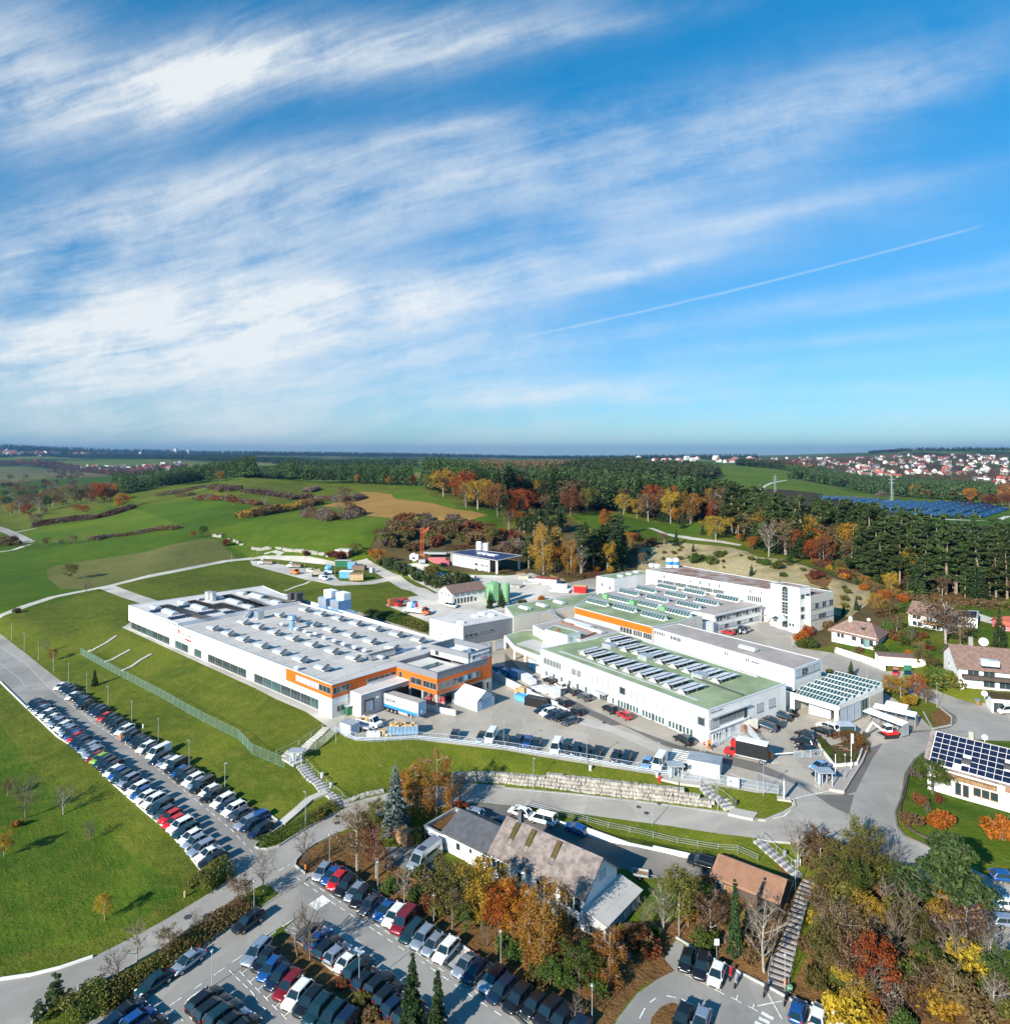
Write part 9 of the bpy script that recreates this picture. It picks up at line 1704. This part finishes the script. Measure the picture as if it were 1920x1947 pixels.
t,v=thing_at('stop_sign','small red stop sign before the office corner','sign','C3 1505,270');mb=MB();mb.cyl(v.x,v.y,v.z,v.z+2.6,.04,n=6);mb.build('post','galv',t);mb=MB();mb.add([(v.x+.38*math.cos(.39+k*.785),v.y-.06,v.z+2.5+.38*math.sin(.39+k*.785)) for k in range(8)]+[(v.x+.38*math.cos(.39+k*.785),v.y-.02,v.z+2.5+.38*math.sin(.39+k*.785)) for k in range(8)],[tuple(range(8)),tuple(range(15,7,-1))]+[(k,(k+1) % 8,8+(k+1) % 8,8+k) for k in range(8)]);mb.build('plate','red',t)
mb=MB();mb.box(v.x-.25,v.y-.075,v.z+2.45,v.x+.25,v.y-.065,v.z+2.55);mb.build('bar','white_wall',t);t,v=thing_at('ticket_post','orange ticket post by the works corner','ticket machine','C3 1540,225');boxat('case','signal_orange',t,v,(1,0),.5,.5,v.z+.3,v.z+1.9);boxat('foot','concrete',t,v,(1,0),.8,.8,v.z,v.z+.3)
t,v=thing_at('boom_barrier','orange boom barrier with white arm across the entrance lane','barrier','C4 103,300');boxat('housing','signal_orange',t,v,(1,-.1),.6,.7,v.z,v.z+1.5);e=GP('C4 275,285')[0];MB().bar((v.x,v.y,v.z+1.1),(e.x,e.y,e.z+1.1),.1,.14).build('arm','pvc_white',t);boxat('rest','galv',t,e,(1,0),.15,.15,e.z,e.z+1.2);mb=MB();mb.bar((v.x,v.y+.0,v.z+.05),(e.x*.1+v.x*.9,v.y-1.2,v.z+.05),1.6,.3);mb.build('island','concrete',t)
tag(skip('pale blue bin beside the zebra crossing','C3 1350,380',(20,3),.8,.5,1.1,'metal_dark','metal_dark'),'dark wheeled bin between turnstile and white gate container')
# excavator
t=veh('mini_excavator','white and red compact excavator with folded arm beside the bicycle shelters','excavator','C4 985,125',(-100,8));mb=MB();mb.box(-1.5,-1.1,0,1.5,-.65,.65);mb.box(-1.5,.65,0,1.5,1.1,.65);L(mb,'track','rubber',t);mb=MB();mb.box(-1.6,-1.,.75,.9,1.,1.35);L(mb,'engine_deck','red',t);mb=MB();mb.box(-.3,-.1,1.35,1.,.95,2.75);L(mb,'cab','pvc_white',t);mb=MB();mb.box(-.2,-.13,1.75,1.03,.98,2.55);L(mb,'windows','car_glass',t)
mb=MB();mb.bar((.9,-.4,1.2),(3.2,-.4,3.),.35,.45);mb.bar((3.2,-.4,3.),(4.7,-.4,1.2),.3,.35);L(mb,'arm','pvc_white',t);mb=MB();mb.prism([(4.4,-.8),(5.2,-.8),(5.2,0),(4.4,0)],.3,1.1);L(mb,'bucket','metal_dark',t);mb=MB();mb.box(1.6,-1.1,.1,1.8,1.1,.6);L(mb,'blade','metal',t)
t=veh('yard_excavator','grey brown excavator reaching down in the container yard','excavator','A2 480,1095',(-40,3));mb=MB();mb.box(-1.8,-1.3,0,1.8,1.3,.9);L(mb,'track','rubber',t);mb=MB();mb.box(-1.8,-1.2,1.,1.2,1.2,3.2);L(mb,'body','sandstone',t);mb=MB();mb.bar((1.,0,2.4),(4.,0,4.),.5,.6);mb.bar((4.,0,4.),(5.4,0,.8),.4,.5);L(mb,'arm','sandstone',t)
# bicycle shelters and bikes
def bike_mesh():
 mb=MB();
 for x in (-.52,.52):
  for k in range(12): a=k*.5236;mb.bar((x+.33*math.cos(a),0,.34+.33*math.sin(a)),(x+.33*math.cos(a+.5236),0,.34+.33*math.sin(a+.5236)),.04,.04)
 mb.tube([(-.52,0,.34),(-.15,0,.85),(.38,0,.85),(.52,0,.34)],.025,4);mb.tube([(-.15,0,.85),(0,0,.34),(.38,0,.85)],.025,4);mb.box(.33,-.25,.98,.38,.25,1.02);mb.box(-.28,-.07,.9,-.03,.07,.97);return mb.mesh('bicycle','metal_dark')
bkm=bike_mesh()
for i,(s_,lab) in enumerate((('B4 845,985 1140,1095 1140,1135 860,1025','front bicycle shelter with a thin white roof'),('B4 890,950 1205,1020 1160,1070 890,985','middle bicycle shelter with a wide white roof'),('B4 975,930 1140,965 1130,985 975,945','small rear bicycle shelter roof'))):
 q=[Vector(p[:2]) for p in WP(s_,2.5)];c=cen(q);t=thing('bicycle_shelter',lab,'shelter',(c.x,c.y,0));q=[q[0],q[1],q[1]+(q[3]-q[0]).normalized()*-2.4*0+(Vector((q[1]-q[0])).normalized().orthogonal() if 0 else Vector((0,0))),q[0]]
 d=(q[1]-q[0]);n_=nrm(q[0],q[1])*2.2;MB().prism([tuple(q[0]),tuple(q[1]),tuple(q[1]+n_),tuple(q[0]+n_)],[2.7,2.7,2.35,2.35],[2.8,2.8,2.45,2.45],bottom=True).build('roof','pvc_white',t);mb=MB()
 for k in range(5): p=lerp(q[0],q[1],.02+.96*k/4)+n_*.12;mb.bar((*p,-.1),(*p,2.65),.1,.1)
 mb.build('post','galv',t);mb=MB()
 for k in range(18): p=lerp(q[0],q[1],.04+.92*k/17)+n_*.5;mb.bar((*p,0),(*p,.75),.05,.05)
 mb.build('bike_rack','galv',t);MB().prism([tuple(q[1]),tuple(q[1]+n_),tuple(q[1]+n_+d.normalized()*.06),tuple(q[1]+d.normalized()*.06)],.2,2.4).build('end_panel','galv',t)
 for k in ((3,7,8,13) if i == 0 else (5,9) if i == 1 else ()):
  p=lerp(q[0],q[1],.06+.9*k/17)+n_*.6;o=inst('bicycle',bkm,None,(p.x,p.y,h(p.x,p.y)),math.atan2(n_.y,n_.x)+.1);tag(o,'dark bicycle parked under the %s bicycle shelter' % ('front','middle')[i],'bicycle','bicycles under the shelters')
# entrance planting furniture
t,v=thing_at('glass_shelter','small glass smoking shelter beside the sawtooth hall','shelter','C4 655,110');mb=MB();
for sx in (-1.6,1.6):
 for sy in (-1.2,1.2): mb.box(v.x+sx-.05,v.y+sy-.05,v.z,v.x+sx+.05,v.y+sy+.05,v.z+2.3)
mb.box(v.x-1.7,v.y-1.3,v.z+2.3,v.x+1.7,v.y+1.3,v.z+2.42);mb.build('frame','fence_white',t);MB().box(v.x-1.6,v.y-1.22,v.z+.2,v.x+1.6,v.y-1.18,v.z+2.2).build('pane','glass_teal',t)
for i,(x,y) in enumerate(((610,205),(650,225),(680,240))): boxthing('bench','dark wooden bench in the paved planting, %s' % ('left','middle','right')[i],'bench','C4 %d,%d' % (x,y),(60,8),[('seat','tile_rust',[(-.8,-.2,.4,.8,.2,.46)]),('leg','metal_dark',[(-.7,-.15,0,-.6,.15,.4),(.6,-.15,0,.7,.15,.4)])])
mb=MB();p=drape(GP('C4 440,160 500,250 580,350 750,335 790,230 835,215'),1.2)
for i in range(len(p)-1): mb.bar(p[i]+Vector((0,0,.2)),p[i+1]+Vector((0,0,.2)),.3,.6)
tag(mb.build('planter_wall','white_wall_warm'),'low white planter wall around the paved planting','wall');mb=MB();p=drape(GP('C4 835,215 790,330 720,440 650,555 540,535'),1.2)
for i in range(len(p)-1): mb.bar(p[i]+Vector((0,0,.3)),p[i+1]+Vector((0,0,.3)),.2,.5)
tag(mb.build('entrance_wall','pink_stone'),'low pink tinted entrance wall along the sidewalk','wall')
# planter with steps at the office front (right end)
a=[W(x,y,0) for x,y in P('C3 1740,180 1905,260 C4 0,280 20,120 C3 1760,100')];mb=MB();mb.prism([p[:2] for p in a][:2]+[(a[1].x-.4,a[1].y+.4),(a[0].x-.2,a[0].y+.6)],-.2,1.5);tag(mb.build('terrace_wall','concrete_wall'),'stained concrete terrace wall below the orange planting','wall')
boxthing('access_stair','beige outdoor stair beside the orange planting','stairs','C3 1850,55',(60,40),[('tread','wall_beige',[(-1.6+.3*k,-1.,.0,-1.2+.3*k,1.,.25*k+.2) for k in range(9)]),('rail','galv',[(-1.6,-1.05,0,-1.55,-1.,1.3),(1.,-1.05,0,1.05,-1.,3.2),(1.,1.,0,1.05,1.05,3.2)])])
# forecourt trailer boxes, motorbikes, litter bins
t=boxthing('box_trailer','white box trailer with red bird emblem behind the lean-to','trailer','D3 65,-10',(100,18),[('box','pvc_white',[(-1.6,-1.1,.5,1.6,1.1,2.8)]),('frame','frame_grey',[(-1.63,-1.13,.45,1.63,-1.08,.6),(-1.63,-1.13,2.7,1.63,-1.08,2.85)])],((0,),1.05,.33));mb=MB();mb.add([(-.8,-1.14,2.2),(0,-1.14,1.5),(.6,-1.14,1.2),(.2,-1.14,1.6),(.5,-1.14,2.0),(-.1,-1.14,1.75)],[(0,1,5),(1,2,3),(1,3,4,5)]);L(mb,'emblem','red',t)
boxthing('flatbed_trailer','small open trailer with wooden floor on the lawn','trailer','D3 1020,85',(-60,-10),[('bed','galv',[(-1.2,-.75,.5,1.2,-.7,.85),(-1.2,.7,.5,1.2,.75,.85),(-1.2,-.75,.5,-1.15,.75,.85),(1.15,-.75,.5,1.2,.75,.85)]),('floor','wood',[(-1.15,-.7,.48,1.15,.7,.53)]),('drawbar','galv',[(-2.4,-.04,.45,-1.2,.04,.52)])],((.1,),.8,.28))
boxthing('small_trailer','red white striped tail trailer at the thicket edge','trailer','C4 780,1030',(25,-60),[('bed','galv',[(-1.5,-.9,.5,1.5,.9,.8)]),('board','pvc_white',[(-1.5,-.9,.8,1.5,.9,1.1)]),('stripe','red',[(-1.4,-.92,.82,-1.,.92,1.12),(-.2,-.92,.82,.2,.92,1.12),(1.,-.92,.82,1.4,.92,1.12)])],((0,),.85,.3))
def moto(label,s,m,dirv):
 t=veh('motorbike',label,'motorbike',s,dirv);mb=MB();mb.tube([(-.6,0,.75),(-.1,0,.85),(.25,0,.95),(.5,0,.85)],[.12,.16,.2,.1],6);mb.box(-.25,-.14,.35,.3,.14,.75);L(mb,'body',m,t);mb=MB();mb.tube([(.5,0,.9),(.75,0,.32)],.04,5);mb.box(.38,-.36,1.02,.44,.36,1.06);mb.box(-.85,-.03,.3,-.2,.03,.36);L(mb,'fork','metal',t)
 me=CM['h'][5]
 for x in (-.75,.78): inst('wheel',me,t,(x,0,.32),0,(.95,.5,.95))
moto('red motorbike next to the white car below the barn','D3 1705,840','red',(25,-80));moto('grey motorbike right of the red one','D3 1745,895','galv',(30,-80));moto('black motorbike left of the timber stairway foot','D4 62,962','metal_dark',(30,-70));moto('black motorbike right of the timber stairway foot','D4 220,1030','black',(30,-60))
for s_,lab,m in (('C1 912,140','small orange litter bin between parked cars','signal_orange'),('D4 207,905','orange litter bin on the lamp post by the timber stairway','signal_orange'),('D2 400,30','tiny red post at the kerb corner','signal_orange'),('D4 245,960','pale green box by the timber stairway','green_paint'),('C3 645,375','round concrete planter on the green bank','concrete_wall'),('C3 1148,425','concrete tub by the turnstile','concrete_wall'),('C3 1168,460','red white hydrant bowl below the turnstile','red'),('C2 525,430','pale bollard box beside the lower stairs','concrete_wall'),('C2 592,505','grey control cabinet on the lower stair landing','galv'),('C3 1740,640','dark litter bin by the metal stairway foot','metal_dark'),('C4 205,1025','grey bin beside the upper thicket stairs','frame_grey'),('C4 318,1090','white post box at the thicket corner','pvc_white'),('B1 1080,1130','small white marker post on the bank','pvc_white'),('D1 1395,235','small sandy boundary post by the lower left road','wood_pale'),('C4 1085,95','','')):
 if not lab: continue
 v=GP(s_)[0];mb=MB();k=.5 if 'post' in lab else 1.;mb.cyl(v.x,v.y,v.z-.1,v.z+.75,.26*k,.32*k,10,0);mb.cyl(v.x,v.y,v.z+.75,v.z+.85,.35*k,.30*k,10,0);tag(mb.build('litter_bin' if 'bin' in lab else 'post_box' if 'post' in lab or 'box' in lab else 'planter',m),lab,'bin' if 'bin' in lab else 'post')
t,v=thing_at('wayside_sign','white sign with panel on the lamp side of the ivy bank','sign','D3 1597,705');mb=MB();mb.cyl(v.x,v.y,v.z,v.z+2.6,.04,n=6);mb.build('post','galv',t);MB().box(v.x-.3,v.y-.04,v.z+1.8,v.x+.3,v.y+.0,v.z+2.6).build('plate','frame_white',t)
for i,s_ in enumerate(('B1 665,550 700,545 800,490 878,437','B1 790,635 850,615 910,580 980,543','B1 920,700 990,670 1060,620 1140,575')):
 mb=MB();p=drape(GP(s_),1.5)
 for k in range(len(p)-1): mb.bar(p[k]+Vector((0,0,.05)),p[k+1]+Vector((0,0,.05)),.8,.45)
 tag(mb.build('drain_channel','concrete'),'white concrete drain channel on the bank, %s of three' % ('left','middle','right')[i],'channel')
# ================================================================ far villages
def house_mesh(i,wall,roof):
 rs=random.Random(i);a,b,e,r_=rs.uniform(5,8),rs.uniform(4,5.5),rs.uniform(4.5,7),rs.uniform(3,4.5);w=MB();w.add([(-a,-b,-3),(a,-b,-3),(a,b,-3),(-a,b,-3),(-a,-b,e),(a,-b,e),(a,b,e),(-a,b,e),(-a,0,e+r_),(a,0,e+r_)],[(0,1,5,4),(1,2,6,5),(2,3,7,6),(3,0,4,7),(4,7,8),(5,6,9)])
 r=MB();o=.7;k=r_/b
 for sg in (-1,1): r.add([(-a-o,sg*(b+o),e-k*o),(a+o,sg*(b+o),e-k*o),(a+o,0,e+r_+.1),(-a-o,0,e+r_+.1)],[(0,1,2,3)])
 wn=MB()
 for x in (-.6,-.2,.2,.6):
  for z in (1.2,e-2.2): wn.box(a*x-.6,-b-.08,z,a*x+.6,-b+.05,z+1.3);wn.box(a*x-.6,b-.05,z,a*x+.6,b+.08,z+1.3)
 return w.mesh('wall',wall),r.mesh('roof',roof),wn.mesh('window','glass')
HM=[house_mesh(i,('white_wall_warm','wall_beige','concrete_wall','white_wall_warm','white_wall')[i % 5],('tile_red','tile_brown','tile_red','tile_grey','tile_red','roof_light')[i % 6]) for i in range(10)]
def village(s,n,label,group,seed,sc=1.,mind=10):
 pg=P(s);rs=random.Random(seed);got=[];tries=0;xs=[p[0] for p in pg];ys=[p[1] for p in pg]
 while len(got)<n and tries<n*50:
  tries += 1;x,y=rs.uniform(min(xs),max(xs)),rs.uniform(min(ys),max(ys))
  if not inpoly(x,y,pg): continue
  v=G(x,y)
  if any(abs(x-p)<mind*.35 and abs(y-q)<mind*.12 for p,q in got): continue
  got.append((x,y));i=rs.randrange(10);k=sc*rs.uniform(.8,1.35);t=thing('village_house',label,'house',v,rs.choice((.3,1.9,.6,2.2))+rs.uniform(-.2,.2),group);t.scale=(k,k,k);w,r,wn=HM[i];inst('wall',w,t,(0,0,0));inst('roof',r,t);inst('window',wn,t)
village('A4 0,212 450,198 1000,190 1250,175 1905,178 1905,345 1500,330 1100,345 1050,362 850,350 600,305 450,255 230,262 0,250',185,'tiny far house in the hillside town at the right horizon','houses of the hillside town',3,1.25,8)
village('A4 1600,395 1720,430 1905,405 1905,360 1750,350',14,'small white modern house at the near edge of the hillside town','houses at the near edge of the hillside town',4,1.3)
village('A3 830,228 1100,245 1400,235 1905,255 1905,215 1400,212 900,215',26,'tiny far house in the village beyond the far meadow','houses beyond the far meadow',5,1.8)
village('A1 550,285 850,310 1000,310 1300,292 1440,240 1330,225 1150,262 900,270 600,262',48,'tiny far house in the left valley village','houses of the left valley village',6,1.15,7);village('A1 0,190 650,188 650,172 200,165 0,160',24,'tiny pale building of the city at the far left horizon','buildings of the far left city',7,2.2)
for i,(s_,hh,w) in enumerate((('A1 1325,168',52,16),('A1 1420,168',36,18),('A1 1060,185',30,10))):
 v=GP(s_)[0];t=thing('tower_block','tiny tower on the far left horizon, %s one' % ('tallest','broadest','leftmost')[i],'tower',v);MB().box(v.x-w,v.y-w,v.z-20,v.x+w,v.y+w,v.z+hh).build('wall','wall_grey',t);MB().box(v.x-w*.6,v.y-w*.6,v.z+hh,v.x+w*.6,v.y+w*.6,v.z+hh+8).build('roof','wall_dark_grey',t)
